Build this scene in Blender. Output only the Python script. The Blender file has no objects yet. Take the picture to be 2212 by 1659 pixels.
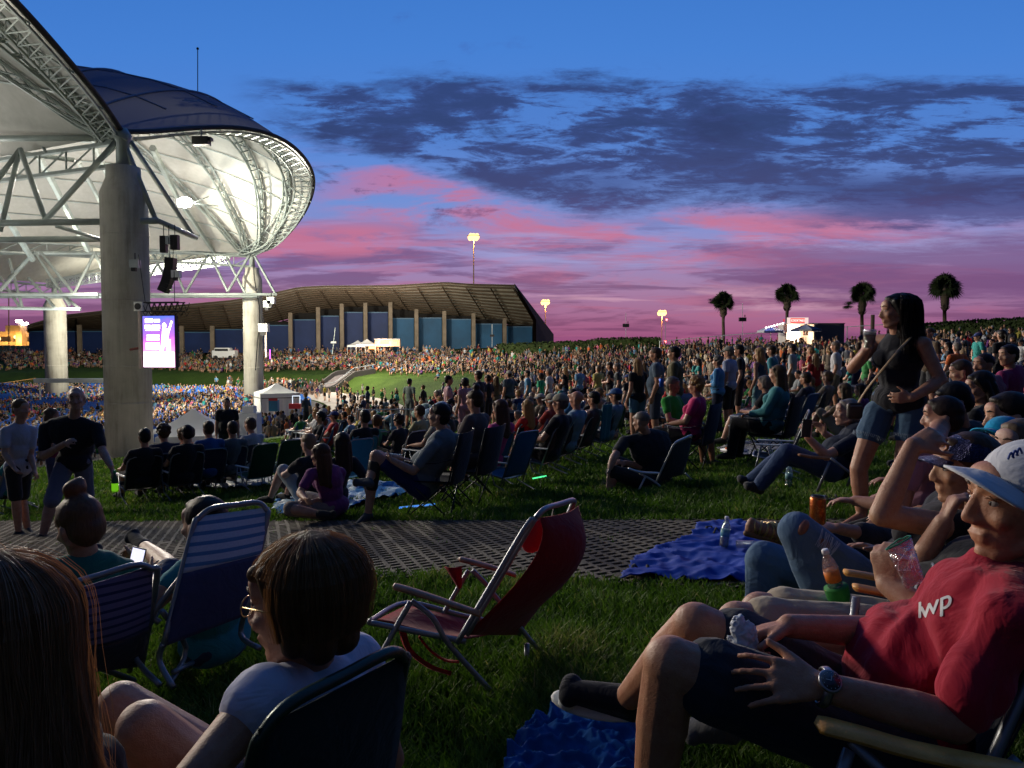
# light powers (W) of the visible lamps and the added fill lights
LP = dict(beam=135000, stagef=38000, hot=4000, wash=900, wash2=1200, wash3=1500, wash4=3000, up=4300, up2=3600, shed=9000, bank=80000, seats=15000, far=50000, mast=12000, stand=500, stall=900, garage=1500)
import bpy, bmesh, math, random
import numpy as np
from mathutils import Vector, Matrix, noise
random.seed(7); rng = np.random.default_rng(7)
sc = bpy.context.scene
sc.view_settings.view_transform = 'Standard'; sc.view_settings.look = 'None'; sc.view_settings.exposure = 0; sc.view_settings.gamma = 1
COL = sc.collection
PI = math.pi
V = Vector
# ---------------------------------------------------------------- camera
PITCH = math.radians(2.53)
F = 1663.0
cam_d = bpy.data.cameras.new('camera'); cam = bpy.data.objects.new('camera', cam_d); COL.objects.link(cam)
cam_d.sensor_width = 36; cam_d.lens = 36 * F / 2212
cam_d.clip_start = .05; cam_d.clip_end = 3000
cam.rotation_euler = (PI / 2 - PITCH, 0, 0)
sc.camera = cam
def at(u, v, d):
    "world point seen at (u,v) of the 2212x1659 photograph at depth d"
    x = (u - 1106) / F; y = (829.5 - v) / F
    c, s = math.cos(PITCH), math.sin(PITCH)
    w = V((x, c + y * s, y * c - s))
    return w * (d / w.y)
# ---------------------------------------------------------------- terrain: an amphitheatre bowl round the stage
CX, CY = -70.0, 60.0
_R = [0, 12, 54, 61.5, 62.5, 66, 80, 92.2, 104, 124, 150, 240, 1500]
_Z = [-8.5, -8.2, -5.6, -5.5, -5.3, -3.7, -2.4, -1.22, -.12, 1.0, .4, -1.0, -6]
def gz(x, y):
    r = math.hypot(x - CX, y - CY)
    a = math.atan2(y - CY, x - CX)
    z = float(np.interp(r, _R, _Z))
    return z + .12 * noise.noise(V((x * .05, y * .05, 0))) * min(1, r / 60) * (1 if math.hypot(x, y) > 14 else math.hypot(x, y) / 14)
def onground(u, v, d=None):
    "walk along the ray through (u,v) until it meets the ground"
    if d: p = at(u, v, d); return V((p.x, p.y, gz(p.x, p.y)))
    q = at(u, v, 1.0); t = .8
    while t < 200:
        if q.z * t < gz(q.x * t, q.y * t): break
        t *= 1.004
    return V((q.x * t, q.y * t, gz(q.x * t, q.y * t)))
def G(x, y, dz=0): return V((x, y, gz(x, y) + dz))
# ---------------------------------------------------------------- tags
def tag(o, label=None, cat=None, group=None, kind=None):
    if label: o['label'] = label
    if cat: o['category'] = cat
    if group: o['group'] = group
    if kind: o['kind'] = kind
    return o
def thing(name, label, cat, loc=(0, 0, 0), rz=0, group=None):
    o = bpy.data.objects.new(name, None); COL.objects.link(o)
    o.location = loc; o.rotation_euler = (0, 0, rz); o.empty_display_size = .1
    return tag(o, label, cat, group)
def copy_tree(o, parent=None):
    c = o.copy(); COL.objects.link(c); c.parent = parent
    for ch in list(KIDS.get(o.name, [])):
        d = copy_tree(ch, c); KIDS.setdefault(c.name, []).append(d)
    return c
KIDS = {}
def link(o, parent=None):
    COL.objects.link(o)
    if parent is not None:
        o.parent = parent; KIDS.setdefault(parent.name, []).append(o)
    return o
# ---------------------------------------------------------------- mesh builder
def basis(d):
    d = V(d).normalized()
    a = V((0, 0, 1)) if abs(d.z) < .9 else V((1, 0, 0))
    x = d.cross(a).normalized(); return x, d.cross(x).normalized()
class MB:
    def __init__(s): s.v = []; s.f = []; s.m = []; s.mi = 0
    def add(s, vs, fs):
        n = len(s.v); s.v += [tuple(p) for p in vs]; s.f += [tuple(i + n for i in f) for f in fs]; s.m += [s.mi] * len(fs); return s
    def box(s, c, size, rot=None):
        c = V(c); h = V(size) / 2; M = rot or Matrix.Identity(3)
        vs = [c + M @ V((sx * h.x, sy * h.y, sz * h.z)) for sx in (-1, 1) for sy in (-1, 1) for sz in (-1, 1)]
        return s.add(vs, [(0, 1, 3, 2), (4, 6, 7, 5), (0, 4, 5, 1), (2, 3, 7, 6), (0, 2, 6, 4), (1, 5, 7, 3)])
    def tube(s, p0, p1, r, n=6, r1=None, cap=True):
        p0 = V(p0); p1 = V(p1)
        if (p1 - p0).length < 1e-6: return s
        x, y = basis(p1 - p0); r1 = r if r1 is None else r1
        vs = [p + (x * math.cos(a) + y * math.sin(a)) * q for p, q in ((p0, r), (p1, r1)) for a in [2 * PI * i / n for i in range(n)]]
        fs = [(i, (i + 1) % n, n + (i + 1) % n, n + i) for i in range(n)]
        if cap: fs += [tuple(range(n))[::-1], tuple(range(n, 2 * n))]
        return s.add(vs, fs)
    def path(s, pts, r, n=8, closed=False, flat=1.0):
        pts = [V(p) for p in pts]; N = len(pts); vs = []; x0 = None
        for i, p in enumerate(pts):
            if closed: d = pts[(i + 1) % N] - pts[i - 1]
            else: d = pts[min(i + 1, N - 1)] - pts[max(i - 1, 0)]
            d = d.normalized() if d.length > 1e-9 else V((0, 0, 1))
            if x0 is None: x0, y0 = basis(d)
            else:
                x0 = x0 - d * x0.dot(d); x0 = x0.normalized() if x0.length > 1e-6 else basis(d)[0]; y0 = d.cross(x0)
            q = r[i] if isinstance(r, (list, tuple)) else r
            vs += [p + (x0 * math.cos(a) + y0 * math.sin(a) * flat) * q for a in [2 * PI * k / n for k in range(n)]]
        fs = []
        for i in range(N if closed else N - 1):
            a = i * n; b = ((i + 1) % N) * n
            fs += [(a + k, a + (k + 1) % n, b + (k + 1) % n, b + k) for k in range(n)]
        if not closed: fs += [tuple(range(n))[::-1], tuple(range((N - 1) * n, N * n))]
        return s.add(vs, fs)
    def lathe(s, prof, n=16, M=None, c=(0, 0, 0)):
        c = V(c); M = M or Matrix.Identity(3); vs = []
        for r, z in prof: vs += [c + M @ V((r * math.cos(2 * PI * k / n), r * math.sin(2 * PI * k / n), z)) for k in range(n)]
        fs = [(i * n + k, i * n + (k + 1) % n, (i + 1) * n + (k + 1) % n, (i + 1) * n + k) for i in range(len(prof) - 1) for k in range(n)]
        fs += [tuple(range(n))[::-1], tuple(range((len(prof) - 1) * n, len(prof) * n))]
        return s.add(vs, fs)
    def ell(s, c, rad, M=None, n=12, m=8):
        c = V(c); M = M or Matrix.Identity(3); vs = [c + M @ V((0, 0, -rad[2]))]
        for j in range(1, m):
            t = -PI / 2 + PI * j / m
            vs += [c + M @ V((rad[0] * math.cos(t) * math.cos(2 * PI * k / n), rad[1] * math.cos(t) * math.sin(2 * PI * k / n), rad[2] * math.sin(t))) for k in range(n)]
        vs.append(c + M @ V((0, 0, rad[2]))); L = len(vs) - 1
        fs = [(0, 1 + (k + 1) % n, 1 + k) for k in range(n)]
        for j in range(m - 2): fs += [(1 + j * n + k, 1 + j * n + (k + 1) % n, 1 + (j + 1) * n + (k + 1) % n, 1 + (j + 1) * n + k) for k in range(n)]
        b = 1 + (m - 2) * n
        fs += [(b + k, b + (k + 1) % n, L) for k in range(n)]
        return s.add(vs, fs)
    def cap(s, p0, p1, r0, r1=None, n=12):
        "round cone: tapered capsule"
        p0 = V(p0); p1 = V(p1); r1 = r0 if r1 is None else r1; d = p1 - p0; L = d.length
        if L < 1e-5: return s.ell(p0, (r0, r0, r0))
        x, y = basis(d); z = d / L; M = Matrix((x, z.cross(x), z)).transposed()
        prof = [(r0 * math.cos(t), r0 * math.sin(t)) for t in (-1.35, -1.0, -.6, -.2)] + [(r1 * math.cos(t), L + r1 * math.sin(t)) for t in (.2, .6, 1.0, 1.35)]
        return s.lathe(prof, n, M, p0)
    def grid(s, P, flip=False):
        "P[i][j] points"
        a = len(P); b = len(P[0]); vs = [p for row in P for p in row]
        fs = [(i * b + j, i * b + j + 1, (i + 1) * b + j + 1, (i + 1) * b + j) for i in range(a - 1) for j in range(b - 1)]
        if flip: fs = [f[::-1] for f in fs]
        return s.add(vs, fs)
    def slab(s, P, off):
        "closed sheet with thickness: P grid, off vector"
        off = V(off); a = len(P); b = len(P[0])
        n = len(s.v); s.grid(P); s.grid([[V(p) + off for p in row] for row in P], True); m = n + a * b
        ring = [(0, j) for j in range(b)] + [(i, b - 1) for i in range(1, a)] + [(a - 1, j) for j in range(b - 2, -1, -1)] + [(i, 0) for i in range(a - 2, 0, -1)]
        K = len(ring)
        for k in range(K):
            p = ring[k][0] * b + ring[k][1]; q = ring[(k + 1) % K][0] * b + ring[(k + 1) % K][1]
            s.f.append((n + p, m + p, m + q, n + q)); s.m.append(s.mi)
        return s
    def mesh(s, name, mats, smooth=False):
        me = bpy.data.meshes.new(name); me.from_pydata(s.v, [], s.f); me.update()
        for m in (mats if isinstance(mats, (list, tuple)) else [mats]): me.materials.append(m)
        if len(me.materials) > 1: me.polygons.foreach_set('material_index', s.m)
        if smooth: me.polygons.foreach_set('use_smooth', [True] * len(me.polygons))
        return me
    def build(s, name, mats, parent=None, smooth=False, loc=None):
        o = bpy.data.objects.new(name, s.mesh(name, mats, smooth))
        if loc is not None: o.location = loc
        return link(o, parent)
def smooth_pts(pts, k=6):
    "catmull-rom through points"
    pts = [V(p) for p in pts]; out = []
    for i in range(len(pts) - 1):
        p0 = pts[max(i - 1, 0)]; p1 = pts[i]; p2 = pts[i + 1]; p3 = pts[min(i + 2, len(pts) - 1)]
        for j in range(k):
            t = j / k
            out.append(.5 * ((2 * p1) + (p2 - p0) * t + (2 * p0 - 5 * p1 + 4 * p2 - p3) * t * t + (3 * p1 - p0 - 3 * p2 + p3) * t ** 3))
    out.append(pts[-1]); return out
# ---------------------------------------------------------------- materials
class NT:
    def __init__(s, name, world=False):
        if world: s.m = bpy.data.worlds.new(name)
        else: s.m = bpy.data.materials.new(name)
        s.m.use_nodes = True; s.t = s.m.node_tree; s.t.nodes.clear()
    def n(s, typ, **kw):
        nd = s.t.nodes.new('ShaderNode' + typ)
        for k, v in kw.items():
            if k.startswith('_'): setattr(nd, k[1:], v)
        for k, v in kw.items():
            if not k.startswith('_'):
                key = int(k[1:]) if k[0] == 'i' and k[1:].isdigit() else k.replace('__', ' ')
                s.put(nd.inputs[key], v)
        return nd
    def put(s, inp, v):
        if hasattr(v, 'default_value') and hasattr(v, 'is_output'): s.t.links.new(v, inp)
        elif isinstance(v, bpy.types.Node): s.t.links.new(v.outputs[0], inp)
        else:
            if isinstance(v, (tuple, list)) and len(v) == 3 and inp.type == 'RGBA': v = (*v, 1)
            inp.default_value = v
    def math(s, op, a, b=0.0, c=0.0, clamp=False):
        return s.n('Math', _operation=op, _use_clamp=clamp, i0=a, i1=b, i2=c).outputs[0]
    def mix(s, f, a, b, mode='MIX'):
        nd = s.n('Mix', _data_type='RGBA', _blend_type=mode)
        s.put(nd.inputs[0], f); s.put(nd.inputs[6], a); s.put(nd.inputs[7], b); return nd.outputs[2]
    def ramp(s, f, stops, interp='LINEAR'):
        nd = s.n('ValToRGB'); s.put(nd.inputs[0], f); cr = nd.color_ramp; cr.interpolation = interp
        while len(cr.elements) < len(stops): cr.elements.new(.5)
        for e, (p, c) in zip(cr.elements, stops): e.position = p; e.color = (*c, 1) if len(c) == 3 else c
        return nd.outputs[0]
    def noise(s, vec, scale, detail=4, rough=.55, out=0, dist=0):
        nd = s.n('TexNoise', Scale=scale, Detail=detail, Roughness=rough, Distortion=dist)
        if vec is not None: s.put(nd.inputs['Vector'], vec)
        return nd.outputs[out]
    def obj(s): return s.n('TexCoord').outputs['Object']
    def bump(s, h, strength=.3, dist=.01):
        return s.n('Bump', Strength=strength, Distance=dist, Height=h).outputs[0]
    def out(s, sh): s.t.links.new(sh if not isinstance(sh, bpy.types.Node) else sh.outputs[0], s.n('OutputMaterial').inputs[0]); return s.m
    def pr(s, col, rough=.7, metal=0, spec=.4, normal=None, **kw):
        nd = s.n('BsdfPrincipled'); s.put(nd.inputs['Base Color'], col); s.put(nd.inputs['Roughness'], rough)
        s.put(nd.inputs['Metallic'], metal); nd.inputs['Specular IOR Level'].default_value = spec
        if normal is not None: s.put(nd.inputs['Normal'], normal)
        for k, v in kw.items(): s.put(nd.inputs[k.replace('__', ' ')], v)
        return nd
_mc = {}
def mat(name, col, rough=.7, metal=0, spec=.4, var=.15, scale=8, bump=.2, bdist=.005, **kw):
    if name in _mc: return _mc[name]
    t = NT(name); c = t.obj(); nz = t.noise(c, scale, 5)
    dark = tuple(x * (1 - var) for x in col); lite = tuple(min(1, x * (1 + var)) for x in col)
    col2 = t.ramp(nz, [(.3, dark), (.7, lite)])
    nb = t.noise(c, scale * 9, 3)
    m = t.out(t.pr(col2, rough, metal, spec, t.bump(nb, bump, bdist) if bump else None, **kw)); _mc[name] = m; return m
def emat(name, col, strength):
    if name in _mc: return _mc[name]
    t = NT(name); m = t.out(t.n('Emission', Color=col, Strength=strength)); _mc[name] = m; return m
def cloth_mat():
    t = NT('cloth'); c = t.obj(); oi = t.n('ObjectInfo').outputs['Color']
    n1 = t.noise(c, 5, 4); n2 = t.noise(c, 220, 2)
    col = t.mix(t.math('MULTIPLY', n1, .35), oi, (0.02, 0.02, 0.02), 'MIX')
    h = t.math('ADD', t.math('MULTIPLY', t.noise(c, 7, 3, .55, dist=2.2), 1.6), t.math('MULTIPLY', n2, .06))
    return t.out(t.pr(col, .88, 0, .15, t.bump(h, .45, .014), Sheen__Weight=.1))
def skin_mat():
    t = NT('skin'); c = t.obj(); oi = t.n('ObjectInfo').outputs['Color']
    n1 = t.noise(c, 18, 4); n2 = t.noise(c, 160, 3)
    col = t.mix(t.ramp(t.math('ADD', t.math('MULTIPLY', n1, .7), t.math('MULTIPLY', t.noise(c, 70, 4, .7), .4)), [(.4, (0, 0, 0)), (.75, (.75, .75, .75))]), oi, t.mix(1.0, oi, (.70, .42, .34), 'MULTIPLY'))
    return t.out(t.pr(col, t.math('ADD', t.math('MULTIPLY', n1, .2), .4), 0, .35, t.bump(t.math('ADD', n2, t.math('MULTIPLY', t.noise(c, 520, 2), .6)), .5, .0025)))
def hair_mat():
    t = NT('hair'); c = t.obj(); oi = t.n('ObjectInfo').outputs['Color']
    mp = t.n('Mapping', Vector=c); mp.inputs['Scale'].default_value = (1, 1, .12)
    n1 = t.noise(mp.outputs[0], 90, 4, .6); n0 = t.noise(c, 6, 3)
    col = t.mix(n1, t.mix(1.0, oi, (.35, .3, .3), 'MULTIPLY'), t.mix(1.0, oi, (1.5, 1.4, 1.3), 'MULTIPLY'))
    col = t.mix(t.math('MULTIPLY', n0, .4), col, t.mix(1.0, oi, (.4, .35, .3), 'MULTIPLY'))
    p_ = t.pr(col, .5, 0, .3, t.bump(n1, .5, .006)); tl = t.n('BsdfTranslucent', Color=t.mix(1.0, col, (1.6, 1.3, 1.1), 'MULTIPLY')); mx = t.n('MixShader'); mx.inputs[0].default_value = .3; t.t.links.new(p_.outputs[0], mx.inputs[1]); t.t.links.new(tl.outputs[0], mx.inputs[2]); return t.out(mx)
M_CLOTH = cloth_mat(); M_SKIN = skin_mat(); M_HAIR = hair_mat()
M_STEEL = mat('painted_steel', (.42, .46, .46), .45, .3, .5, .12, 1.5)
M_TUBE = mat('chair_tube', (.20, .21, .23), .4, .6, .5, .1, 10, .1)
M_DARKTUBE = mat('dark_tube', (.02, .02, .025), .45, .5, .4, .1, 10, .1)
M_BLACK = mat('black_plastic', (.012, .012, .014), .5, 0, .4, .2, 6)
M_WHITEP = mat('white_plastic', (.7, .7, .7), .45, 0, .4, .05, 6)
M_WOOD = mat('arm_wood', (.32, .15, .06), .45, 0, .4, .35, 14, .3)
def col(o, c): o.color = (*c[:3], 1); return o
# ================================================================ SKY
w = NT('World', True); sc.world = w.m
SUN_AZ = math.radians(12); SUN_EL = math.radians(-2)
g = w.n('TexCoord').outputs['Generated']
sep = w.n('SeparateXYZ', Vector=g)
X, Y, Z = sep.outputs[0], sep.outputs[1], sep.outputs[2]
az = w.math('ARCTAN2', X, Y)                 # 0 straight ahead, + to the right
el = w.math('ARCTAN2', Z, w.math('SQRT', w.math('ADD', w.math('MULTIPLY', X, X), w.math('MULTIPLY', Y, Y))))
az2 = w.math('MINIMUM', w.math('MULTIPLY', az, az), .5)
el = w.math('MULTIPLY', el, w.math('ADD', 1.0, w.math('MULTIPLY', az2, .55)))   # perspective of long parallel cloud bands
tz = w.math('MAXIMUM', el, 0.0)
# cloud layer coordinates: a flat deck seen in perspective
zz = w.math('ADD', w.math('MAXIMUM', Z, 0.0), .09)
cl = w.n('CombineXYZ'); w.put(cl.inputs[0], w.math('DIVIDE', X, zz)); w.put(cl.inputs[1], w.math('DIVIDE', Y, zz))
def chart(k):
    n_ = w.n('CombineXYZ'); w.put(n_.inputs[0], az); w.put(n_.inputs[1], w.math('MULTIPLY', el, k)); return n_.outputs[0]
c2, c4, c9 = chart(2.3), chart(4.5), chart(10)
def sm(x, a, b):
    nd = w.n('MapRange', _interpolation_type='SMOOTHSTEP'); w.put(nd.inputs[0], x)
    w.put(nd.inputs[1], a); w.put(nd.inputs[2], b); nd.inputs[3].default_value = 0; nd.inputs[4].default_value = 1
    return nd.outputs[0]
A_ = lambda a, b: w.math('ADD', a, b)
S_ = lambda a, b: w.math('SUBTRACT', a, b)
M_ = lambda a, b: w.math('MULTIPLY', a, b)
inv = lambda a: w.math('SUBTRACT', 1.0, a)
def band(x, a, b, c, d): return M_(sm(x, a, b), inv(sm(x, c, d)))
nz = lambda vec, s, d=8, r=.6, dist=0: w.noise(vec, s, d, r, dist=dist)
warp = M_(S_(nz(c4, 3.4, 10, .66), .5), .085); warp2 = M_(S_(nz(c4, 8, 10, .7), .5), .05)
elw = A_(el, A_(warp, warp2)); azw = A_(az, M_(warp, 2.2))
T = M_(tz, 1.8)
base = w.ramp(T, [(0.0, (.24, .055, .17)), (.06, (.33, .11, .25)), (.15, (.33, .19, .38)), (.25, (.25, .25, .56)), (.34, (.15, .26, .64)), (.48, (.075, .225, .66)), (.66, (.05, .205, .64)), (.95, (.028, .155, .54))])
bot = S_(.268, M_(sm(az, -.32, .15), .098)); bot = A_(bot, M_(band(az, .1, .25, .34, .5), .012))
deck = M_(M_(sm(elw, S_(bot, .012), A_(bot, .016)), inv(sm(elw, .322, .342))), sm(azw, -.36, -.26))
lump = nz(c4, 6.0, 11, .66, .5); fine = nz(c4, 17, 9, .7, .5)
tex = A_(lump, M_(S_(fine, .5), .7))
hollow = M_(sm(tex, .475, .62), band(el, .20, .24, .31, .335))
edgeh = M_(sm(tex, .42, .6), inv(M_(sm(elw, A_(bot, .0), A_(bot, .05)), inv(sm(elw, .30, .34)))))
deck = M_(deck, inv(M_(hollow, .85))); deck = M_(deck, inv(M_(edgeh, .75)))
# loose shreds to the left of and under the deck
shred = M_(band(el, .14, .19, .30, .36), sm(A_(nz(c2, 5.2, 10, .64, .6), M_(S_(fine, .5), .45)), .55, .66)); shred = M_(shred, band(az, -.34, -.2, .25, .4))
puffs = M_(M_(band(el, .31, .35, .45, .52), sm(nz(c2, 5.5, 9, .6), .56, .72)), band(az, -.36, -.24, -.05, .12))
# pink fringe under the deck
fr_n = nz(c4, 4.2, 8, .6, .5)
e3 = A_(el, M_(warp, .8))
fringe = M_(sm(e3, S_(bot, .11), S_(bot, .06)), inv(sm(e3, S_(bot, .02), A_(bot, .01)))); fringe = M_(fringe, sm(A_(fr_n, M_(S_(fine, .5), .25)), .42, .62)); fringe = M_(fringe, band(az, -.34, -.1, .38, .6)); fringe_l = M_(band(el, .11, .13, .15, .175), sm(fr_n, .42, .56)); fringe = w.math('MAXIMUM', fringe, M_(fringe_l, inv(sm(az, -.2, -.05))))
# low broken streaks
st_n = nz(c9, 3.4, 9, .62, .7); st2 = nz(c9, 8.5, 8, .64, .5)
streak = M_(sm(A_(st_n, M_(S_(st2, .5), .45)), .45, .58), band(el, -.05, .005, .13, .18))
pstreak = M_(sm(A_(nz(c9, 5.0, 8, .6, .6), M_(S_(st2, .5), .3)), .47, .62), band(el, -.05, .0, .12, .19))
bank = M_(M_(sm(elw, .055, .075), inv(sm(elw, .125, .15))), sm(azw, .20, .34)); bank = M_(bank, inv(M_(sm(st2, .5, .7), .5)))
bank2 = M_(M_(sm(elw, .155, .17), inv(sm(elw, .20, .23))), sm(azw, .30, .46))
cdark = w.ramp(T, [(0.0, (.12, .035, .115)), (.12, (.135, .05, .165)), (.25, (.11, .06, .22)), (.36, (.028, .032, .14)), (.5, (.014, .030, .125)), (.66, (.018, .042, .17)), (1, (.03, .08, .3))])
c = base
c = w.mix(M_(pstreak, .6), c, (.42, .12, .24))
c = w.mix(M_(streak, .72), c, cdark)
c = w.mix(M_(fringe, .85), c, (.56, .15, .27))
c = w.mix(M_(shred, .78), c, cdark)
gap = M_(M_(band(el, .10, .118, .142, .16), band(az, -.12, .02, .5, .75)), sm(A_(nz(c9, 2.6, 8, .6, .6), M_(S_(st2, .5), .3)), .44, .6)); c = w.mix(M_(gap, .75), c, (.33, .34, .66))
gap2 = M_(M_(band(el, .045, .056, .075, .09), band(az, -.35, -.2, .35, .5)), sm(A_(nz(c9, 4.2, 8, .6, .6), M_(S_(st2, .5), .4)), .5, .63)); c = w.mix(M_(gap2, .7), c, (.58, .32, .46))
c = w.mix(M_(bank, .72), c, (.15, .05, .19)); c = w.mix(M_(bank2, .8), c, (.05, .045, .19))
c = w.mix(M_(deck, .93), c, w.mix(sm(tex, .35, .62), cdark, (.028, .055, .22)))
c = w.mix(M_(puffs, .8), c, (.04, .08, .34))
c = w.mix(M_(M_(sm(az, .3, .65), band(el, -.1, 0, .1, .2)), .28), c, (.14, .07, .24))
back = sm(w.math('ABSOLUTE', az), .9, 2.0)
c = w.mix(M_(back, .88), c, (.010, .016, .035))
high = sm(el, .5, 1.2); c = w.mix(M_(high, .65), c, (.02, .05, .14))
below = inv(sm(el, -.06, -.01)); c = w.mix(below, c, (.02, .02, .025))
sky = w.n('TexSky', _sky_type='NISHITA', _sun_disc=False, _sun_elevation=SUN_EL, _sun_rotation=SUN_AZ)
bg1 = w.n('Background', Color=sky.outputs[0], Strength=.05)
bg2 = w.n('Background', Color=c, Strength=1.0)
ad = w.n('AddShader'); w.t.links.new(bg1.outputs[0], ad.inputs[0]); w.t.links.new(bg2.outputs[0], ad.inputs[1])
w.t.links.new(ad.outputs[0], w.n('OutputWorld').inputs[0])
sc.world.cycles.sampling_method = 'MANUAL' if hasattr(sc.world.cycles, 'sampling_method') else 'AUTOMATIC'
try: sc.world.cycles.sample_map_resolution = 512
except Exception: pass
# afterglow: the one weak sun, at the horizon in the direction of the sunset
sd = bpy.data.lights.new('afterglow_sun', 'SUN'); sd.energy = .12; sd.angle = math.radians(25); sd.color = (1, .55, .6)
so = bpy.data.objects.new('afterglow_sun', sd); COL.objects.link(so)
so.rotation_euler = (PI / 2 - math.radians(4), 0, PI - SUN_AZ)

# ================================================================ GROUND
def ground_mat(name='lawn'):
    t = NT(name); c = t.n('NewGeometry').outputs['Position']
    n1 = t.noise(c, .35, 4); n2 = t.noise(c, 9, 6, .7); n3 = t.noise(c, 60, 3, .7)
    a = t.ramp(t.math('ADD', t.math('MULTIPLY', n1, .5), t.math('MULTIPLY', n2, .5)), [(.3, (.02, .038, .007)), (.55, (.05, .092, .013)), (.75, (.085, .13, .028))])
    a = t.mix(t.math('MULTIPLY', n3, .6), a, (.02, .035, .008))
    h = t.math('ADD', n3, n2)
    return t.out(t.pr(a, .95, 0, .1, t.bump(h, .9, .06)))
M_LAWN = ground_mat()
mb = MB()
angs = list(np.linspace(-PI, PI, 241)); rs = [0, 6, 12, 20, 28, 36, 44, 50, 54, 56, 58, 60, 61.5, 62.5, 64, 66] + list(np.arange(68, 130, 2)) + [135, 142, 150, 165, 185, 210, 240, 300, 500, 900, 1500]
P = [[V((CX + r * math.cos(a), CY + r * math.sin(a), gz(CX + r * math.cos(a), CY + r * math.sin(a)))) for a in angs] for r in rs]
mb.grid(P, True)
o = mb.build('lawn_ground', M_LAWN, smooth=True); tag(o, kind='structure')
# finer sheet is not needed near the camera: the slope there is one even plane
# concourse ring and seating floor
def ring(name, r0, r1, a0, a1, m, dz=.03, seg=140, rn=6):
    mb = MB(); P = []
    for i in range(rn + 1):
        r = r0 + (r1 - r0) * i / rn
        P.append([V((CX + r * math.cos(a), CY + r * math.sin(a), gz(CX + r * math.cos(a), CY + r * math.sin(a)) + dz)) for a in np.linspace(a0, a1, seg)])
    mb.grid(P, True); o = mb.build(name, m, smooth=True); tag(o, kind='structure'); return o
M_CONC = mat('concrete_pale', (.34, .31, .27), .85, 0, .2, .25, .8, .4, .01)
M_CONCD = mat('concrete_grey', (.16, .15, .14), .9, 0, .2, .25, 1.5, .4, .01)
ring('concourse_pavement', 54.2, 61.2, -PI, PI, M_CONC, .06)
ring('seating_floor', 3, 53.8, -PI, PI, M_CONCD, .08, rn=14)
# ---- paver path: a grid of concrete pavers with open slots of soil
dirp = V((1, -.475, 0)).normalized(); nrmp = V((.475, 1, 0)).normalized()     # along / across (away from the camera)
PA = V((.57, 7.1, 0))        # a point of the far edge
PW = 2.15
def pathpt(s, t, dz): p = PA + dirp * s - nrmp * t; return G(p.x, p.y, dz)
t = NT('paver_concrete'); c = t.n('NewGeometry').outputs['Position']
cc = t.ramp(t.noise(c, 3, 6, .65), [(.3, (.055, .043, .032)), (.7, (.135, .112, .085))]); cc = t.mix(t.math('MULTIPLY', t.noise(c, 45, 3), .5), cc, (.08, .07, .06))
M_PAVER = t.out(t.pr(cc, .9, 0, .2, t.bump(t.noise(c, 90, 3), .6, .006)))
mb = MB(); ps = .104; pt = .10
S0, S1 = -12.0, 8.0
rowd = V((1, .33, 0)).normalized(); cold = V((-.33, 1, 0)).normalized(); PO = PA + dirp * -2
def gp(a, b, dz): p = PO + rowd * a + cold * b; return V((p.x, p.y, gz(p.x, p.y) + dz))
def stt(a, b): p = PO + rowd * a + cold * b - PA; return p.dot(dirp), -p.dot(nrmp)
for i in range(-110, 130):
    for j in range(-110, 110):
        a, b = i * ps, j * pt; s_, t_ = stt(a + ps / 2, b + pt / 2)
        if not (S0 < s_ < S1 and -.03 < t_ < PW + .02): continue
        jx = random.uniform(-.005, .005); jz = .028 + .004 * noise.noise(V((math.floor(a / .52), math.floor(b / .5), 1)))
        O = [gp(a, b, jz), gp(a + ps, b, jz), gp(a + ps, b + pt, jz), gp(a, b + pt, jz)]
        if random.random() < .03: mb.add(O, [(0, 1, 2, 3)]); continue
        a0, a1, b0, b1 = a + .014 + jx, a + ps - .014 + jx, b + .024, b + pt - .020
        I = [gp(a0, b0, jz), gp(a1, b0, jz), gp(a1, b1, jz), gp(a0, b1, jz)]; D = [gp(a0, b0, -.012), gp(a1, b0, -.012), gp(a1, b1, -.012), gp(a0, b1, -.012)]; fs = []
        for k in range(4):
            n = (k + 1) % 4; fs += [(k, n, 4 + n, 4 + k), (4 + k, 4 + n, 8 + n, 8 + k)]
        mb.add(O + I + D, fs)
o = mb.build('paver_path', M_PAVER); tag(o, kind='structure')
# soil bed under the pavers (its own strip, a little above the lawn sheet)
mb = MB(); mb.grid([[pathpt(s, t_, .006) for t_ in (0.01, PW * .5, PW - .02)] for s in np.linspace(S0, S1, 60)], True)
o = mb.build('path_soil', mat('soil', (.022, .02, .012), .95, 0, .1, .4, 20)); tag(o, kind='structure')

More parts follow.
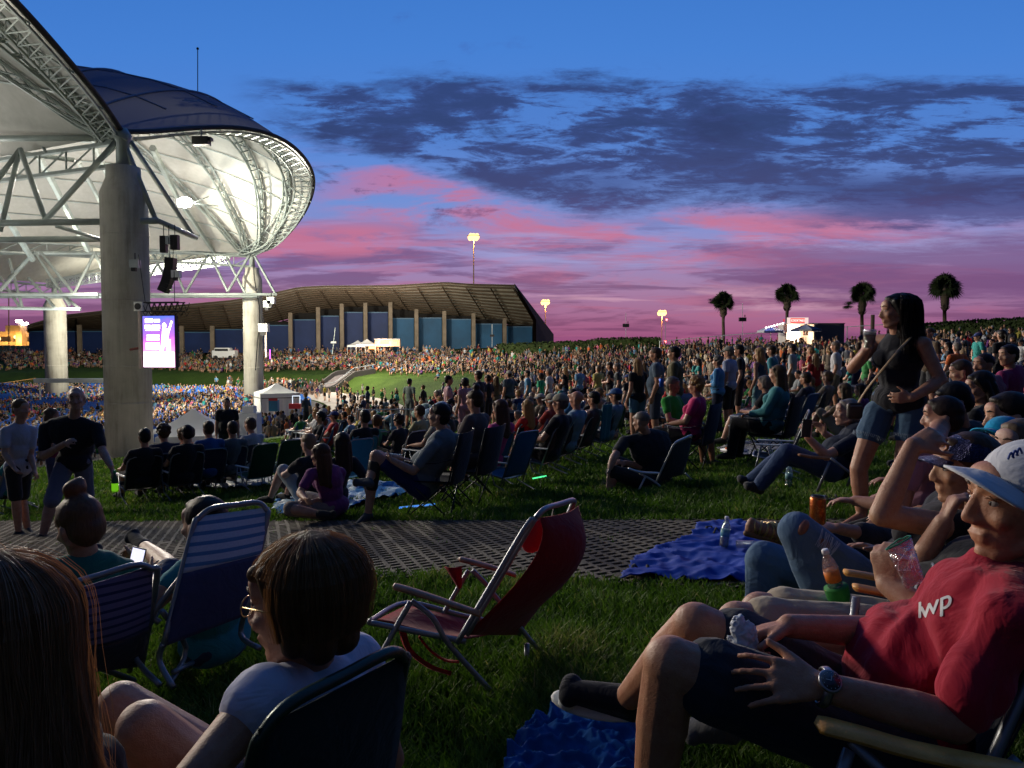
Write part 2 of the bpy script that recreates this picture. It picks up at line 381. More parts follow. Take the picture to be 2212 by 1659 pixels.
# ================================================================ GRASS BLADES (one mass)
def inpath(x, y):
    d = V((x, y, 0)) - PA; t_ = -(d.x * nrmp.x + d.y * nrmp.y); return .02 < t_ < PW - .05
def grass():
    vs = []; N = 290000
    # sample in screen-like density: many near, fewer far
    d = 1.3 * (30 / 1.3) ** (rng.random(N) ** .95); a = (rng.random(N) - .5) * 1.62
    a *= .96
    x = d * np.tan(a * .78); y = d
    dx = x - PA.x; dy = y - PA.y; t_ = -(dx * nrmp.x + dy * nrmp.y)
    inside = (t_ > .02) & (t_ < PW - .05)
    edd = np.minimum(t_, PW - t_); edge = inside & (rng.random(N) < (.05 + .75 * np.exp(-edd / .07) * (.5 + .5 * np.sin(x * 5 + 2 * np.sin(y * 3)))))
    keep = (~inside) | edge
    x, y, d = x[keep], y[keep], d[keep]; edge = edge[keep]; n = len(x)
    r = np.hypot(x - CX, y - CY); z = np.interp(r, _R, _Z)
    zc = np.array([gz(float(p), float(q)) for p, q in zip(x, y)])
    clump = np.array([noise.noise(V((p * 2.2, q * 2.2, 3))) for p, q in zip(x, y)])
    h = (.035 + .05 * rng.random(n)) * (1 + .7 * clump); h = np.where(edge, h * .45, h)
    wd = .0016 + .0011 * d
    th = rng.random(n) * 2 * PI; lean = .35 * h + .6 * h * rng.random(n); la = rng.random(n) * 2 * PI
    bx, by = np.cos(th) * wd, np.sin(th) * wd
    lx, ly = np.cos(la) * lean, np.sin(la) * lean
    pts = np.empty((n, 5, 3))
    pts[:, 0] = np.stack([x - bx, y - by, zc - .01], 1); pts[:, 1] = np.stack([x + bx, y + by, zc - .01], 1)
    pts[:, 2] = np.stack([x - bx * .7 + lx * .4, y - by * .7 + ly * .4, zc + h * .6], 1); pts[:, 3] = np.stack([x + bx * .7 + lx * .4, y + by * .7 + ly * .4, zc + h * .6], 1)
    pts[:, 4] = np.stack([x + lx, y + ly, zc + h], 1)
    me = bpy.data.meshes.new('grass_blades'); me.vertices.add(n * 5); me.vertices.foreach_set('co', pts.reshape(-1))
    idx = np.arange(n)[:, None] * 5
    loops = np.concatenate([idx + np.array([[0, 1, 3, 2]]), idx + np.array([[2, 3, 4]])], 1).reshape(-1)
    me.loops.add(n * 7); me.loops.foreach_set('vertex_index', loops)
    me.polygons.add(n * 2)
    st = (np.arange(n)[:, None] * 7 + np.array([[0, 4]])).reshape(-1)
    me.polygons.foreach_set('loop_start', st)
    me.update(calc_edges=True)
    worn = np.array([noise.noise(V((p * .9, q * .9, 9))) for p, q in zip(x, y)])
    at_ = me.attributes.new('tone', 'FLOAT', 'POINT'); at_.data.foreach_set('value', np.repeat(np.clip(.42 + .55 * clump + .5 * (rng.random(n) - .5) + .35 * worn + (rng.random(n) < .04) * .6, 0, 1), 5))
    t = NT('grass_blade'); at2 = t.n('Attribute', _attribute_name='tone').outputs['Fac']
    cc = t.ramp(at2, [(0, (.026, .055, .008)), (.45, (.055, .11, .013)), (.8, (.09, .15, .028)), (1, (.20, .19, .08))])
    p_ = t.pr(cc, .7, 0, .2); tl = t.n('BsdfTranslucent', Color=t.mix(1.0, cc, (1.5, 1.7, .8), 'MULTIPLY')); mx = t.n('MixShader'); mx.inputs[0].default_value = .25; t.t.links.new(p_.outputs[0], mx.inputs[1]); t.t.links.new(tl.outputs[0], mx.inputs[2]); m = t.out(mx); me.materials.append(m)
    o = bpy.data.objects.new('grass', me); link(o); tag(o, 'short rough green grass on the slope beside the paver path', 'grass', kind='stuff')
grass()
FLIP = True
# ================================================================ AMPHITHEATRE CANOPY
P1 = at(264, 290, 38); P2 = at(544, 548, 88); P3 = at(117, 612, 100); P0 = V((-62, 4, 10.8))
canopy = thing('amphitheatre_canopy', 'huge white tensile roof canopy on concrete columns with lattice steel trusses over the seating', 'canopy', (0, 0, 0))
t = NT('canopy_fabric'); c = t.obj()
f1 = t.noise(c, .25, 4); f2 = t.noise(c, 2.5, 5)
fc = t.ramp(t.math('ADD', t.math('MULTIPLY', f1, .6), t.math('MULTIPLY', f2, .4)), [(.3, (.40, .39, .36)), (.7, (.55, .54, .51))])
fc = t.mix(t.n('NewGeometry').outputs['Backfacing'], fc, (.11, .17, .29)) if FLIP else t.mix(t.n('NewGeometry').outputs['Backfacing'], (.11, .17, .29), fc); df = t.n('BsdfDiffuse', Color=fc); tl = t.n('BsdfTranslucent', Color=(.4, .4, .38))  # outer side coloured dark blue, standing in for dim sky light
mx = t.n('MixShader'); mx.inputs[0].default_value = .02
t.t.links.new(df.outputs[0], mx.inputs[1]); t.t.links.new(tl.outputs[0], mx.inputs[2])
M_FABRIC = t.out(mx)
M_EDGE = mat('edge_cable_cover', (.035, .035, .04), .7, 0, .3, .1, 2)
M_TRUSS = mat('galvanised_truss', (.30, .34, .33), .5, .2, .4, .2, 1)
M_COL = None
t = NT('column_concrete'); c = t.obj()
n1 = t.noise(c, .6, 6, .6); mp = t.n('Mapping', Vector=c); mp.inputs['Scale'].default_value = (3, 3, .25); n2 = t.noise(mp.outputs[0], 1.2, 6, .65)
cc = t.ramp(t.math('ADD', t.math('MULTIPLY', n1, .5), t.math('MULTIPLY', n2, .5)), [(.33, (.26, .24, .20)), (.5, (.44, .42, .37)), (.68, (.55, .53, .47))])
M_COL = t.out(t.pr(cc, .85, 0, .2, t.bump(t.noise(c, 6, 6, .6), .3, .03)))

def sample(pts, s):
    n = len(pts) - 1; x = s * n; i = min(int(x), n - 1); f = x - i
    return pts[i].lerp(pts[i + 1], f)
class Lobe:
    def __init__(s, Pa, Pb, edge, da, db, L, hmax=10.5, sh=.75):
        s.Pa, s.Pb, s.L = V(Pa), V(Pb), L; s.da = V(da).normalized(); s.db = V(db).normalized()
        s.E = smooth_pts(edge, 10); s.hm = hmax; s.sh = sh
        s.bz = [(p - s.Pa.lerp(s.Pb, i / (len(s.E) - 1))).z for i, p in enumerate(s.E)]
    def pt(s, u, t):
        b0 = s.Pa.lerp(s.Pb, u); base = (s.Pa + s.da * t * s.L).lerp(s.Pb + s.db * t * s.L, u)
        b = sample(s.E, u) - b0
        k = math.sin(PI * min(max(u, 0), 1)); k = max(k, 0) ** s.sh
        h = b.z * (1 - t) ** 2 + s.hm * (1 - math.exp(-t * 5.2)) * k * (1 + .045 * math.exp(-((t - .34) / .07) ** 2))
        wv = (1 - t) ** 2
        return V((base.x + b.x * wv, base.y + b.y * wv, base.z + h - .8 * t * (1 - k)))
    def grid(s, nu=64, nt=30, t1=1.0):
        return [[s.pt(i / nu, t1 * (j / nt) ** 1.3) for j in range(nt + 1)] for i in range(nu + 1)]
e2 = [P1, at(330, 289, 40), at(430, 281, 44), at(520, 281, 47.5), at(590, 296, 51), at(640, 326, 55), at(672, 368, 60), at(677, 410, 65), at(661, 456, 70), at(628, 502, 76), at(592, 533, 82), P2]
e1 = [P0, V((-54, -3, 12.8)), V((-42, 0, 14.0)), V((-30, 6, 14.3)), V((-22, 14, 14.0)), at(-140, -150, 24), at(25, 2, 28.6), at(140, 128, 32), at(215, 219, 35.3), P1]
e3 = [P2, V((-32, 97, 12.2)), V((-40, 106, 12.8)), V((-50, 108, 12)), P3]
inA = V((-51, 22, 0)); inB = V((-40, -27, 0)); in0 = V((-6, 52, 0)); in3 = V((-12, -36, 0))
L1 = Lobe(P0, P1, e1, in0, inA, 42); L2 = Lobe(P1, P2, e2, inA, inB, 40, 9.6, .60); L3 = Lobe(P2, P3, e3, inB, in3, 36, 6.5)
def truss(path, offs, mbx, rc=.07, rw=.035, step=1, n=5):
    "lattice: chords path+offs[k], zigzag between neighbouring chords"
    K = len(offs); ch = [[V(p) + V(o) for p in path] for o in offs]
    for c_ in ch: mbx.path(c_, rc, n)
    pairs = [(k, (k + 1) % K) for k in range(K)] if K > 2 else [(0, 1)]
    for a, b in pairs:
        for i in range(0, len(path) - 1, step):
            mbx.tube(ch[a][i], ch[b][i + 1], rw, 4, cap=False); mbx.tube(ch[b][i], ch[a][i], rw, 4, cap=False)
    return mbx
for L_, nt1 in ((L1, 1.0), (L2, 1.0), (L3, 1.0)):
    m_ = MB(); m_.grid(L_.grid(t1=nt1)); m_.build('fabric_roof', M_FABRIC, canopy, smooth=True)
    # dark rolled edge
    EE = [L_.pt(i / 90, 0) + V((0, 0, .12)) for i in range(91)]
    m_ = MB(); m_.path(EE, .13, 8); m_.build('roof_edge', M_EDGE, canopy, smooth=True)
    NS = 42; m_ = MB()
    A = [L_.pt(i / NS, .004) - V((0, 0, .25)) for i in range(NS + 1)]; B = [L_.pt(i / NS, .03) - V((0, 0, 1.25)) * (.2 + .8 * math.sin(PI * i / NS) ** .5) for i in range(NS + 1)]
    Cc = [L_.pt(i / NS, .04) - V((0, 0, .3)) for i in range(NS + 1)]
    for q in (A, B, Cc): m_.path(q, .075, 5)
    for i in range(NS):
        m_.tube(A[i], B[i + 1] if i % 2 else B[i], .04, 4, cap=False); m_.tube(A[i], B[i] if i % 2 else B[i + 1], .04, 4, cap=False); m_.tube(B[i], Cc[i + 1], .03, 4, cap=False)
    m_.build('edge_truss', M_TRUSS, canopy, smooth=False)
def fan(L_, specs, end=1):
    for T, n_, sA, sB in specs:
        m_ = MB(); pts = []
        for i in range(n_ + 1):
            f = i / n_; s_ = sA + (sB - sA) * f
            pts.append(L_.pt(s_, T * (abs(s_ - end)) ** .8))
        up = V((0, 0, -.35)); sd = V((.35, .25, -1.15))
        A = [p + V((-.35, .2, -.3)) for p in pts]; B = [p + V((.35, -.2, -.3)) for p in pts]; Cc = [p + V((0, 0, -1.2)) * min(1, .15 + 2 * i / n_) for i, p in enumerate(pts)]
        for q in (A, B, Cc): m_.path(q, .09, 5)
        for i in range(n_):
            m_.tube(A[i], Cc[i + 1], .045, 4, cap=False); m_.tube(B[i], Cc[i + 1], .045, 4, cap=False); m_.tube(A[i], B[i + 1], .04, 4, cap=False); m_.tube(A[i], B[i], .04, 4, cap=False)
        m_.build('rib_truss', M_TRUSS, canopy)
fan(L2, [(.10, 26, 1, .25), (.24, 28, 1, .2), (.5, 30, 1, .12), (.85, 32, 1, .1)])
fan(L1, [(.25, 28, 1, .3), (.6, 30, 1, .3)])
fan(L3, [(.25, 18, 0, .8)], 0)
for T_ in (.10, .24, .42, .62):
    m_ = MB(); m_.path([L2.pt(i / 40, T_) + V((0, 0, .1)) for i in range(1, 27)], .07, 4); m_.build('roof_cable', mat('cable_slate', (.16, .20, .30), .6), canopy)
for s_ in (.18, .3, .42, .54): m_ = MB(); m_.path([L2.pt(s_, j / 20) + V((0, 0, .08)) for j in range(1, 18)], .045, 4); m_.build('roof_cable', mat('cable_slate', (.16, .20, .30), .6), canopy)
# thin purlins
for L_, S__ in ((L2, (.56, .62, .68, .74, .80, .86, .92, .96)), (L1, (.5, .6, .7, .8, .9))):
    for s_ in S__: m_ = MB(); m_.path([L_.pt(s_, j / 20) - V((0, 0, .15)) for j in range(21)], .06, 4); m_.build('purlin', M_TRUSS, canopy)
# valley beams along the springing lines
m_ = MB()
for P, d in ((P1, inA), (P2, inB), (P3, in3)):
    d = d.normalized(); pts = [P + d * (i * 2.0) + V((0, 0, -.35)) for i in range(20)]
    truss(pts, [V((0, 0, 0)), V((0, 0, -1.1))], m_, .14, .06)
m_.build('valley_beam', M_TRUSS, canopy)
# columns
def column(P, dia, zb, joints, head=True):
    r = dia / 2; top = P.z - 1.6; prof = [(r * 1.0, zb)]
    z = zb
    mb = MB(); mb.lathe([(r, zb - 1.5), (r, top - 1.3), (r * .99, top - 1.25), (r * .74, top - .55), (r * .72, top)], 40, None, (P.x, P.y, 0))
    for j in joints: mb.lathe([(r * 1.004, j - .035), (r * 1.012, j), (r * 1.004, j + .035)], 40, None, (P.x, P.y, 0))
    c_ = mb.build('column', M_COL, canopy, smooth=True)
    m2 = MB(); m2.lathe([(.34, top - .1), (.3, P.z - .4), (.45, P.z - .1), (.2, P.z + .3)], 12, None, (P.x, P.y, 0))
    m2.build('column_bearing', M_TRUSS, canopy, smooth=True)
column(V((P1.x + .02, P1.y, P1.z)), 2.16, -5.6, [-2.6, -1.0 + .2, 2.4, 5.6]); column(P2, 2.15, -5.5, [-2, 1, 4, 7]); column(P3, 2.6, -6, [-2, 1, 4])
# near-side tubes between P1, lower chords etc.
def tubes(name, segs, r, m=M_TRUSS, n=10):
    mb = MB()
    for s_ in segs:
        a, b = s_[0], s_[1]; rr = s_[2] if len(s_) > 2 else r
        mb.tube(at(*a), at(*b), rr, n)
    return mb.build(name, m, canopy, smooth=True)
tubes('lower_chord', [((-260, 486, 39), (341, 477, 37.6), .16), ((341, 477, 37.6), (424, 514, 41), .13), ((-260, 520, 44), (214, 516, 42), .17), ((121, 488, 40), (214, 516, 42), .1)], .15)
tubes('strut', [((100, 474, 38.6), (256, 300, 38), .14), ((97, 472, 38.6), (44, 322, 40), .13), ((43, 322, 40), (0, 500, 40), .13), ((266, 302, 38), (336, 474, 37.8), .12), ((278, 300, 38.2), (420, 514, 41), .12),
                ((44, 322, 40), (-70, 478, 40), .13), ((77, 288, 41), (100, 330, 40), .08), ((-20, 300, 42), (77, 318, 41), .08), ((130, 288, 41), (77, 320, 41), .08)], .12)
tubes('upper_chord', [((-200, 300, 42), (250, 298, 38.2), .15), ((-200, 300, 44), (160, 346, 42), .12), ((-60, 246, 44), (127, 286, 42), .14), ((127, 286, 42), (256, 300, 38.4), .12)], .15)
mb = MB()
segs = [((84, 338, 60), (190, 540, 72), .28), ((-30, 400, 60), (70, 560, 72), .28), ((170, 350, 60), (236, 470, 70), .2), ((330, 320, 58), (385, 430, 74), .26), ((385, 430, 74), (462, 545, 86), .26), ((200, 300, 55), (240, 400, 62), .2)]
for a, b, r in segs: mb.tube(at(*a), at(*b), r, 6)
mb.build('rafter', M_TRUSS, canopy)
# light truss between P2 line and beyond (box truss with crosses)
mb = MB(); A0, A1 = at(100, 604, 92), at(489, 552, 97); N = 26; h = .95; wv = V((.25, .95, 0)) * 1.0
ch = [[A0.lerp(A1, i / N) + o for i in range(N + 1)] for o in (V((0, 0, 0)), V((0, 0, -h)), wv, wv + V((0, 0, -h)))]
for q in ch: mb.path(q, .07, 5)
for i in range(N):
    for a, b in ((0, 1), (2, 3)):
        mb.tube(ch[a][i], ch[b][i + 1], .05, 4); mb.tube(ch[b][i], ch[a][i + 1], .05, 4); mb.tube(ch[a][i], ch[b][i], .05, 4)
    mb.tube(ch[0][i], ch[2][i], .04, 4)
mb.build('bridge_truss', M_STEEL, canopy)
# far lower lattice: V struts from the valley line to the lower chord through P2
mb = MB()
for (a, b) in [((539, 551), (492, 630)), ((550, 553), (596, 637)), ((452, 546), (492, 630)), ((452, 546), (400, 634)), ((360, 540), (400, 634)), ((360, 540), (300, 634)), ((489, 556), (530, 634)), ((330, 548), (372, 628))]:
    mb.tube(at(*a, 87), at(*b, 85), .14, 6)
mb.tube(at(180, 636, 82), at(598, 636, 85), .16, 8); mb.tube(at(180, 642, 84), at(560, 641, 87), .12, 8); mb.tube(at(300, 545, 86), at(544, 548, 88), .2, 8)
for (a, b) in [((-40, 545), (-10, 636)), ((-10, 636), (75, 543)), ((75, 543), (150, 660)), ((20, 600), (75, 543)), ((88, 545), (160, 636)), ((205, 545), (160, 636)), ((205, 545), (240, 630)), ((20, 560), (48, 664)), ((0, 598), (44, 666)), ((62, 600), (118, 664)), ((140, 640), (172, 668)), ((75, 545), (0, 700 - 70))]:
    mb.tube(at(*a, 74), at(*b, 72), .14, 6)
mb.tube(at(-60, 636, 72), at(212, 636, 72), .17, 8); mb.tube(at(-60, 641, 75), at(212, 642, 75), .14, 8); mb.tube(at(-60, 664, 70), at(174, 668, 70), .15, 8); mb.tube(at(-80, 545, 74), at(300, 548, 80), .22, 8)
mb.build('lower_lattice', M_TRUSS, canopy)
# drain cable running down the second column
mb = MB(); mb.path([at(548, 560, 86.6), at(549, 600, 86.6), at(560, 660, 86.6), at(561, 700, 86.6), at(556, 740, 86.6), at(552, 800, 86.6)], .06, 5); mb.build('cable', M_BLACK, canopy)
# ---------------- lit floodlight under the canopy
M_LAMPW = emat('lamp_white', (1, .90, .72), 160)
fl_p = at(400, 438, 62)
fl = thing('floodlight', 'blazing white floodlight on a bracket under the canopy to the right of the big column', 'floodlight', fl_p)
mb = MB(); mb.box((0, 0, 0), (1.1, .25, .65)); mb.box((0, .3, 0), (.9, .4, .5)); mb.build('housing', M_STEEL, fl)
mb = MB(); mb.ell((0, -.15, 0), (.62, .16, .42)); mb.build('lens', M_LAMPW, fl, True)
mb = MB(); a_ = V((.4, .2, 0)); mb.tube(a_, at(470, 445, 72) - fl_p, .06, 6); mb.build('bracket', M_TRUSS, fl); mb = MB(); mb.tube(a_, at(450, 425, 70) - fl_p, .05, 6); mb.build('bracket', M_TRUSS, fl)
def area(name, loc, target, size, power, colr, spread=None, typ='AREA'):
    d = bpy.data.lights.new(name, typ); d.energy = power; d.color = colr
    if typ == 'AREA': d.size = size; d.spread = math.radians(spread or 120)
    if typ == 'SPOT': d.spot_size = math.radians(spread or 60); d.shadow_soft_size = size; d.spot_blend = .6
    if typ == 'POINT': d.shadow_soft_size = size
    o = bpy.data.objects.new(name, d); COL.objects.link(o); o.location = loc
    if typ != 'POINT': o.rotation_euler = (V(target) - V(loc)).to_track_quat('-Z', 'Y').to_euler()
    return o
# its beam on the lawn; roof, bank, seat and shed fills are added lamps
area('floodlight_beam', fl_p + V((0, -.3, 0)), (0, 6, -.5), 1.8, LP['beam'] * .62, (1, .92, .78), 58, 'SPOT')
area('floodlight_beam', fl_p + V((.3, -.3, 0)), (34, 30, -.2), 1.8, LP['beam'] * .62, (1, .92, .78), 64, 'SPOT')
area('roof_fill_spot', fl_p + V((1.2, .4, .2)), L2.pt(.86, .22), .5, LP['wash'], (1, .95, .84), 110, 'SPOT')  # added fill that brightens the fabric from below
area('roof_hotspot', fl_p + V((1.0, .5, .1)), at(462, 418, 78), .4, LP['hot'], (1, .96, .85), 48, 'SPOT')
area('unseen_floodlight', (-34, 26, 11.5), (4, 9, -1), 2.0, LP['stagef'], (1, .90, .74), 100, 'SPOT')  # unseen lamp added out of frame left for warm side light
area('roof_fill_spot', at(430, 480, 66), L2.pt(.7, .05), .8, LP['wash2'], (.93, 1, .90), 150, 'SPOT')
area('roof_fill_spot', at(-150, 420, 42), L1.pt(.75, .2), 2, LP['wash3'], (1, .96, .88), 160, 'SPOT')
area('roof_fill_spot', at(120, 640, 80), L3.pt(.4, .1), 1, LP['wash4'], (1, 1, .95), 130, 'SPOT')
area('roof_fill_panel', (-40, 62, -3), (-40, 62.1, 20), 14, LP['up'], (.97, 1, .93), 170)  # added upward panel for an even glow under the roof
area('roof_fill_panel', (-46, 26, -2), (-44, 24.1, 20), 10, LP['up2'], (.97, 1, .93), 170)
area('bank_fill_spot', (-42, 62, 9), (-14, 80, -4), .8, LP['bank'], (1, .95, .75), 100, 'SPOT')  # added lamp that brightens the far grass bank
area('bank_fill_spot', (-39, 88, 9), (-46, 124, -3.5), .8, LP['bank'] * .8, (1, .95, .75), 120, 'SPOT')
area('shed_wash', at(760, 766, 128), at(760, 640, 150), 30, LP['shed'], (1, .88, .72), 160)  # added broad panel that lifts the underside of the shed roof
area('crowd_fill_spot', at(180, 380, 52), (-48, 75, -7), 3, LP['seats'], (1, .86, .72), 150, 'SPOT')  # added fill for the bowl and the white tent
area('crowd_fill_spot', (-22, 100, 10.5), (-5, 100, -3), 3, LP['far'], (1, .88, .74), 150, 'SPOT')  # added fill for the far lawn crowd
# small light housing on the edge truss
t_ = thing('truss_light', 'small dark light box fixed to the arched edge truss above the far column', 'light', at(435, 305, 44)); MB().box((0, 0, 0), (.9, .5, .45)).box((.5, 0, .1), (.2, .4, .2)).build('housing', M_BLACK, t_); MB().tube((0, 0, .2), (0, 0, .7), .04).build('bracket', M_TRUSS, t_)
# lightning rod beyond the canopy
mb = MB(); p = L2.pt(.45, .75); q = at(427, 184, p.y); mb.tube(at(427, 200, 60), at(427, 108, 60), .035, 5); mb.ell(at(427, 105, 60), (.1, .1, .1)); mb.tube(at(427, 255, 60), at(427, 198, 60), .05, 5)
tag(mb.build('lightning_rod', M_BLACK), 'thin lightning rod standing above the blue canopy roof', 'lightning rod')

# ---------------- video screen
scr_p = at(343, 738, 35); scr = thing('video_screen', 'bright pink and white video screen hanging beside the big concrete column', 'video screen', scr_p, math.radians(-12))
W_, H_ = 1.62, 2.32
MB().box((0, .12, 0), (W_ + .08, .2, H_ + .06)).build('cabinet', M_BLACK, scr)
def facerect(mb, x0, z0, x1, z1, y=-.0):
    mb.box(((x0 + x1) / 2, y, (z0 + z1) / 2), (x1 - x0, .006, z1 - z0)); return mb
t = NT('screen_picture'); c = t.obj(); sp = t.n('SeparateXYZ', Vector=c)
n1 = t.noise(c, 1.3, 3)
cc = t.ramp(t.math('ADD', t.math('MULTIPLY', sp.outputs[2], -.36), t.math('ADD', .42, t.math('MULTIPLY', t.math('SUBTRACT', n1, .5), .5))), [(0, (.08, .12, .75)), (.35, (.35, .10, .55)), (.6, (.9, .25, .6)), (.8, (1, .6, .9)), (1, (1, .9, 1))])
M_SCR = t.out(t.n('Emission', Color=cc, Strength=2.2))
facerect(MB(), -W_ / 2, -H_ / 2, W_ / 2, H_ / 2).build('picture', M_SCR, scr)
mb = MB()
for (x0, z0, x1, z1) in [(-.68, .86, -.28, 1.04), (-.22, .88, .08, 1.02), (-.7, .58, -.4, .76), (-.34, .58, .08, .76), (-.66, .5, .05, .535), (-.6, .22, .04, .32), (-.62, .06, .04, .18), (-.66, -.36, .05, -.04), (-.78, -1.14, -.05, -.45), (-.3, -1.02, .3, -.5), (.0, -1.14, .78, -.45)]:
    facerect(mb, x0, z0, x1, z1, -.01)
mb.build('caption', emat('screen_text', (1, .72, .86), 5), scr)
mb = MB(); mb.ell((.3, -.008, .72), (.1, .004, .13)); mb.box((.34, -.009, .2), (.34, .006, .8), Matrix.Rotation(.1, 3, 'Y')); mb.box((.2, -.009, -.2), (.16, .006, .7), Matrix.Rotation(.25, 3, 'Y')); mb.box((.55, -.009, .55), (.09, .006, .8), Matrix.Rotation(.35, 3, 'Y')); mb.box((.5, -.009, -.2), (.22, .006, .6))
mb.build('figure', emat('screen_figure', (.95, .9, 1), 6), scr)
mb = MB(); mb.box((-W_ / 2 - .16, .02, 0.15), (.14, .1, 2.75))
for k in range(9): mb.box((-W_ / 2 - .16, -.035, -1.1 + k * .3), (.05, .012, .08))
mb.build('side_ladder', mat('ladder_pale', (.5, .4, .36), .6), scr)
mb = MB()
zt = H_ / 2 + .62
for dy in (0, .45):
    mb.tube((-W_ / 2 - .15, dy, zt), (W_ / 2 + .25, dy, zt), .03); mb.tube((-W_ / 2 - .15, dy, zt - .4), (W_ / 2 + .25, dy, zt - .4), .03)
    for k in range(7):
        x = -W_ / 2 + k * .3; mb.tube((x, dy, zt), (x + .15, dy, zt - .4), .02, 4); mb.tube((x + .15, dy, zt - .4), (x + .3, dy, zt), .02, 4)
        mb.tube((x, dy, zt - .4), (x + .15, dy, H_ / 2), .015, 4); mb.tube((x + .3, dy, zt - .4), (x + .15, dy, H_ / 2), .015, 4)
mb.build('hanging_truss', M_DARKTUBE, scr)
MB().box((-W_ / 2 - .15, -.05, zt - .18), (.42, .12, .42)).build('end_plate', M_WHITEP, scr)
MB().lathe([(.15, -.02), (.15, .02)], 20, Matrix.Rotation(PI / 2, 3, 'X'), (-W_ / 2 - .15, -.13, zt - .18)).build('end_fan', M_BLACK, scr)
MB().tube((W_ / 2 - .1, .2, zt), (W_ / 2 - .1, .2, zt + 1.4), .015).tube((-W_ / 2, .2, zt), (-W_ / 2 - .3, .2, zt + 2.2), .015).build('hanging_cable', M_BLACK, scr)
o = area('screen_glow', scr_p + V((-.1, -.4, 0)), (-3, 5, -1), 1.6, 60, (1, .5, .75), 150); 
MB_o = MB(); MB_o.tube(at(264 + 18, 755, 36.4), at(300, 752, 35.6), .06)
MB_o.build('screen_bracket', mat('rust_steel', (.25, .06, .04), .7), scr).location = -scr_p
KIDS[scr.name][-1].matrix_parent_inverse = Matrix.Rotation(-math.radians(-12), 4, 'Z')
# ---------------- speaker array
sp_p = at(363, 590, 37); spk = thing('speaker_array', 'black curved line array speaker hanging from the lower chord beside the big column', 'speaker array', sp_p)
for k in range(8):
    z = .62 - k * .2; x = .1 - .012 * k * k * .6 + .04
    MB().box((x, 0, z), (.42, .45, .215), Matrix.Rotation(.08 + .05 * k, 3, 'Y')).build('speaker_box', M_BLACK, spk)
MB().tube((.1, 0, .7), (.05, 0, 1.7), .015).tube((.25, 0, .7), (.3, 0, 1.7), .015).build('chain', M_BLACK, spk)
for (u_, v_, w_, h_, lb) in [(354, 528, .28, .8, 'tall black chain hoist box under the dark chord, on its left'), (378, 524, .35, .7, 'wide black hoist box under the dark chord, on its right'), (365, 519, .25, .4, 'small grey winch box between the two black hoist boxes')]:
    t_ = thing('hoist_box', lb, 'hoist', at(u_, v_, 37.2)); MB().box((0, 0, 0), (w_, .3, h_)).build('housing', M_BLACK if 'grey' not in lb else M_STEEL, t_); MB().tube((0, 0, h_ / 2), (0, 0, h_ / 2 + .5), .02).build('hook', M_BLACK, t_)
for (u_, v_, d_, s_, lb) in [(292, 570, 36.2, .42, 'grey camera box on the big concrete column above the screen'), (381, 592, 36.6, .38, 'pale loudspeaker box hanging behind the line array'), (586, 649, 84, .8, 'grey box hanging from the end of the far lower chord'), (578, 657, 84, .8, 'pale round fixture hanging beside the grey box at the far column'), (570, 708, 85, 1.0, 'white lit projector box beside the far column')]:
    t_ = thing('equipment_box', lb, 'equipment', at(u_, v_, d_)); mb = MB(); mb.box((0, 0, 0), (s_, s_ * .8, s_ * .9)); mb.build('housing', M_STEEL if 'grey' in lb else M_WHITEP, t_)
    MB().box((0, -s_ * .3, -s_ * .65), (s_ * .5, s_ * .4, s_ * .4)).tube((0, 0, s_ * .4), (0, 0, s_ * 1.2), .03 * s_ * 2).build('bracket', M_BLACK, t_)

# ================================================================ SHED (open-fronted hall on the ridge)
shed = thing('steel_shed', 'long low shed on the far ridge with a coffered folded roof and blue wall panels', 'shed', (0, 0, 0))
Fp = [(60, 705), (135, 684), (250, 672), (380, 663), (500, 652), (560, 643), (645, 624), (700, 621), (850, 620), (962, 613), (1015, 617), (1112, 619)]
Bp = [(60, 714), (135, 706), (250, 712), (380, 716), (480, 716), (540, 712), (600, 694), (660, 680), (738, 668), (840, 664), (900, 680), (960, 684), (1025, 689), (1092, 700), (1160, 712)]
def interp(poly, u):
    xs = [p[0] for p in poly]; ys = [p[1] for p in poly]; return float(np.interp(u, xs, ys))
def frontd(f): return 139 - 2 * f
def backd(f): return 158 + 3 * f
M_SHEDR = mat('shed_roof_panel', (.44, .41, .35), .8, 0, .2, .25, .3, .2, .02); M_SHEDB = mat('shed_beam', (.09, .065, .045), .8, 0, .2, .2, 1); M_SHEDP = mat('shed_post', (.20, .16, .12), .7, 0, .3, .2, 1)
NF = 60; NB = 12; G_ = []
for i in range(NF + 1):
    f = i / NF; uf = 60 + (1112 - 60) * f; ub = 60 + (1165 - 60) * f
    a = at(uf, interp(Fp, uf), frontd(f)); b = at(ub, interp(Bp, ub), backd(f))
    G_.append([a.lerp(b, j / NB) for j in range(NB + 1)])
mb = MB(); mb.slab(G_, (0, 0, .35)); mb.build('roof', M_SHEDR, shed)
mb = MB()   # rafters run front to back, purlins across, hung below
for i in range(0, NF + 1, 3): mb.path([p - V((0, 0, .35)) for p in G_[i]], .14, 4)
mb.build('rafters', M_SHEDB, shed)
for j in range(0, NB + 1):
    mb = MB()
    pts = [G_[i][j] - V((0, 0, .3)) for i in range(NF + 1)]
    for i in range(NF):
        mb.tube(pts[i], pts[i + 1], .15, 4)
    mb.build('purlin_row', M_SHEDB, shed)
mb = MB(); mb.path([G_[i][0] + V((0, -.1, .15)) for i in range(NF + 1)], .16, 4); mb.build('fascia', M_SHEDB, shed)
posts = [172, 265, 332, 393, 459, 540, 628, 688, 739, 790, 844, 900, 960, 1023, 1090]
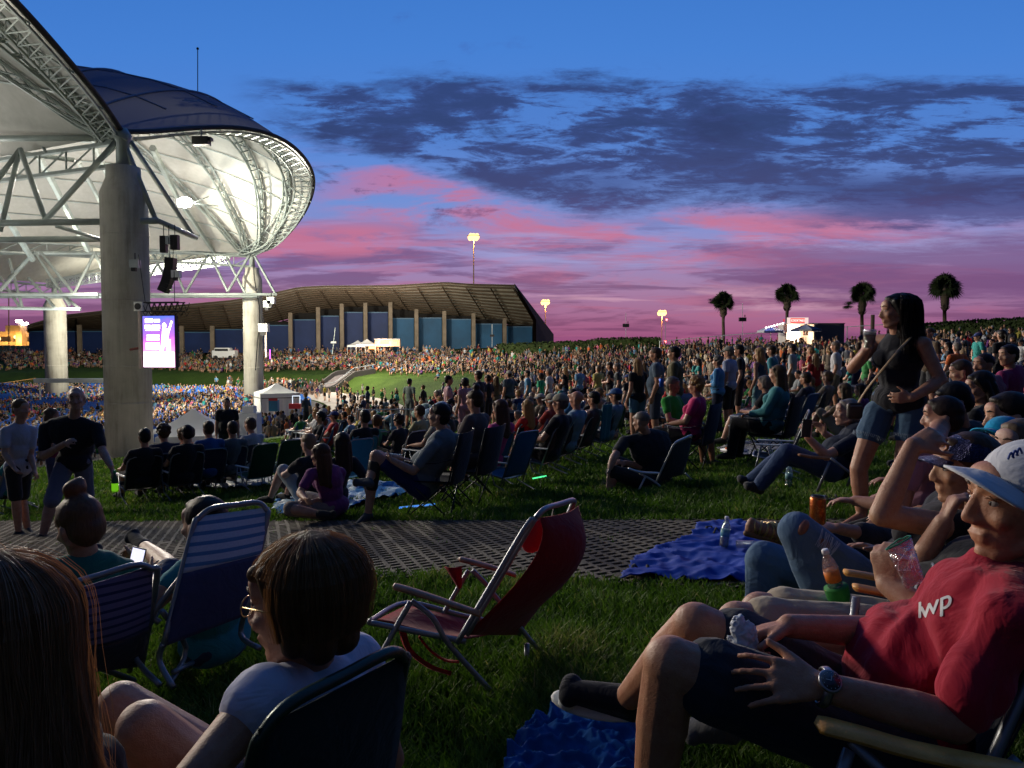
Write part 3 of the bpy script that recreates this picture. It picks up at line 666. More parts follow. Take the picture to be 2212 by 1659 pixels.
for u_ in posts:
    f = (u_ - 60) / 1105; vt = interp(Bp, u_) - 6; d = 150
    mb = MB(); a = at(u_, vt - 6, d); b = at(u_, 765, d); mb.box(((a.x + b.x) / 2, d, (a.z + b.z) / 2), (.75, .5, a.z - b.z)); mb.build('post', M_SHEDP, shed)
pan = [(60, 172, 716), (172, 265, 716), (265, 332, 718), (332, 393, 718), (393, 459, 718), (459, 540, 712), (540, 628, 703), (628, 688, 691), (688, 739, 683), (739, 790, 675), (790, 844, 675), (844, 900, 688), (900, 960, 687), (960, 1023, 690), (1023, 1090, 700), (1090, 1155, 706)]
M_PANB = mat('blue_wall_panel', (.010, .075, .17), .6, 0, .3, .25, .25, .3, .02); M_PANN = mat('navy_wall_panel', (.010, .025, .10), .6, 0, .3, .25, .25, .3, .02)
back = MB()
for k, (u0, u1, vt) in enumerate(pan):
    d = 152; g_ = 3.5 if u0 > 600 else 1.5
    a = at(u0 + g_ + 1, vt, d); b = at(u1 - g_ - 2, 762, d)
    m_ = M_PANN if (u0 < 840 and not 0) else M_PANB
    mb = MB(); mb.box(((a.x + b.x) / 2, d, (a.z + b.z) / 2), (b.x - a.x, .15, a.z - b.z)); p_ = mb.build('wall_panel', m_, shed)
    mb = MB(); mb.box(((a.x + b.x) / 2, d - .12, a.z), (b.x - a.x, .12, .18)); mb.build('rail', mat('panel_rail', (.05, .13, .24), .5), p_)
    KIDS.setdefault(p_.name, [])
    a2 = at(u0, interp(Bp, (u0 + u1) / 2) - 10, 155); b2 = at(u1, 765, 155)
    back.box(((a2.x + b2.x) / 2, 156, (a2.z + b2.z) / 2 - .5), (b2.x - a2.x, .3, a2.z - b2.z))
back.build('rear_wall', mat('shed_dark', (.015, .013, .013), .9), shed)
# end gable wedge
A = G_[NF][0]; B = G_[NF][NB]; tipd = 163; C1 = at(1196, 722, tipd); C0 = at(1196, 765, tipd); D0 = at(1158, 765, 152); D1 = at(1158, 690, 150)
mb = MB(); mb.add([A + V((0, 0, .5)), C1, C0, D0, D1, A + V((-.6, 0, 0)), C1 + V((-.6, .3, 0)), C0 + V((-.6, .3, 0)), D0 + V((-.6, .3, 0)), D1 + V((-.6, .3, 0))], [(0, 1, 4), (4, 1, 2, 3), (5, 9, 6), (9, 8, 7, 6), (0, 5, 6, 1), (1, 6, 7, 2), (2, 7, 8, 3)])
mb.build('gable_wall', mat('gable_brown', (.10, .065, .05), .8), shed)

# ================================================================ FAR THINGS
def mast(u, vt, vb, d, lab, dish=True, r=.16):
    zt = at(u, vt, d); zb = at(u, vb, d); t_ = thing('parking_light', lab, 'light mast', V((zt.x, zt.y, zb.z)), 0, 'orange parking lot light masts')
    h = zt.z - zb.z; MB().tube((0, 0, 0), (0, 0, h), r, 8, r * .6).build('pole', mat('mast_lit', (.55, .35, .15), .6), t_)
    mb = MB()
    for k in range(8): a = 2 * PI * k / 8; mb.ell((math.cos(a) * .85, math.sin(a) * .85, h + .1 * math.cos(a * 3)), (.55, .55, .8), None, 8, 6)
    mb.build('lamp_ring', emat('lamp_sodium', (1, .58, .20), 3.2), t_)
    mb = MB(); mb.path([(math.cos(a) * 1.5, math.sin(a) * 1.5, h + .25) for a in np.linspace(0, 2 * PI, 17)], .08, 4)
    for k in range(8): a = 2 * PI * k / 8; mb.tube((0, 0, h + .1), (math.cos(a) * 1.5, math.sin(a) * 1.5, h + .25), .05, 4)
    mb.build('head_frame', M_STEEL, t_)
    area('mast_light', (zt.x, zt.y, zt.z - .8), (0, 0, 0), .8, LP['mast'], (1, .55, .2), None, 'POINT')
mast(1023, 512, 640, 185, 'tallest orange parking lot light, rising behind the shed roof'); mast(1178, 653, 745, 235, 'orange parking lot light just right of the shed gable'); mast(1430, 676, 760, 230, 'orange parking lot light above the end of the dark hedge', r=.12)
for u_, vt, vm, vb, d, lb in [(1352, 676, 703, 742, 112, 'thin unlit pole with a small box over the middle of the hedge'), (1604, 655, 690, 745, 100, 'thin unlit pole with a small box right of the first palm'), (1262 - 0, 660, 715, 0, 0, '')]:
    if not d: continue
    a, m1, b = at(u_, vt, d), at(u_, vm, d), at(u_, vb, d)
    t_ = thing('unlit_pole', lb, 'pole', b); MB().tube((0, 0, 0), a - b, .035, 5).build('pole', M_STEEL, t_); MB().box(m1 - b, (.9, .4, .5)).box(m1 - b + V((.3, 0, .45)), (.1, .1, .3)).build('pole_box', M_BLACK, t_)
for u_, vt, vb, d, r in [(732, 722, 765, 120, .06)]:
    a, b = at(724, 0 + 708, d), at(718, 765, d); t_ = thing('unlit_pole', 'slender white pole leaning slightly in front of the blue shed panels', 'pole', b); MB().tube((0, 0, 0), a - b, .05, 5).build('pole', M_STEEL, t_); MB().box((a - b) * .45, (.8, .3, .3)).build('pole_box', M_WHITEP, t_)
a, b = at(1003 + 60, 700, 120), at(1063, 750, 120)
t_ = thing('unlit_pole', 'thin pole with a small box before the light blue end panels of the shed', 'pole', b); MB().tube((0, 0, 0), a - b, .05, 5).build('pole', M_STEEL, t_); MB().box((a - b) * .5, (.7, .3, .35)).build('pole_box', M_BLACK, t_)
# hedges
def leaf_mat(name, dark, lite):
    t = NT(name); c = t.obj(); cc = t.ramp(t.noise(c, 1.5, 5, .7), [(.3, dark), (.7, lite)]); return t.out(t.pr(cc, .8, 0, .15))
M_HEDGE = leaf_mat('hedge_leaf', (.010, .018, .005), (.035, .055, .012))
def hedge(name, pts, depth, label, dens):
    "pts: (u, vtop, d); hedge stands on the ground"
    t_ = thing(name, label, 'hedge', (0, 0, 0)); P = []
    core = MB(); leaf = MB(); Q = []
    for u, vt, d in pts:
        a = at(u, vt, d); Q.append((a, G(a.x, a.y, -.3)))
    for (a, b), (a2, b2) in zip(Q, Q[1:]):
        n_ = max(2, int((a2 - a).length / 1.5))
        for i in range(n_):
            f = i / n_; g2 = (i + 1) / n_; p, q = a.lerp(a2, f), a.lerp(a2, g2); r_, s_ = b.lerp(b2, f), b.lerp(b2, g2); off = V((.2, depth, 0))
            core.add([r_, s_, q - V((0, 0, .1)), p - V((0, 0, .1)), r_ + off, s_ + off, q + off - V((0, 0, .1)), p + off - V((0, 0, .1))], [(0, 1, 2, 3), (3, 2, 6, 7), (5, 4, 7, 6), (0, 3, 7, 4), (1, 5, 6, 2)])
        L = (a2 - a).length
        for k in range(int(L * dens)):
            f = random.random(); top = a.lerp(a2, f); bot = b.lerp(b2, f); h = random.random()
            if random.random() < .35: p = top + V((0, random.random() * depth, random.uniform(-.1, .12)))
            else: p = bot.lerp(top, h) + V((0, random.uniform(-.15, .05), 0))
            s_ = random.uniform(.08, .2); r1 = V((random.gauss(0, 1), random.gauss(0, 1), random.gauss(0, 1))).normalized() * s_; r2 = V((random.gauss(0, 1), random.gauss(0, 1), random.gauss(0, 1))).normalized() * s_
            leaf.add([p - r1, p + r2, p + r1, p - r2], [(0, 1, 2, 3)])
    core.build('hedge_core', M_HEDGE, t_); leaf.build('foliage', M_HEDGE, t_)
hedge('clipped_hedge', [(1075, 744, 116), (1150, 741, 114), (1265, 737, 111), (1290, 732, 110), (1428, 729, 106)], 1.6, 'dark clipped hedge on the ridge between the shed and the chain link fence', 90)
hedge('clipped_hedge', [(1985, 702, 78), (2060, 697, 75), (2140, 692, 71), (2260, 686, 66), (2500, 672, 58)], 2.0, 'tall dark clipped hedge behind the crowd, right of the last palm', 130)
# chain link fence
def chainfence(name, pts, hgt, label, pitch=3.0, colr=M_STEEL, mesh=.28, rp=.035):
    t_ = thing(name, label, 'fence', (0, 0, 0)); Q = [at(*p) for p in pts]; railm = MB(); wire = MB(); acc = 0
    for a, a2 in zip(Q, Q[1:]):
        L = (a2 - a).length; railm.tube(a, a2, rp, 5); n_ = max(1, int(L / pitch))
        for i in range(n_):
            p = a.lerp(a2, i / n_); MB().tube(V((p.x, p.y, p.z + .05)), V((p.x, p.y, p.z - hgt)), rp * 1.2, 6).build('post', colr, t_)
        D = (a2 - a) / L; m_ = int(L / mesh)
        for i in range(-int(hgt / mesh), m_):
            for sg in (1, -1):
                s0 = i * mesh; e0 = s0 + hgt
                lo, hi = max(0, s0), min(L, e0)
                if hi <= lo: continue
                z0 = (lo - s0); z1 = (hi - s0)
                if sg < 0: z0, z1 = hgt - z0, hgt - z1
                wire.tube(a + D * lo - V((0, 0, z0)), a + D * hi - V((0, 0, z1)), .006, 3, cap=False)
    railm.build('top_rail', colr, t_); wire.build('wire_mesh', colr, t_)
chainfence('chain_link_fence', [(1425, 737, 105), (1560, 725, 102), (1700, 714, 97), (1830, 706, 92), (1990, 696, 85)], 2.6, 'thin chain link fence along the ridge from the hedge past the palms', 4.5, M_STEEL, .35, .045)
MB_ = MB(); p = at(1885, 700, 88)
t_ = thing('fence_post', 'stout brown post standing in the fence line left of the standing woman', 'post', V((p.x, p.y, gz(p.x, p.y)))); MB().tube((0, 0, 0), (0, 0, at(1885, 680, 88).z - gz(p.x, p.y)), .22, 8).build('post', mat('post_wood', (.09, .06, .04), .8), t_)
# palms
M_FROND = leaf_mat('palm_frond', (.012, .02, .008), (.04, .055, .02)); M_TRUNK = mat('palm_trunk', (.10, .075, .055), .9, 0, .2, .35, 2, .6, .05)
def palm(u, vc, vb, d, dia, lab, boot=1.0, seed=0, extra=None):
    R_ = random.Random(seed); c = at(u, vc, d); b = G(c.x, c.y, -.2); t_ = thing('palm_tree', lab, 'palm tree', b, 0, 'cabbage palms along the ridge')
    h = c.z - b.z; r = dia * .56; base_z = h - r * .35
    mb = MB(); mb.path([(0, 0, 0), (.05, 0, h * .3), (0, .05, h * .6), (0, 0, base_z - 1.9 * boot), (0, 0, base_z - 1.3 * boot), (0, 0, base_z - .7 * boot), (0, 0, base_z), (0, 0, h - .1)], [.26, .22, .2, .22, .42, .46, .34, .2], 10); 
    for k in range(60):
        a = R_.random() * 2 * PI; z = base_z - R_.uniform(.1, 1.7) * boot; q = V((math.cos(a), math.sin(a), 0)); mb.tube(q * .3 + V((0, 0, z - .15)), q * .55 + V((0, 0, z + .2)), .05, 4, .02)
    mb.build('trunk', M_TRUNK, t_, smooth=True)
    lf = MB(); cen = V((0, 0, h))
    for k in range(58):
        a = R_.random() * 2 * PI; e = R_.uniform(-.55, 1.45); ln = r * R_.uniform(.75, 1.08)
        dr = V((math.cos(a) * math.cos(e), math.sin(a) * math.cos(e), math.sin(e)))
        st = cen + dr * ln * .42 + V((0, 0, -.15)); lf.tube(cen + V((0, 0, -.35)), st, .03, 4, .02)
        sx, sy = basis(dr)
        # costapalmate fan: many narrow leaflets that droop at their tips
        ax = sx * math.cos(R_.random() * 6) + sy * math.sin(R_.random() * 6); ax = (ax - dr * ax.dot(dr)).normalized()
        for j in range(17):
            th = (j / 16 - .5) * 4.0; q = dr * math.cos(th) + ax * math.sin(th); l2 = ln * .55 * (1 - .25 * abs(j / 16 - .5)); sidev = (ax * math.cos(th) - dr * math.sin(th)) * .07
            mid = st + q * l2 * .6; tip = st + q * l2 + V((0, 0, -.28 * l2 * R_.random() - .1))
            lf.add([st, mid - sidev, tip, mid + sidev], [(0, 1, 2, 3)])
    if extra:
        ex = V(extra)
        for k in range(14):
            dr = V((R_.gauss(-.4, 1), R_.gauss(0, 1), R_.gauss(-.2, .8))).normalized()
            sx, _ = basis(dr)
            for j in range(9):
                th = (j / 8 - .5) * 2.5; q = dr * math.cos(th) + sx * math.sin(th); tip = cen + ex + q * .85; sidev = sx * .05
                lf.add([cen + ex, cen + ex + q * .5 - sidev, tip, cen + ex + q * .5 + sidev], [(0, 1, 2, 3)])
        lf.tube(cen + V((0, 0, -.5)), cen + ex, .04, 4)
    lf.build('crown', M_FROND, t_)
palm(1563, 651, 745, 108, 3.5, 'leftmost palm, smallest crown with a tuft apart on its left', .8, 1, (-1.5, 0, .1)); palm(1701, 634, 745, 104, 3.4, 'palm rising directly behind the cocktails stand', .9, 2)
palm(1863, 633, 745, 98, 3.5, 'palm between the cocktails stand and the standing woman, with a loose low tuft', 1.1, 3, (-1.75, 0, -1.55)); palm(2042, 619, 740, 90, 3.9, 'rightmost palm with the widest round crown, above the tall hedge', 1.1, 5)
# cocktails stand
d = 79; cs = at(1740, 745, d); cs.z = gz(cs.x, cs.y) + .0
stand = thing('drinks_stand', 'white lit cocktails stand with a red sign board on its roof', 'drinks stand', cs)
def rel(u, v, dd=d): return at(u, v, dd) - cs
zb = -.2
M_STW = mat('stand_white', (.55, .50, .46), .7, 0, .3, .1, 1); M_STG = mat('stand_grey', (.12, .11, .13), .8, 0, .3, .1, 1)
a, b = rel(1692, 701), rel(1752, 745)
MB().box(((a.x + b.x) / 2, 1.2, (a.z + zb) / 2), (b.x - a.x, .1, a.z - zb)).build('back_wall', M_STW, stand)
a2 = rel(1752, 699)
MB().box((a2.x, .2, (a2.z + zb) / 2), (.12, 2.2, a2.z - zb)).build('side_wall', M_STW, stand); MB().box((a.x, .2, (a.z + zb) / 2), (.12, 2.2, a.z - zb)).build('side_wall', M_STW, stand)
MB().box(((a.x + b.x) / 2, .2, a.z + .06), (b.x - a.x + .4, 2.6, .12)).build('roof', M_STW, stand)
MB().box(((a.x + b.x) / 2, -.95, zb + .6), (b.x - a.x, .5, 1.1)).build('counter', M_STW, stand)
cc = rel(1720, 730); e1_, e2_ = rel(1697, 0).x, rel(1736, 0).x
p0, p1 = rel(1697, 703), rel(1736, 737)
MB().box(((p0.x + p1.x) / 2, 1.05, (p0.z + p1.z) / 2), (p1.x - p0.x, .05, p0.z - p1.z)).build('lit_panel', emat('stand_glow', (1, .72, .50), 7), stand)
MB().box((rel(1744, 0).x, -1.0, rel(0, 715).z), (.5, .04, .9)).box((rel(1700, 0).x, -1.0, rel(0, 710).z), (.4, .04, .8)).build('menu_board', mat('menu_pale', (.6, .35, .3), .6), stand)
s0, s1 = rel(1692, 687), rel(1737, 700)
MB().box(((s0.x + s1.x) / 2, -1.1, (s0.z + s1.z) / 2), (s1.x - s0.x, .08, s0.z - s1.z)).build('sign_board', emat('sign_white', (1, .75, .7), 1.0), stand)
r0, r1 = rel(1699, 688.5), rel(1729, 698.5)
MB().box(((r0.x + r1.x) / 2, -1.16, (r0.z + r1.z) / 2), (r1.x - r0.x, .03, r0.z - r1.z)).build('sign_panel', emat('sign_red', (1, .08, .06), 1.1), stand)
fc_ = bpy.data.curves.new('sign_letters', 'FONT'); fc_.body = 'COCKTAILS'; fc_.align_x = 'CENTER'; fc_.align_y = 'CENTER'; fc_.size = .36; fc_.extrude = .01
fc_.space_character = 1.0
ft = bpy.data.objects.new('tmp', fc_); COL.objects.link(ft); dg = bpy.context.evaluated_depsgraph_get(); tm = bpy.data.meshes.new_from_object(ft.evaluated_get(dg)); bpy.data.objects.remove(ft)
tm.name = 'sign_letters'; tm.materials.clear(); tm.materials.append(emat('letter_white', (1, .9, .85), 2.2)); lo = bpy.data.objects.new('sign_letters', tm); lo.rotation_euler = (PI / 2, 0, 0)
wd = max(v.co.x for v in tm.vertices) - min(v.co.x for v in tm.vertices); k = (r1.x - r0.x) * .94 / wd; lo.scale = (k, k * 1.2, 1); lo.location = ((r0.x + r1.x) / 2, -1.19, (r0.z + r1.z) / 2); link(lo, stand)
MB().ell((rel(1695.3, 0).x, -1.17, rel(0, 693).z), (.08, .02, .14)).build('sign_emblem', emat('emblem_red', (.8, .05, .05), 1), stand)
area('stand_lamp', cs + V((rel(1716, 0).x, -.6, 2.1)), cs, .5, LP['stand'], (1, .7, .45), None, 'POINT')
# grey store box beside it
q0, q1 = at(1752, 700, 80), at(1818, 747, 80); bx = thing('storage_container', 'plain grey storage box joined to the right of the cocktails stand', 'container', V(((q0.x + q1.x) / 2, 80, gz(q0.x, 80))))
MB().box((0, .6, (q0.z - gz(q0.x, 80)) / 2), (q1.x - q0.x - .1, 2.6, q0.z - gz(q0.x, 80))).build('body', M_STG, bx); MB().box((0, .6, q0.z - gz(q0.x, 80) + .04), (q1.x - q0.x, 2.7, .08)).build('roof', M_STG, bx)
# umbrellas
def umbrella(u, v, d, rad, lab, cols=((.03, .05, .12), (.5, .5, .5)), zr=0):
    p = at(u, v, d); gz_ = gz(p.x, p.y); t_ = thing('market_umbrella', lab, 'umbrella', V((p.x, p.y, gz_)), zr); h = p.z - gz_
    MB().tube((0, 0, 0), (0, 0, h), .03, 6).build('pole', M_STEEL, t_)
    mb = MB()
    for k in range(8):
        mb.mi = k % 2; a, b = 2 * PI * k / 8, 2 * PI * (k + 1) / 8; m_ = (a + b) / 2
        A_, B_ = V((math.cos(a) * rad, math.sin(a) * rad, h - .55)), V((math.cos(b) * rad, math.sin(b) * rad, h - .55)); mb.add([(0, 0, h), A_, (A_ + B_) / 2 * .985, B_], [(0, 1, 2, 3)]); mb.add([A_, B_, B_ - V((0, 0, .18)), A_ - V((0, 0, .18))], [(0, 1, 2, 3)])
    mb.build('canopy', [mat('umb%d' % i + '_' + lab[:4].strip(), c_, .8) for i, c_ in enumerate(cols)], t_)
umbrella(1741, 700, 77, 1.55, 'dark and pale striped umbrella in front of the cocktails stand'); umbrella(1665, 703, 78, 1.4, 'white and blue umbrella left of the cocktails stand', ((.5, .5, .55), (.05, .08, .3)))
for k, (u_, v_) in enumerate([(1671, 702), (1681, 700), (1686, 698), (1690, 697)]):
    pass
sl = thing('string_lights', 'row of small white bulbs over the gap left of the cocktails stand', 'lights', at(1660, 706, 77)); mb = MB(); bb = MB(); base_ = at(1660, 706, 77)
pts = [at(1655 + k * 6, 708 - k * 1.6, 77) - base_ for k in range(7)]
MB().path(pts, .012, 4).build('wire', M_BLACK, sl); [bb.ell(p, (.07, .07, .07), None, 8, 6) for p in pts]; bb.build('bulb', emat('bulb_white', (1, .85, .8), 22), sl)
# tents
M_TENT = mat('tent_vinyl', (.66, .66, .65), .55, 0, .3, .06, .5, .2, .02)
def tent(u, v_top, d, w_, dp, hw, hr, lab, rz=0, walls=True, peak=1, zfix=None, name='frame_tent', grp=None, m=None):
    p = at(u, v_top, d); zg = gz(p.x, p.y) if zfix is None else zfix; t_ = thing(name, lab, 'tent', V((p.x, p.y, zg)), rz, grp); m = m or M_TENT
    H = p.z - zg; hw = H - hr
    a, b = w_ / 2, dp / 2; mb = MB()
    if peak == 1: R0 = R1 = V((0, 0, H))
    else: R0, R1 = V((-a * .35, 0, H)), V((a * .35, 0, H))
    N = 6
    def sag(P_, Q_, f): q = P_.lerp(Q_, f); q.z -= .12 * hr * math.sin(PI * f); return q
    cs_ = [V((-a, -b, hw)), V((a, -b, hw)), V((a, b, hw)), V((-a, b, hw))]; rs_ = [R0, R1, R1, R0]
    for k in range(4):
        c0, c1 = cs_[k], cs_[(k + 1) % 4]; r0_, r1_ = rs_[k], rs_[(k + 1) % 4]
        P_ = [[sag(c0, r0_, j / N).lerp(sag(c1, r1_, j / N), i / 6) for j in range(N + 1)] for i in range(7)]; mb.grid(P_)
        mb.add([c0, c1, c1 - V((0, 0, .35)), c0 - V((0, 0, .35))], [(0, 1, 2, 3)])
    tr_ = MB(); tr_.path([c_ * 1.004 - V((0, 0, .36)) for c_ in cs_], .03, 4, closed=True); tr_.build('eave_shade_strip', mat('eave_shade_grey', (.08, .08, .08), .7), t_)  # dark strip standing in for the shadow line under the eave
    mb.build('tent_roof', m, t_, smooth=False)
    mb = MB()
    for c_ in cs_: mb.tube((c_.x, c_.y, 0), c_, .045, 6)
    mb.build('tent_frame', M_STEEL, t_)
    if walls:
        mb = MB()
        for k in range(4):
            c0, c1 = cs_[k] * .985, cs_[(k + 1) % 4] * .985; n_ = 14
            P_ = []
            for i in range(n_ + 1):
                q = c0.lerp(c1, i / n_); o_ = V((q.x, q.y, 0)).normalized() * (.05 * (1 if i % 2 else -1)); P_.append([V((q.x, q.y, hw - .2)) + o_ * .3, V((q.x, q.y, 0.05)) + o_])
            mb.grid(P_)
        mb.build('tent_wall', m, t_)
    return t_
tent(416, 882, 46, 5.2, 4.6, 2.2, 1.45, 'large white walled tent on the concourse, its ridge lit, below the seats', .3, True, 1)
tent(492, 896, 48, 3.4, 3.8, 2, 1.1, 'lower white tent joined right of the large walled tent', .3, True, 1)
tent(597, 827, 60, 2.9, 2.9, 2.0, .75, 'small white peaked tent at the edge of the seats near the far column', .5)
tent(773, 735, 140, 3.2, 3, 2, .9, 'left one of the two white peaked stall tents before the shed', 0, False, grp='stall tents before the shed'); tent(793, 732, 139, 3.4, 3, 2, 1.0, 'right and higher one of the two white peaked stall tents before the shed', 0, False, grp='stall tents before the shed')
fs = thing('food_stall', 'orange lit food stall before the shed, right of the white stall tents', 'food stall', at(838, 752, 139)); 
MB().box((0, 0, .9), (4.4, .3, 1.2)).box((-2.2, 0, .4), (.1, 1.2, 2.4)).box((2.2, 0, .4), (.1, 1.2, 2.4)).build('body', mat('stall_pale', (.5, .4, .3), .7), fs); MB().box((0, -.3, 1.6), (4.6, 1.5, .1)).build('roof', M_WHITEP, fs)
MB().box((-.6, -.2, 1.0), (1.6, .05, .7)).box((1.2, -.2, .9), (1.0, .05, .5)).box((-2.8, -.2, .1), (1.2, .05, .5)).build('lit_menu', emat('stall_orange', (1, .38, .1), 7), fs)
area('stall_lamp', at(826, 746, 137.5), (0, 0, 0), .5, LP['stall'], (1, .55, .3), None, 'POINT'); area('stall_lamp', at(780, 748, 137.5), (0, 0, 0), .5, LP['stall'] * .5, (1, .7, .5), None, 'POINT')
# gate lights: open sign box and white kiosk on the concourse
k1 = thing('exit_sign_box', 'white box with blue printing standing at the right end of the large tent', 'sign box', at(541, 925, 47)); MB().box((0, 0, 0), (1.1, .9, 1.9)).build('body', M_WHITEP, k1); MB().box((.1, -.47, .45), (.16, .02, .36)).box((.1, -.47, .1), (.4, .02, .08)).box((-.0, -.47, -.15), (.08, .02, .4)).box((.12, -.47, -.33), (.3, .02, .07)).build('lettering', mat('print_blue', (.03, .06, .3), .6), k1); MB().box((-.05, 0, 1.15), (.7, .6, .45)).build('vent', M_WHITEP, k1)
k2 = thing('blue_kiosk', 'blue and red vending kiosk at the foot of the small peaked tent', 'kiosk', at(592, 876, 56)); k2.scale = (.5,) * 3; MB().box((0, 0, 0), (1.3, .9, 1.6)).build('body', mat('kiosk_blue', (.03, .17, .3), .5), k2); MB().box((0, -.46, .9), (1.3, .06, .35)).build('header', mat('kiosk_red', (.4, .03, .03), .5), k2)
k3 = thing('lit_cart', 'glowing white frame cart among the red shirts beside the small peaked tent', 'cart', at(640, 868, 57)); k3.scale = (.55,) * 3; mb = MB()
for a, b in (((-.5, 0, -.7), (-.5, 0, .8)), ((.5, 0, -.7), (.5, 0, .8)), ((-.5, 0, .8), (.5, 0, .8))): mb.tube(a, b, .04, 6)
mb.build('light_frame', emat('cart_light', (.8, .9, 1), 1.8), k3); MB().box((-.2, .3, -.6), (1.6, .8, .7)).build('cart_body', mat('cart_red', (.5, .03, .04), .5), k3)
# far bank: stair and ramp across the grass
def ribbon(name, pts, wdt, m, kind='structure', dz=.05, label=None, cat=None):
    Q = [onground(u, v) for u, v in pts]; Q = smooth_pts(Q, 8); mb = MB(); P = []
    for i, q in enumerate(Q):
        d = (Q[min(i + 1, len(Q) - 1)] - Q[max(i - 1, 0)]); d.z = 0; n_ = V((-d.y, d.x, 0)).normalized(); P.append([G(*(q + n_ * k * wdt / 2).xy, dz) for k in (-1, -.5, 0, .5, 1)])
    mb.grid(P); o = mb.build(name, m, smooth=True); tag(o, label, cat, kind=kind); return o
rp = [at(664, 868, 98), at(700, 848, 102.5), at(740, 828, 106.5), at(785, 812, 110.5)]
mb = MB()
ramp_w = V((.75, -.66, 0)).normalized() * 1.7
P_ = [[V((p.x, p.y, 0)) + ramp_w * k for k in (-1, 0, 1)] for p in smooth_pts(rp, 8)]
P_ = [[V((q.x, q.y, max(gz(q.x, q.y), gz(*r[1].xy)) + .12)) for q in r] for r in P_]
mb.grid(P_, True); o = mb.build('lawn_ramp', mat('ramp_grey', (.15, .13, .13), .9, 0, .2, .25, 1)); tag(o, kind='structure')
rw = thing('handrail_wall', 'low concrete stair wall with a rail beside the grass ramp on the far bank', 'wall', (0, 0, 0))
for k, sgn in ((0, -1.15), (1, 1.15), (2, 1.55)):
    mb = MB(); pts = [V((p.x, p.y, 0)) + ramp_w * sgn for p in smooth_pts(rp, 6)]; pts = [V((q.x, q.y, gz(q.x, q.y) + .35)) for q in pts]
    for a, b in zip(pts, pts[1:]): mb.box((a + b) / 2, (.22, (b - a).length * 1.02, .75), ((b - a).to_track_quat('Y', 'Z')).to_matrix())
    mb.build('stair_wall', mat('stair_wall_grey', (.12, .11, .1), .9), rw)
mb = MB(); pts = [p + V((0, 0, .9)) for p in pts]; mb.path(pts, .05, 5); mb.build('rail', M_STEEL, rw)
# garage, lit orange, far left
gd = 255; g0, g1 = at(-20, 700, gd), at(92, 790, gd); gar = thing('parking_garage', 'orange lit multi storey parking garage in the far left distance', 'parking garage', V((at(35, 760, gd).x, gd, 0)))
M_GAR = mat('garage_wall', (.55, .42, .26), .8, 0, .2, .1, .2); ox = at(35, 760, gd).x
def gx(u): return at(u, 760, gd).x - ox
def gzv(v): return at(35, v, gd).z
for (v0, v1) in [(716, 727), (738, 746), (757, 764), (774, 792)]: MB().box(((gx(-60) + gx(92)) / 2, 0, (gzv(v0) + gzv(v1)) / 2), (gx(92) - gx(-60), .6, gzv(v0) - gzv(v1))).build('parapet', M_GAR, gar)
MB().box(((gx(45) + gx(58)) / 2, -1, (gzv(705) + gzv(792)) / 2), (gx(58) - gx(45), 3, gzv(705) - gzv(792))).box(((gx(26) + gx(57)) / 2, -1.5, gzv(710)), (gx(57) - gx(26), 3, gzv(703) - gzv(716))).build('stair_tower', M_GAR, gar)
MB().box((gx(38), 9, (gzv(716) + gzv(790)) / 2), (gx(92) - gx(-60), .5, gzv(716) - gzv(790))).build('back_wall', mat('garage_in', (.4, .28, .14), .8), gar)
mb = MB(); [mb.box((gx(u_), 2, (gzv(716) + gzv(792)) / 2), (.8, .8, gzv(716) - gzv(792))) for u_ in (-10, 20, 70, 90)]; mb.build('pillars', M_GAR, gar)
mb = MB()
for u_, v_ in [(37, 728), (86, 730), (88, 735), (38, 768), (0, 732), (4, 752), (66, 752), (75, 733)]: mb.ell((gx(u_), -.5, gzv(v_)), (.7, .5, .6), None, 8, 6)
mb.build('garage_lamp', emat('garage_lamp', (1, .55, .15), 6), gar)
for u_, v_ in [(37, 734), (80, 738), (0, 740), (60, 770)]: area('garage_light', at(u_, v_, gd - 4), (0, 0, 0), 1, LP['garage'], (1, .55, .15), None, 'POINT')
for u_, v_, lb in [(41, 694, 'left pinkish twin floodlight on the garage roof'), (53, 699, 'right pinkish floodlight on the garage roof')]:
    t_ = thing('roof_light', lb, 'light mast', at(u_, 712, gd - 2)); h = (at(u_, v_, gd - 2) - at(u_, 712, gd - 2)).z
    MB().tube((0, 0, 0), (0, 0, h), .12, 6).build('pole', M_STEEL, t_); MB().ell((-.5, 0, h), (.6, .4, .45), None, 8, 6).ell((.7, 0, h), (.6, .4, .45), None, 8, 6).build('lamp', emat('lamp_pink', (1, .75, .7), 40), t_)
t_ = thing('parking_light', 'thin orange lit mast at the far left edge before the garage', 'light mast', at(19, 775, 200)); MB().tube((0, 0, 0), at(19, 642, 200) - at(19, 775, 200), .12, 6).build('pole', mat('mast_orange', (.7, .35, .1), .6), t_)
# road strip, cars with headlights, orange fence at far left
mb = MB(); mb.grid([[at(u_, v_, d_) for u_ in (-80, 40, 98)] for v_, d_ in ((786, 190), (806, 150), (818, 140))], True); o = mb.build('access_road', mat('road_dark', (.06, .05, .04), .9)); tag(o, kind='structure')
for k, (u_, v_, lb) in enumerate([(8, 806, 'car with bright pinkish headlights on the road at the left edge'), (32, 808, 'second car on the far left road, its lamps dimmer')]):
    t_ = thing('parked_car', lb, 'car', at(u_, v_, 148)); mb = MB(); mb.box((0, 0, .5), (1.9, 4.2, .7)); mb.box((0, .2, 1.1), (1.6, 2.2, .6)); bo = mb.build('body', mat('car_dark', (.05, .04, .04), .3, .3, .5), t_)
    bv = bo.modifiers.new('b', 'BEVEL'); bv.width = .15; bv.segments = 3
    for sx in (-.65, .65): MB().ell((sx, -2.1, .55), (.25, .12, .2), None, 8, 6).build('headlight', emat('headlight', (1, .75, .85), 50 if k == 0 else 20), t_)
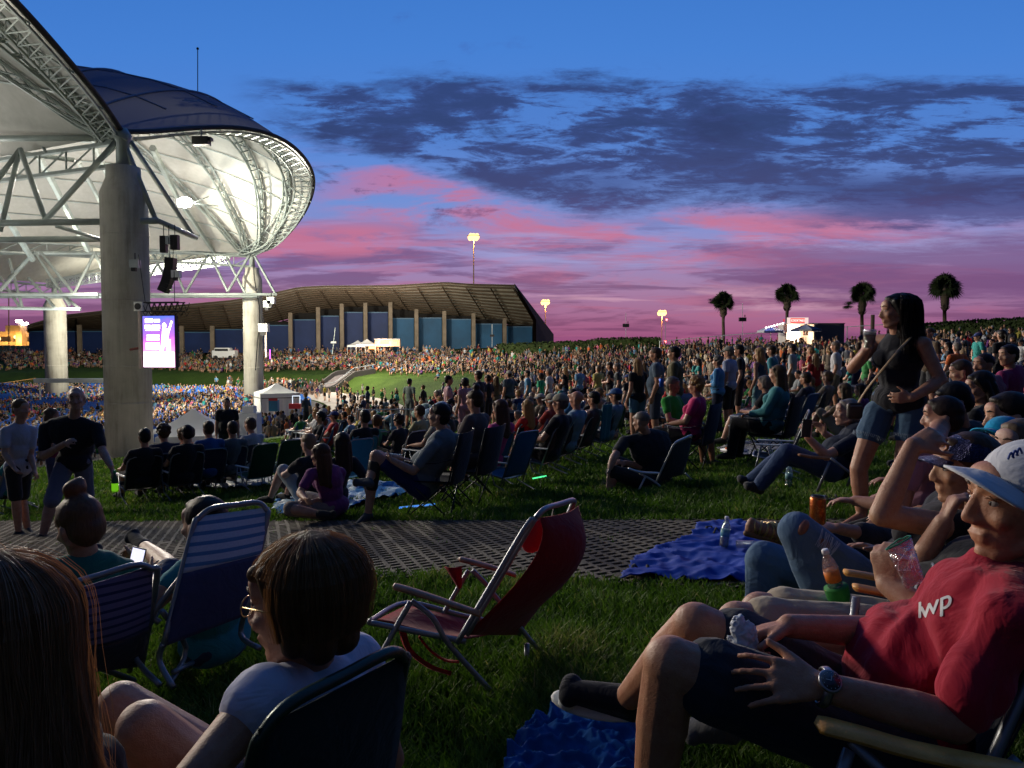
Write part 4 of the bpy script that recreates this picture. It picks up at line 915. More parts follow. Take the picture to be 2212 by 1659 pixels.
chainfence('orange_fence', [(-60, 836, 110), (30, 824, 112), (78, 817, 115)], 2.2, 'chain fence lit orange above the seats at the far left', 3, mat('fence_orange', (.5, .26, .08), .6), .4, .05)
# entry gantry over the seats, far left
t_ = thing('gantry_beam', 'long flat steel gantry above the far seats left of the big column', 'gantry', at(185, 822, 92)); MB().box((0, 0, 0), (12, .8, .5)).build('beam', M_STEEL, t_)
mb = MB(); [mb.tube((x_, 0, -.2), (x_, 0, -5), .12, 6) for x_ in (-5.5, 0, 5.5)]; mb.build('legs', M_STEEL, t_)
# white van behind the crowd by the shed, distant lit sign
p = at(486, 766, 140); t_ = thing('parked_van', 'small white van before the dark shed wall between the two columns', 'van', p); mb = MB(); mb.box((0, 0, .1), (4.2, 1.9, 1.4)); mb.box((-.3, 0, 1.0), (2.8, 1.7, .5)); bo = mb.build('body', M_WHITEP, t_); bv = bo.modifiers.new('b', 'BEVEL'); bv.width = .2; bv.segments = 3
MB().box((-.3, -.96, .85), (2.4, .04, .4)).build('window', M_BLACK, t_); [MB().lathe([(.35, -.1), (.35, .1)], 12, Matrix.Rotation(PI / 2, 3, 'X'), (x_, -.95, -.5)).build('wheel', M_BLACK, t_) for x_ in (-1.3, 1.3)]
t_ = thing('light_pole_banner', 'slim white pole lit at its foot in purple beside the far column', 'pole', at(575, 772, 100)); MB().tube((0, 0, 0), (0, 0, 4.2), .14, 8).build('pole', mat('pole_pale', (.5, .42, .38), .6), t_); MB().tube((.5, 0, -.2), (.5, 0, 1.0), .06, 6).build('purple_tube', emat('purple_tube', (.5, .1, 1), 5), t_)
t_ = thing('beacon_light', 'small red warning light on a pole at the end of the hedge', 'light', at(1437, 738, 130)); MB().ell((0, 0, 0), (.18, .18, .18), None, 8, 6).build('lamp', emat('red_lamp', (1, .05, .05), 25), t_); MB().tube((0, 0, -3), (0, 0, 4), .05, 5).build('pole', M_STEEL, t_); MB().ell((0.2, 0, 3.7), (.16, .16, .16), None, 8, 6).build('lamp', emat('red_lamp', (1, .05, .05), 25), t_)
# ================================================================ PEOPLE TOOLKIT
def organic(name, mb, m, parent=None, voxel=.012, smooth=3, disp=None, loc=None, keep=True):
    "one continuous skin grown round the shapes in mb"
    me = mb.mesh(name, m); ob = bpy.data.objects.new(name, me); COL.objects.link(ob)
    r = ob.modifiers.new('r', 'REMESH'); r.mode = 'VOXEL'; r.voxel_size = voxel; r.use_smooth_shade = True
    if smooth: s = ob.modifiers.new('s', 'SMOOTH'); s.factor = .5; s.iterations = smooth
    if disp:
        for k, (st, sz, dep) in enumerate(disp):
            if dep > 9: tx = bpy.data.textures.new('tx', 'MARBLE'); tx.noise_scale = sz; tx.turbulence = dep; tx.noise_depth = 1; tx.marble_type = 'SOFT'
            else: tx = bpy.data.textures.new('tx', 'CLOUDS'); tx.noise_scale = sz; tx.noise_depth = dep
            dm = ob.modifiers.new('d%d' % k, 'DISPLACE'); dm.texture = tx; dm.strength = st; dm.mid_level = .5
            dm.texture_coords = 'LOCAL'
    dg = bpy.context.evaluated_depsgraph_get(); nm = bpy.data.meshes.new_from_object(ob.evaluated_get(dg))
    bpy.data.objects.remove(ob); bpy.data.meshes.remove(me)
    nm.materials.clear(); nm.materials.append(m); nm.name = name
    o = bpy.data.objects.new(name, nm)
    if loc is not None: o.location = loc
    return link(o, parent) if keep else nm
def rotax(v, ax, a): return Matrix.Rotation(a, 3, ax) @ V(v)
def hand(mb, w, d, n, side, s=1.0, curl=.35, spread=.12, thumb=.7, curls=None, fr=.0085):
    """w wrist, d direction of the hand, n back-of-hand normal, side: +1/-1 which way the thumb lies"""
    d = V(d).normalized(); n = V(n); n = (n - d * n.dot(d)).normalized(); l = d.cross(n) * side   # l points to the thumb side
    w = V(w); pl = .088 * s
    offs = [.030, .010, -.010, -.029]; lens = [.072, .080, .074, .058]
    for k in range(4):
        kn = w + d * (pl - (.004 if k in (1, 2) else .012)) + l * offs[k] * s * (1 + spread * .6)
        mb.cap(w + d * .012 + l * offs[k] * s * .6, kn, .015 * s, .0115 * s, 8)
        c_ = curl if curls is None else curls[k]
        dd = (d + l * spread * (1.5 - k) * .42).normalized(); ax = dd.cross(n).normalized(); p = kn
        for j, f in enumerate((.45, .31, .24)):
            dd = rotax(dd, ax, -c_ * (1.0 if j == 0 else 1.15)); q = p + dd * lens[k] * s * f
            mb.cap(p, q, fr * s * (1 - .06 * j), fr * s * (.94 - .07 * j), 8); p = q
    mb.ell(w + d * pl * .5, (.036 * s, .016 * s, pl * .56), Matrix((l, n, d)).transposed())
    b = w + d * .022 * s + l * .03 * s; td = (d * math.cos(thumb) + l * math.sin(thumb) - n * .25).normalized()
    mb.cap(w + d * .01 + l * .018 * s, b + td * .03 * s, .017 * s, .0125 * s, 8); q = b + td * .055 * s; mb.cap(b + td * .025 * s, q, .0125 * s, .0105 * s, 8); mb.cap(q, q + (td + d * .35).normalized() * .026 * s, .0105 * s, .0085 * s, 8)
def frame(f, u):
    f = V(f).normalized(); u = V(u); u = (u - f * u.dot(f)).normalized(); r = f.cross(u); return r, f, u
def head_shapes(mb, c, f, u, s=1.0, fem=False, face=True, old=False):
    r, f, u = frame(f, u); M = Matrix((r, f, u)).transposed(); c = V(c)
    P = lambda a, b, e: c + (r * a + f * b + u * e) * s
    E = lambda p, rad, n=14, m=10: mb.ell(p, [q * s for q in rad], M, n, m)
    j = .92 if fem else 1.0
    E(P(0, -.012, .035), (.077, .098, .088), 18, 12)          # cranium
    E(P(0, .022, -.005), (.066, .074, .085), 16, 12)          # mid face
    E(P(0, .030, -.058), (.052 * j, .056, .050), 14, 10)      # jaw
    E(P(0, .062, -.092), (.024 * j, .022, .018))              # chin
    for sx in (-1, 1):
        mb.cap(P(.060 * sx * j, -.012, -.045), P(.020 * sx, .055, -.092), .022 * s, .017 * s)    # jaw line
        E(P(.040 * sx, .066, -.018), (.024, .020, .020))                                          # cheek
        mb.cap(P(.013 * sx, .090, .038), P(.047 * sx, .074, .036), .0115 * s, .009 * s)         # brow
        E(P(.031 * sx, .0775, .0225), (.0155, .0105, .0075)); E(P(.031 * sx, .076, .001), (.014, .009, .006))
        E(P(.078 * sx, -.008, -.006), (.0085, .019, .032)); E(P(.084 * sx, -.016, .004), (.006, .014, .022))   # ear
        E(P(.013 * sx, .098, -.030), (.010, .011, .009))                                          # nostril wing
    mb.cap(P(0, .090, .026), P(0, .107, -.020), .0085 * s, .0125 * s); E(P(0, .107, -.026), (.013, .012, .011))   # nose
    mb.cap(P(-.020, .084, -.0555), P(.020, .084, -.0555), .0068 * s); mb.cap(P(-.016, .083, -.067), P(.016, .083, -.066), .0062 * s)  # lips
    mb.ell(P(0, .086, -.0555), (.010 * s, .008 * s, .007 * s), M)
    E(P(0, .072, .055), (.055, .028, .036))                   # forehead
def eyes(parent, c, f, u, s=1.0, org=V((0, 0, 0)), iris=(.05, .03, .02), brows=(.05, .03, .02)):
    r, f, u = frame(f, u); P = lambda a, b, e: V(c) + (r * a + f * b + u * e) * s - org
    for sx in (-1, 1):
        p = P(.031 * sx, .0745, .011); M = Matrix((r, f, u)).transposed()
        MB().ell(p, (.0125 * s, .0115 * s, .0105 * s), M, 12, 8).build('eye', mat('eye_white', (.34, .29, .26), .25, 0, .5, .05), parent, True)
        KIDS[parent.name][-1].data.name = 'eye'
        MB().ell(p + f * .0085 * s, (.0055 * s, .004 * s, .0058 * s), M, 10, 6).build('iris', mat('iris_dark', (.03, .02, .015), .2, 0, .5, .05), KIDS[parent.name][-1], True)
        mb = MB(); mb.path([P(.014 * sx, .1, .041), P(.03 * sx, .0965, .047), P(.049 * sx, .082, .041)], [.003 * s, .0035 * s, .0018 * s], 6); col(mb.build('eyebrow', M_HAIR, parent, True), brows)
        mb = MB(); mb.path([P(.018 * sx, .0865, .019), P(.031 * sx, .0895, .0235), P(.045 * sx, .08, .017)], [.0022 * s, .003 * s, .002 * s], 6); col(mb.build('eyelid', M_SKIN, parent, True), tuple(x * .6 for x in parent.get('_skin', (.3, .18, .12))))
def hair_shapes(mb, style, c, f, u, s=1.0, org=V((0, 0, 0))):
    r, f, u = frame(f, u); M = Matrix((r, f, u)).transposed(); c = V(c)
    P = lambda a, b, e: c + (r * a + f * b + u * e) * s
    E = lambda p, rad, n=16, m=10: mb.ell(p, [q * s for q in rad], M, n, m)
    if style in ('buzz',):
        E(P(0, -.018, .048), (.081, .098, .083)); return
    if style in ('short', 'bob', 'long', 'bun', 'curly', 'pony'):
        E(P(0, -.020, .055), (.086, .102, .088)); E(P(0, -.050, .005), (.079, .070, .085))
        E(P(0, .05, .098), (.05, .03, .022))
    if style == 'curly':
        R_ = random.Random(3)
        for k in range(60):
            a = R_.random() * 2 * PI; e = R_.uniform(-.5, 1.5); dr = V((math.cos(a) * math.cos(e), math.sin(a) * math.cos(e), math.sin(e)))
            if dr.y > .62 and dr.z < .45: continue
            E(P(dr.x * .092, dr.y * .1 - .02, dr.z * .092 + .05), (.027, .027, .027), 8, 6)
    if style == 'bob':
        E(P(0, -.035, .05), (.102, .105, .092))
        for sx in (-1, 1):
            mb.cap(P(.076 * sx, -.02, .04), P(.080 * sx, -.022, -.045), .032 * s, .026 * s); mb.cap(P(.06 * sx, -.06, .03), P(.058 * sx, -.06, -.055), .045 * s, .036 * s)
            mb.cap(P(.07 * sx, .035, .085), P(.084 * sx, .012, .02), .020 * s, .012 * s)
        mb.cap(P(0, -.08, .03), P(0, -.08, -.055), .05 * s, .038 * s); mb.cap(P(-.05, .066, .082), P(.05, .066, .082), .018 * s)
    if style == 'long':
        for sx in (-1, 1):
            mb.cap(P(.074 * sx, -.02, .04), P(.083 * sx, -.035, -.10), .028 * s, .032 * s); mb.cap(P(.083 * sx, -.035, -.10), P(.085 * sx, -.06, -.29), .034 * s, .026 * s)
            mb.cap(P(.04 * sx, -.07, .0), P(.045 * sx, -.10, -.30), .045 * s, .035 * s); mb.cap(P(.07 * sx, .035, .08), P(.083 * sx, .0, -.01), .018 * s, .02 * s)
        mb.cap(P(0, -.08, .0), P(0, -.115, -.32), .048 * s, .038 * s)
    if style == 'bun':
        E(P(.0, -.03, .165), (.048, .045, .04)); E(P(.02, -.03, .185), (.03, .03, .025))
    if style == 'pony':
        mb.cap(P(0, -.11, .05), P(0, -.15, -.02), .028 * s, .032 * s); mb.cap(P(0, -.15, -.02), P(0, -.13, -.18), .032 * s, .015 * s)
def cap_hat(parent, c, f, u, s, colr, brimc=None, org=V((0, 0, 0)), name='cap', back=False, m=None, vox=.006, arch=.02):
    r, f, u = frame(f, u); M = Matrix((r, f, u)).transposed(); c = V(c) - org; P = lambda a, b, e: c + (r * a + f * b + u * e) * s
    G_ = []
    for i in range(13):
        t_ = i / 12 * PI / 2 * 1.02
        row = []
        for k in range(33):
            a = 2 * PI * k / 32; rr = math.cos(t_)
            z = .042 + .098 * math.sin(t_) ** .9 ; row.append(P(.092 * rr * math.cos(a), -.012 + .112 * rr * math.sin(a), z))
        G_.append(row)
    mb = MB(); mb.grid(G_); o = mb.build(name, m or M_CLOTH, parent, True); col(o, colr); md = o.modifiers.new('t', 'SOLIDIFY'); md.thickness = .005
    G_ = []
    for i in range(9):
        g = i / 8; row = []
        for k in range(13):
            a = (k / 12 - .5) * 1.5; rad = .108 + .068 * g * math.cos(a * .72)
            row.append(P(rad * math.sin(a) * (.86), -.012 + rad * math.cos(a) * 1.03, .048 - arch * 1.7 * (math.sin(a) ** 2) - .018 * g))
        G_.append(row)
    mb = MB(); mb.grid(G_); b = mb.build('brim', m or M_CLOTH, o, True); col(b, brimc or colr); md = b.modifiers.new('t', 'SOLIDIFY'); md.thickness = .005
    return o
ADULT = dict(neck=.056, ua=.046, el=.037, wr=.027, th=.082, kn=.056, an=.037, calf=.058, g=1.0)
def torso_shapes(mb, J, b=1.0, belly=0, fem=False, grow=0.0, neck=True, lower=True, upper=True, shl=1.0):
    P, N = V(J['pel']), V(J['neck']); a = N - P; L = a.length; a.normalize(); r = (V(J['sR']) - V(J['sL'])); r = (r - a * r.dot(a)).normalized(); f = a.cross(r)
    sw = (V(J['sR']) - V(J['sL'])).length / .38; M = Matrix((r, f, a)).transposed(); k = L / .52
    mid = J.get('mid'); C = lambda t, o=0: P + a * L * t + f * o + (V(mid) * math.sin(PI * t) if mid else V((0, 0, 0)))
    g = grow; w = b * (.9 if fem else 1)
    if upper:
        mb.ell(C(.70), (.158 * w * sw + g, .112 * b + g, .19 * k + g), M, 16, 12); mb.ell(C(.88, -.005), (.155 * sw * w + g, .078 * b + g, .07 * k + g), M, 16, 10)
        mb.ell(C(.42), (.134 * w + g, .102 * b + g, .17 * k + g), M, 16, 12)
        if belly: mb.ell(C(.32, .05 * belly), (.15 * b + g, .11 * b + .035 * belly + g, .17 * k + g), M, 16, 12)
        if fem:
            for sx in (-1, 1): mb.ell(C(.66, .085 * b) + r * .065 * sx * sw, (.058 * b + g, .052 * b + g, .055 * b + g), M)
        for sd, S in ((-1, V(J['sL'])), (1, V(J['sR']))):
            q_ = C(.93) + r * .02 * sd; mb.cap(q_, q_.lerp(S, shl), .052 * b + g, .052 * b + g - (.012 if shl < 1 else 0))
    if lower: mb.ell(C(.05), ((.166 if fem else .158) * b + g, .122 * b + g, .125 * k + g), M, 16, 12)
    if neck: mb.cap(C(.9), V(J['head']) + V(J.get('hu', (0, 0, 1))).normalized() * -.03, .06 * (b * .3 + .7), .054 * (b * .3 + .7))
def arm_shapes(mb, J, sd, b=1.0, grow=0, upto=2.0, frm=0.0):
    S, E_, W = V(J['s' + sd]), V(J['e' + sd]), V(J['w' + sd]); u_ = min(1, upto)
    r0, r1 = .049 * b + grow, .039 * b + grow; mb.cap(S, S.lerp(E_, u_), r0, r0 + (r1 - r0) * u_ if upto < 1 else r1)
    if upto > 1:
        k = upto - 1; q = E_.lerp(W, .3); r2 = .0405 * b + grow; r3 = .027 * b + grow
        if k >= .35: mb.cap(E_, q, r1, r2); mb.cap(q, E_.lerp(W, k), r2, r2 + (r3 - r2) * (k - .3) / .7)
        else: mb.cap(E_, E_.lerp(W, k), r1, r2)
def leg_shapes(mb, J, sd, b=1.0, grow=0, upto=2.0, ankle=.036, flare=0):
    H, K, A = V(J['h' + sd]), V(J['k' + sd]), V(J['a' + sd]); u_ = min(1, upto)
    r0, r1 = .085 * b + grow, .056 * b + grow
    mb.cap(H, H.lerp(K, u_), r0, r0 + (r1 - r0) * u_ + flare * u_)
    if upto > 1:
        k = upto - 1; q = K.lerp(A, .33); r2 = .057 * b + grow; r3 = ankle * (b * .5 + .5) + grow
        if k > .35: mb.cap(K, q, r1, r2 + flare); mb.cap(q, K.lerp(A, k), r2 + flare, r2 + (r3 - r2) * (k - .33) / .67 + flare)
        else: mb.cap(K, K.lerp(A, k), r1, r2)
def foot_shapes(mb, J, sd, grow=0, s=1.0):
    A = V(J['a' + sd]); T = V(J.get('t' + sd, A + V((0, .17, -.05)))); d = (T - A); up = V((0, 0, 1)); K = V(J['k' + sd]); sh = (A - K).normalized()
    heel = A + sh * .045 * s - d.normalized() * .035 * s
    mb.cap(A, heel, .038 * s + grow, .033 * s + grow); mb.cap(A, T, .038 * s + grow, .026 * s + grow); mb.cap(heel, T, .032 * s + grow, .027 * s + grow)
    x = d.cross(sh).normalized(); mb.cap(T - x * .018, T + x * .018, .026 * s + grow, .024 * s + grow)
def auto_hand(J, sd):
    W, E_ = V(J['w' + sd]), V(J['e' + sd]); d = J.get('hd' + sd); d = V(d) if d is not None else (W - E_); n = J.get('hn' + sd)
    if n is None: n = V((1, 0, .2)) * (1 if sd == 'R' else -1)
    return W, d, V(n)
def person(J, label, loc=(0, 0, 0), rz=0, skin=(.35, .20, .13), shirt=(.1, .1, .1), pants=(.05, .05, .08), hair='short', hairc=(.03, .02, .015), sleeve=.5, pant=.95, shoes=(.03, .03, .03), hat=None, b=1.0, belly=0, fem=False, voxel=.012, group=None, s=1.0, hands={}, face=False, wrinkle=True, neckline=True, legs=True, feet=True, hb=None, hs=1.0, arms='LR', old=False, shortsflare=.012, shirt_extra=None, extra_body=None, pants_on=True, cat='person', hairvox=None, shirtdisp=None):
    root = thing('person', label, cat, loc, rz, group); root['_skin'] = skin
    hf, hu, hc = J.get('hf', (0, 1, 0)), J.get('hu', (0, 0, 1)), V(J['head']); ab = hb or b
    mb = MB(); torso_shapes(mb, J, b * .97, belly * .9, fem)
    for sd in arms:
        arm_shapes(mb, J, sd, ab); W, d, n = auto_hand(J, sd); hand(mb, W, d, n, J.get('ts' + sd, 1 if sd == 'L' else -1), hs, **hands.get(sd, {}))
    if legs:
        for sd in 'LR':
            leg_shapes(mb, J, sd, ab)
            if feet: foot_shapes(mb, J, sd)
    head_shapes(mb, hc, hf, hu, s, fem)
    if extra_body: extra_body(mb)
    o = organic('body', mb, M_SKIN, root, voxel, 2 if voxel < .008 else 2); col(o, skin)
    if face: eyes(root, hc, hf, hu, s, brows=tuple(x * .8 for x in hairc))
    if shirt is not None:
        mb = MB(); torso_shapes(mb, J, b, belly, fem, .012, neck=False, shl=.42 if sleeve < .1 else 1.0)
        for sd in arms:
            if sleeve > 0: arm_shapes(mb, J, sd, ab, .013 + .004 * (sleeve < 1), sleeve)
        if shirt_extra: shirt_extra(mb)
        o = organic('shirt', mb, M_CLOTH, root, voxel * 1.1, 3, shirtdisp or ([(.016, .13, 1)] if wrinkle else None)); col(o, shirt)
    if legs and pants_on and pants is not None:
        mb = MB(); torso_shapes(mb, J, b, 0, fem, .008, neck=False, upper=False)
        for sd in 'LR': leg_shapes(mb, J, sd, ab, .012, pant, .045, shortsflare if pant < 1.1 else .004)
        o = organic('trousers' if pant > 1.1 else 'shorts', mb, M_CLOTH, root, voxel * 1.1, 2, [(.014, .12, 1)] if wrinkle else None); col(o, pants)
    if legs and feet and shoes is not None:
        for sd in 'LR':
            mb = MB(); foot_shapes(mb, J, sd, .008); o = organic('shoe', mb, M_CLOTH, root, voxel, 2); col(o, shoes)
    if hair and hair != 'bald':
        mb = MB(); hair_shapes(mb, hair, hc, hf, hu, s); hv = hairvox or min(voxel, .009)
        o = organic('hair', mb, M_HAIR, root, hv, 3, [(.005 if hair != 'curly' else .02, .03, 2)]); col(o, hairc)
    if hat: cap_hat(root, hc, hf, hu, s * 1.02, hat)
    return root
# ---------------------------------------------------------------- pose library (local: facing +Y, right +X, ground z=0)
def mir(d):
    return d
def pose(kind, v=0):
    J = {}
    if kind == 'stand':
        J = dict(pel=(0, 0, .95), neck=(0, -.01, 1.47), head=(0, .02, 1.64), sR=(.185, -.01, 1.42), sL=(-.185, -.01, 1.42), eR=(.235, -.04, 1.13), eL=(-.235, -.04, 1.13), wR=(.25, .05, .88), wL=(-.25, .05, .88),
                 hR=(.09, 0, .92), hL=(-.09, 0, .92), kR=(.10, .03, .50), kL=(-.11, .02, .50), aR=(.11, -.02, .09), aL=(-.13, -.03, .09), tR=(.14, .15, .03), tL=(-.17, .13, .03), hdR=(0, .2, -1), hdL=(0, .2, -1))
        if v == 1:   # arms folded / holding drink
            J.update(eR=(.25, .02, 1.15), wR=(.06, .24, 1.17), eL=(-.25, .0, 1.14), wL=(-.04, .25, 1.10), hdR=(-1, .3, .2), hdL=(1, .2, .2), hnR=(0, 1, .2), hnL=(0, 1, .2))
        if v == 2:   # hand on hip
            J.update(eR=(.36, -.06, 1.19), wR=(.19, .06, 1.02), hdR=(-.6, .6, -.4), hnR=(1, .5, .2), kL=(-.13, .1, .5), aL=(-.16, .08, .09), tL=(-.2, .25, .03))
        if v == 3:   # drink raised in one hand, other down
            J.update(eR=(.24, .06, 1.15), wR=(.14, .27, 1.30), hdR=(-.3, .5, .8), hnR=(1, .2, 0), kR=(.1, .06, .5))
        if v == 4:   # walking
            J.update(kR=(.1, .2, .55), aR=(.1, .12, .13), tR=(.12, .3, .1), kL=(-.1, -.02, .5), aL=(-.1, -.3, .13), tL=(-.11, -.16, .03), eR=(.25, -.14, 1.16), wR=(.25, -.1, .9), eL=(-.25, .06, 1.14), wL=(-.24, .24, .96))
        if v == 5:   # phone held up
            J.update(eR=(.2, .14, 1.2), wR=(.09, .30, 1.45), eL=(-.2, .14, 1.2), wL=(-.09, .30, 1.45), hdR=(-.2, .3, 1), hdL=(.2, .3, 1))
    if kind == 'sit':   # low lawn chair
        J = dict(pel=(0, 0, .36), neck=(0, -.20, .84), head=(0, -.17, 1.02), sR=(.185, -.19, .79), sL=(-.185, -.19, .79), eR=(.27, -.04, .56), eL=(-.27, -.04, .56), wR=(.24, .18, .53), wL=(-.24, .18, .53),
                 hR=(.09, .02, .34), hL=(-.09, .02, .34), kR=(.13, .43, .46), kL=(-.12, .43, .46), aR=(.13, .55, .09), aL=(-.13, .58, .09), tR=(.15, .73, .04), tL=(-.16, .76, .04), hdR=(-.1, 1, -.1), hdL=(.1, 1, -.1), hnR=(0, 0, 1), hnL=(0, 0, 1))
        if v == 1: J.update(neck=(0, -.12, .87), head=(0, -.05, 1.04), sR=(.18, -.10, .82), sL=(-.18, -.1, .82), eR=(.24, .06, .58), eL=(-.24, .06, .58), wR=(.05, .26, .60), wL=(-.05, .28, .57), hdR=(-1, .4, 0), hdL=(1, .4, 0))
        if v == 2: J.update(kR=(.13, .42, .48), aR=(-.05, .72, .40), tR=(-.08, .80, .5), eR=(.26, .02, .6), wR=(.12, .12, .86), hdR=(-.2, -.1, 1), hnR=(0, 1, 0))
    if kind == 'high':  # folding camp chair
        J = dict(pel=(0, 0, .50), neck=(0, -.12, 1.01), head=(0, -.08, 1.19), sR=(.185, -.11, .96), sL=(-.185, -.11, .96), eR=(.27, .0, .70), eL=(-.27, .0, .70), wR=(.2, .22, .66), wL=(-.2, .22, .66),
                 hR=(.09, .02, .48), hL=(-.09, .02, .48), kR=(.13, .44, .53), kL=(-.12, .44, .53), aR=(.13, .48, .09), aL=(-.13, .50, .09), tR=(.15, .66, .04), tL=(-.16, .67, .04), hdR=(-.2, 1, -.1), hdL=(.2, 1, -.1), hnR=(0, 0, 1), hnL=(0, 0, 1))
    if kind == 'ground':
        J = dict(pel=(0, 0, .13), neck=(0, .06, .64), head=(0, .12, .81), sR=(.18, .05, .59), sL=(-.18, .05, .59), eR=(.26, .16, .34), eL=(-.26, .16, .34), wR=(.12, .36, .3), wL=(-.12, .36, .3),
                 hR=(.09, .03, .12), hL=(-.09, .03, .12), kR=(.34, .32, .17), kL=(-.34, .32, .17), aR=(-.02, .42, .07), aL=(.03, .34, .07), tR=(-.18, .44, .05), tL=(.19, .36, .05), hdR=(-.6, 1, -.2), hdL=(.6, 1, -.2), hnR=(0, 0, 1), hnL=(0, 0, 1))
        if v == 1: J.update(kR=(.12, .36, .50), kL=(-.12, .38, .48), aR=(.12, .56, .08), aL=(-.13, .6, .08), tR=(.14, .74, .04), tL=(-.15, .78, .04), eR=(.2, .26, .42), wR=(.04, .46, .42), eL=(-.2, .26, .42), wL=(-.05, .46, .45), neck=(0, -.0, .64), head=(0, .04, .82), sR=(.18, -.0, .59), sL=(-.18, -.0, .59))
        if v == 2: J.update(neck=(0, -.2, .58), head=(0, -.2, .76), sR=(.18, -.19, .53), sL=(-.18, -.19, .53), eR=(.25, -.36, .34), wR=(.24, -.4, .08), eL=(-.25, -.36, .34), wL=(-.24, -.4, .08), kR=(.12, .42, .3), kL=(-.1, .44, .12), aR=(.12, .7, .08), aL=(-.1, .85, .08), tR=(.14, .86, .06), tL=(-.13, .95, .16), hdR=(.1, -.8, -.6), hdL=(-.1, -.8, -.6))
    if kind == 'bend':
        J = dict(pel=(0, -.12, .88), neck=(0, .32, 1.12), head=(0, .46, 1.12), hf=(0, .6, -.8), hu=(0, .8, .6), sR=(.18, .28, 1.08), sL=(-.18, .28, 1.08), eR=(.2, .38, .82), eL=(-.2, .38, .82), wR=(.12, .5, .62), wL=(-.12, .5, .62),
                 hR=(.09, -.12, .86), hL=(-.09, -.12, .86), kR=(.11, .04, .48), kL=(-.11, .02, .48), aR=(.12, -.06, .09), aL=(-.13, -.06, .09), tR=(.14, .12, .03), tL=(-.16, .12, .03))
    return J
# prototypes share their meshes; each copy carries its own colours
PROTO = {}
def proto(key):
    if key in PROTO: return PROTO[key]
    kind, v, fem, hair, sleeve, pant, hat, b = key
    J = pose(kind, v)
    if fem:
        for q in ('sR', 'sL', 'eR', 'eL'): x = J[q]; J[q] = (x[0] * .9, x[1], x[2])
    r = person(J, 'x', (0, -30, -50), 0, hair=hair, sleeve=sleeve, pant=pant, hat=(.5, .5, .5) if hat else None, fem=fem, voxel=.0125, b=b, belly=.5 if b > 1.1 else 0)
    PROTO[key] = [r, False]; return PROTO[key]
def place_person(key, loc, rz, label, cols, s=1.0, group=None, turn=0):
    pr = proto(key)
    if pr[1] is False: root = pr[0]; pr[1] = True
    else: root = copy_tree(pr[0])
    root.location = loc; root.rotation_euler = (0, 0, rz); root.scale = (s, s, s)
    root['label'] = label; root['category'] = 'person'
    if group: root['group'] = group
    elif 'group' in root: del root['group']
    for ch in KIDS[root.name]:
        n_ = ch.name.split('.')[0]
        if n_ == 'body': col(ch, cols['skin'])
        elif n_ == 'shirt': col(ch, cols['shirt'])
        elif n_ in ('trousers', 'shorts'): col(ch, cols['pants'])
        elif n_ == 'hair': col(ch, cols['hair'])
        elif n_ == 'shoe': col(ch, cols.get('shoe', (.03, .03, .03)))
        elif n_ == 'cap':
            col(ch, cols.get('hat', (.3, .3, .28)))
            for k in KIDS.get(ch.name, []): col(k, cols.get('hat', (.3, .3, .28)))
    return root
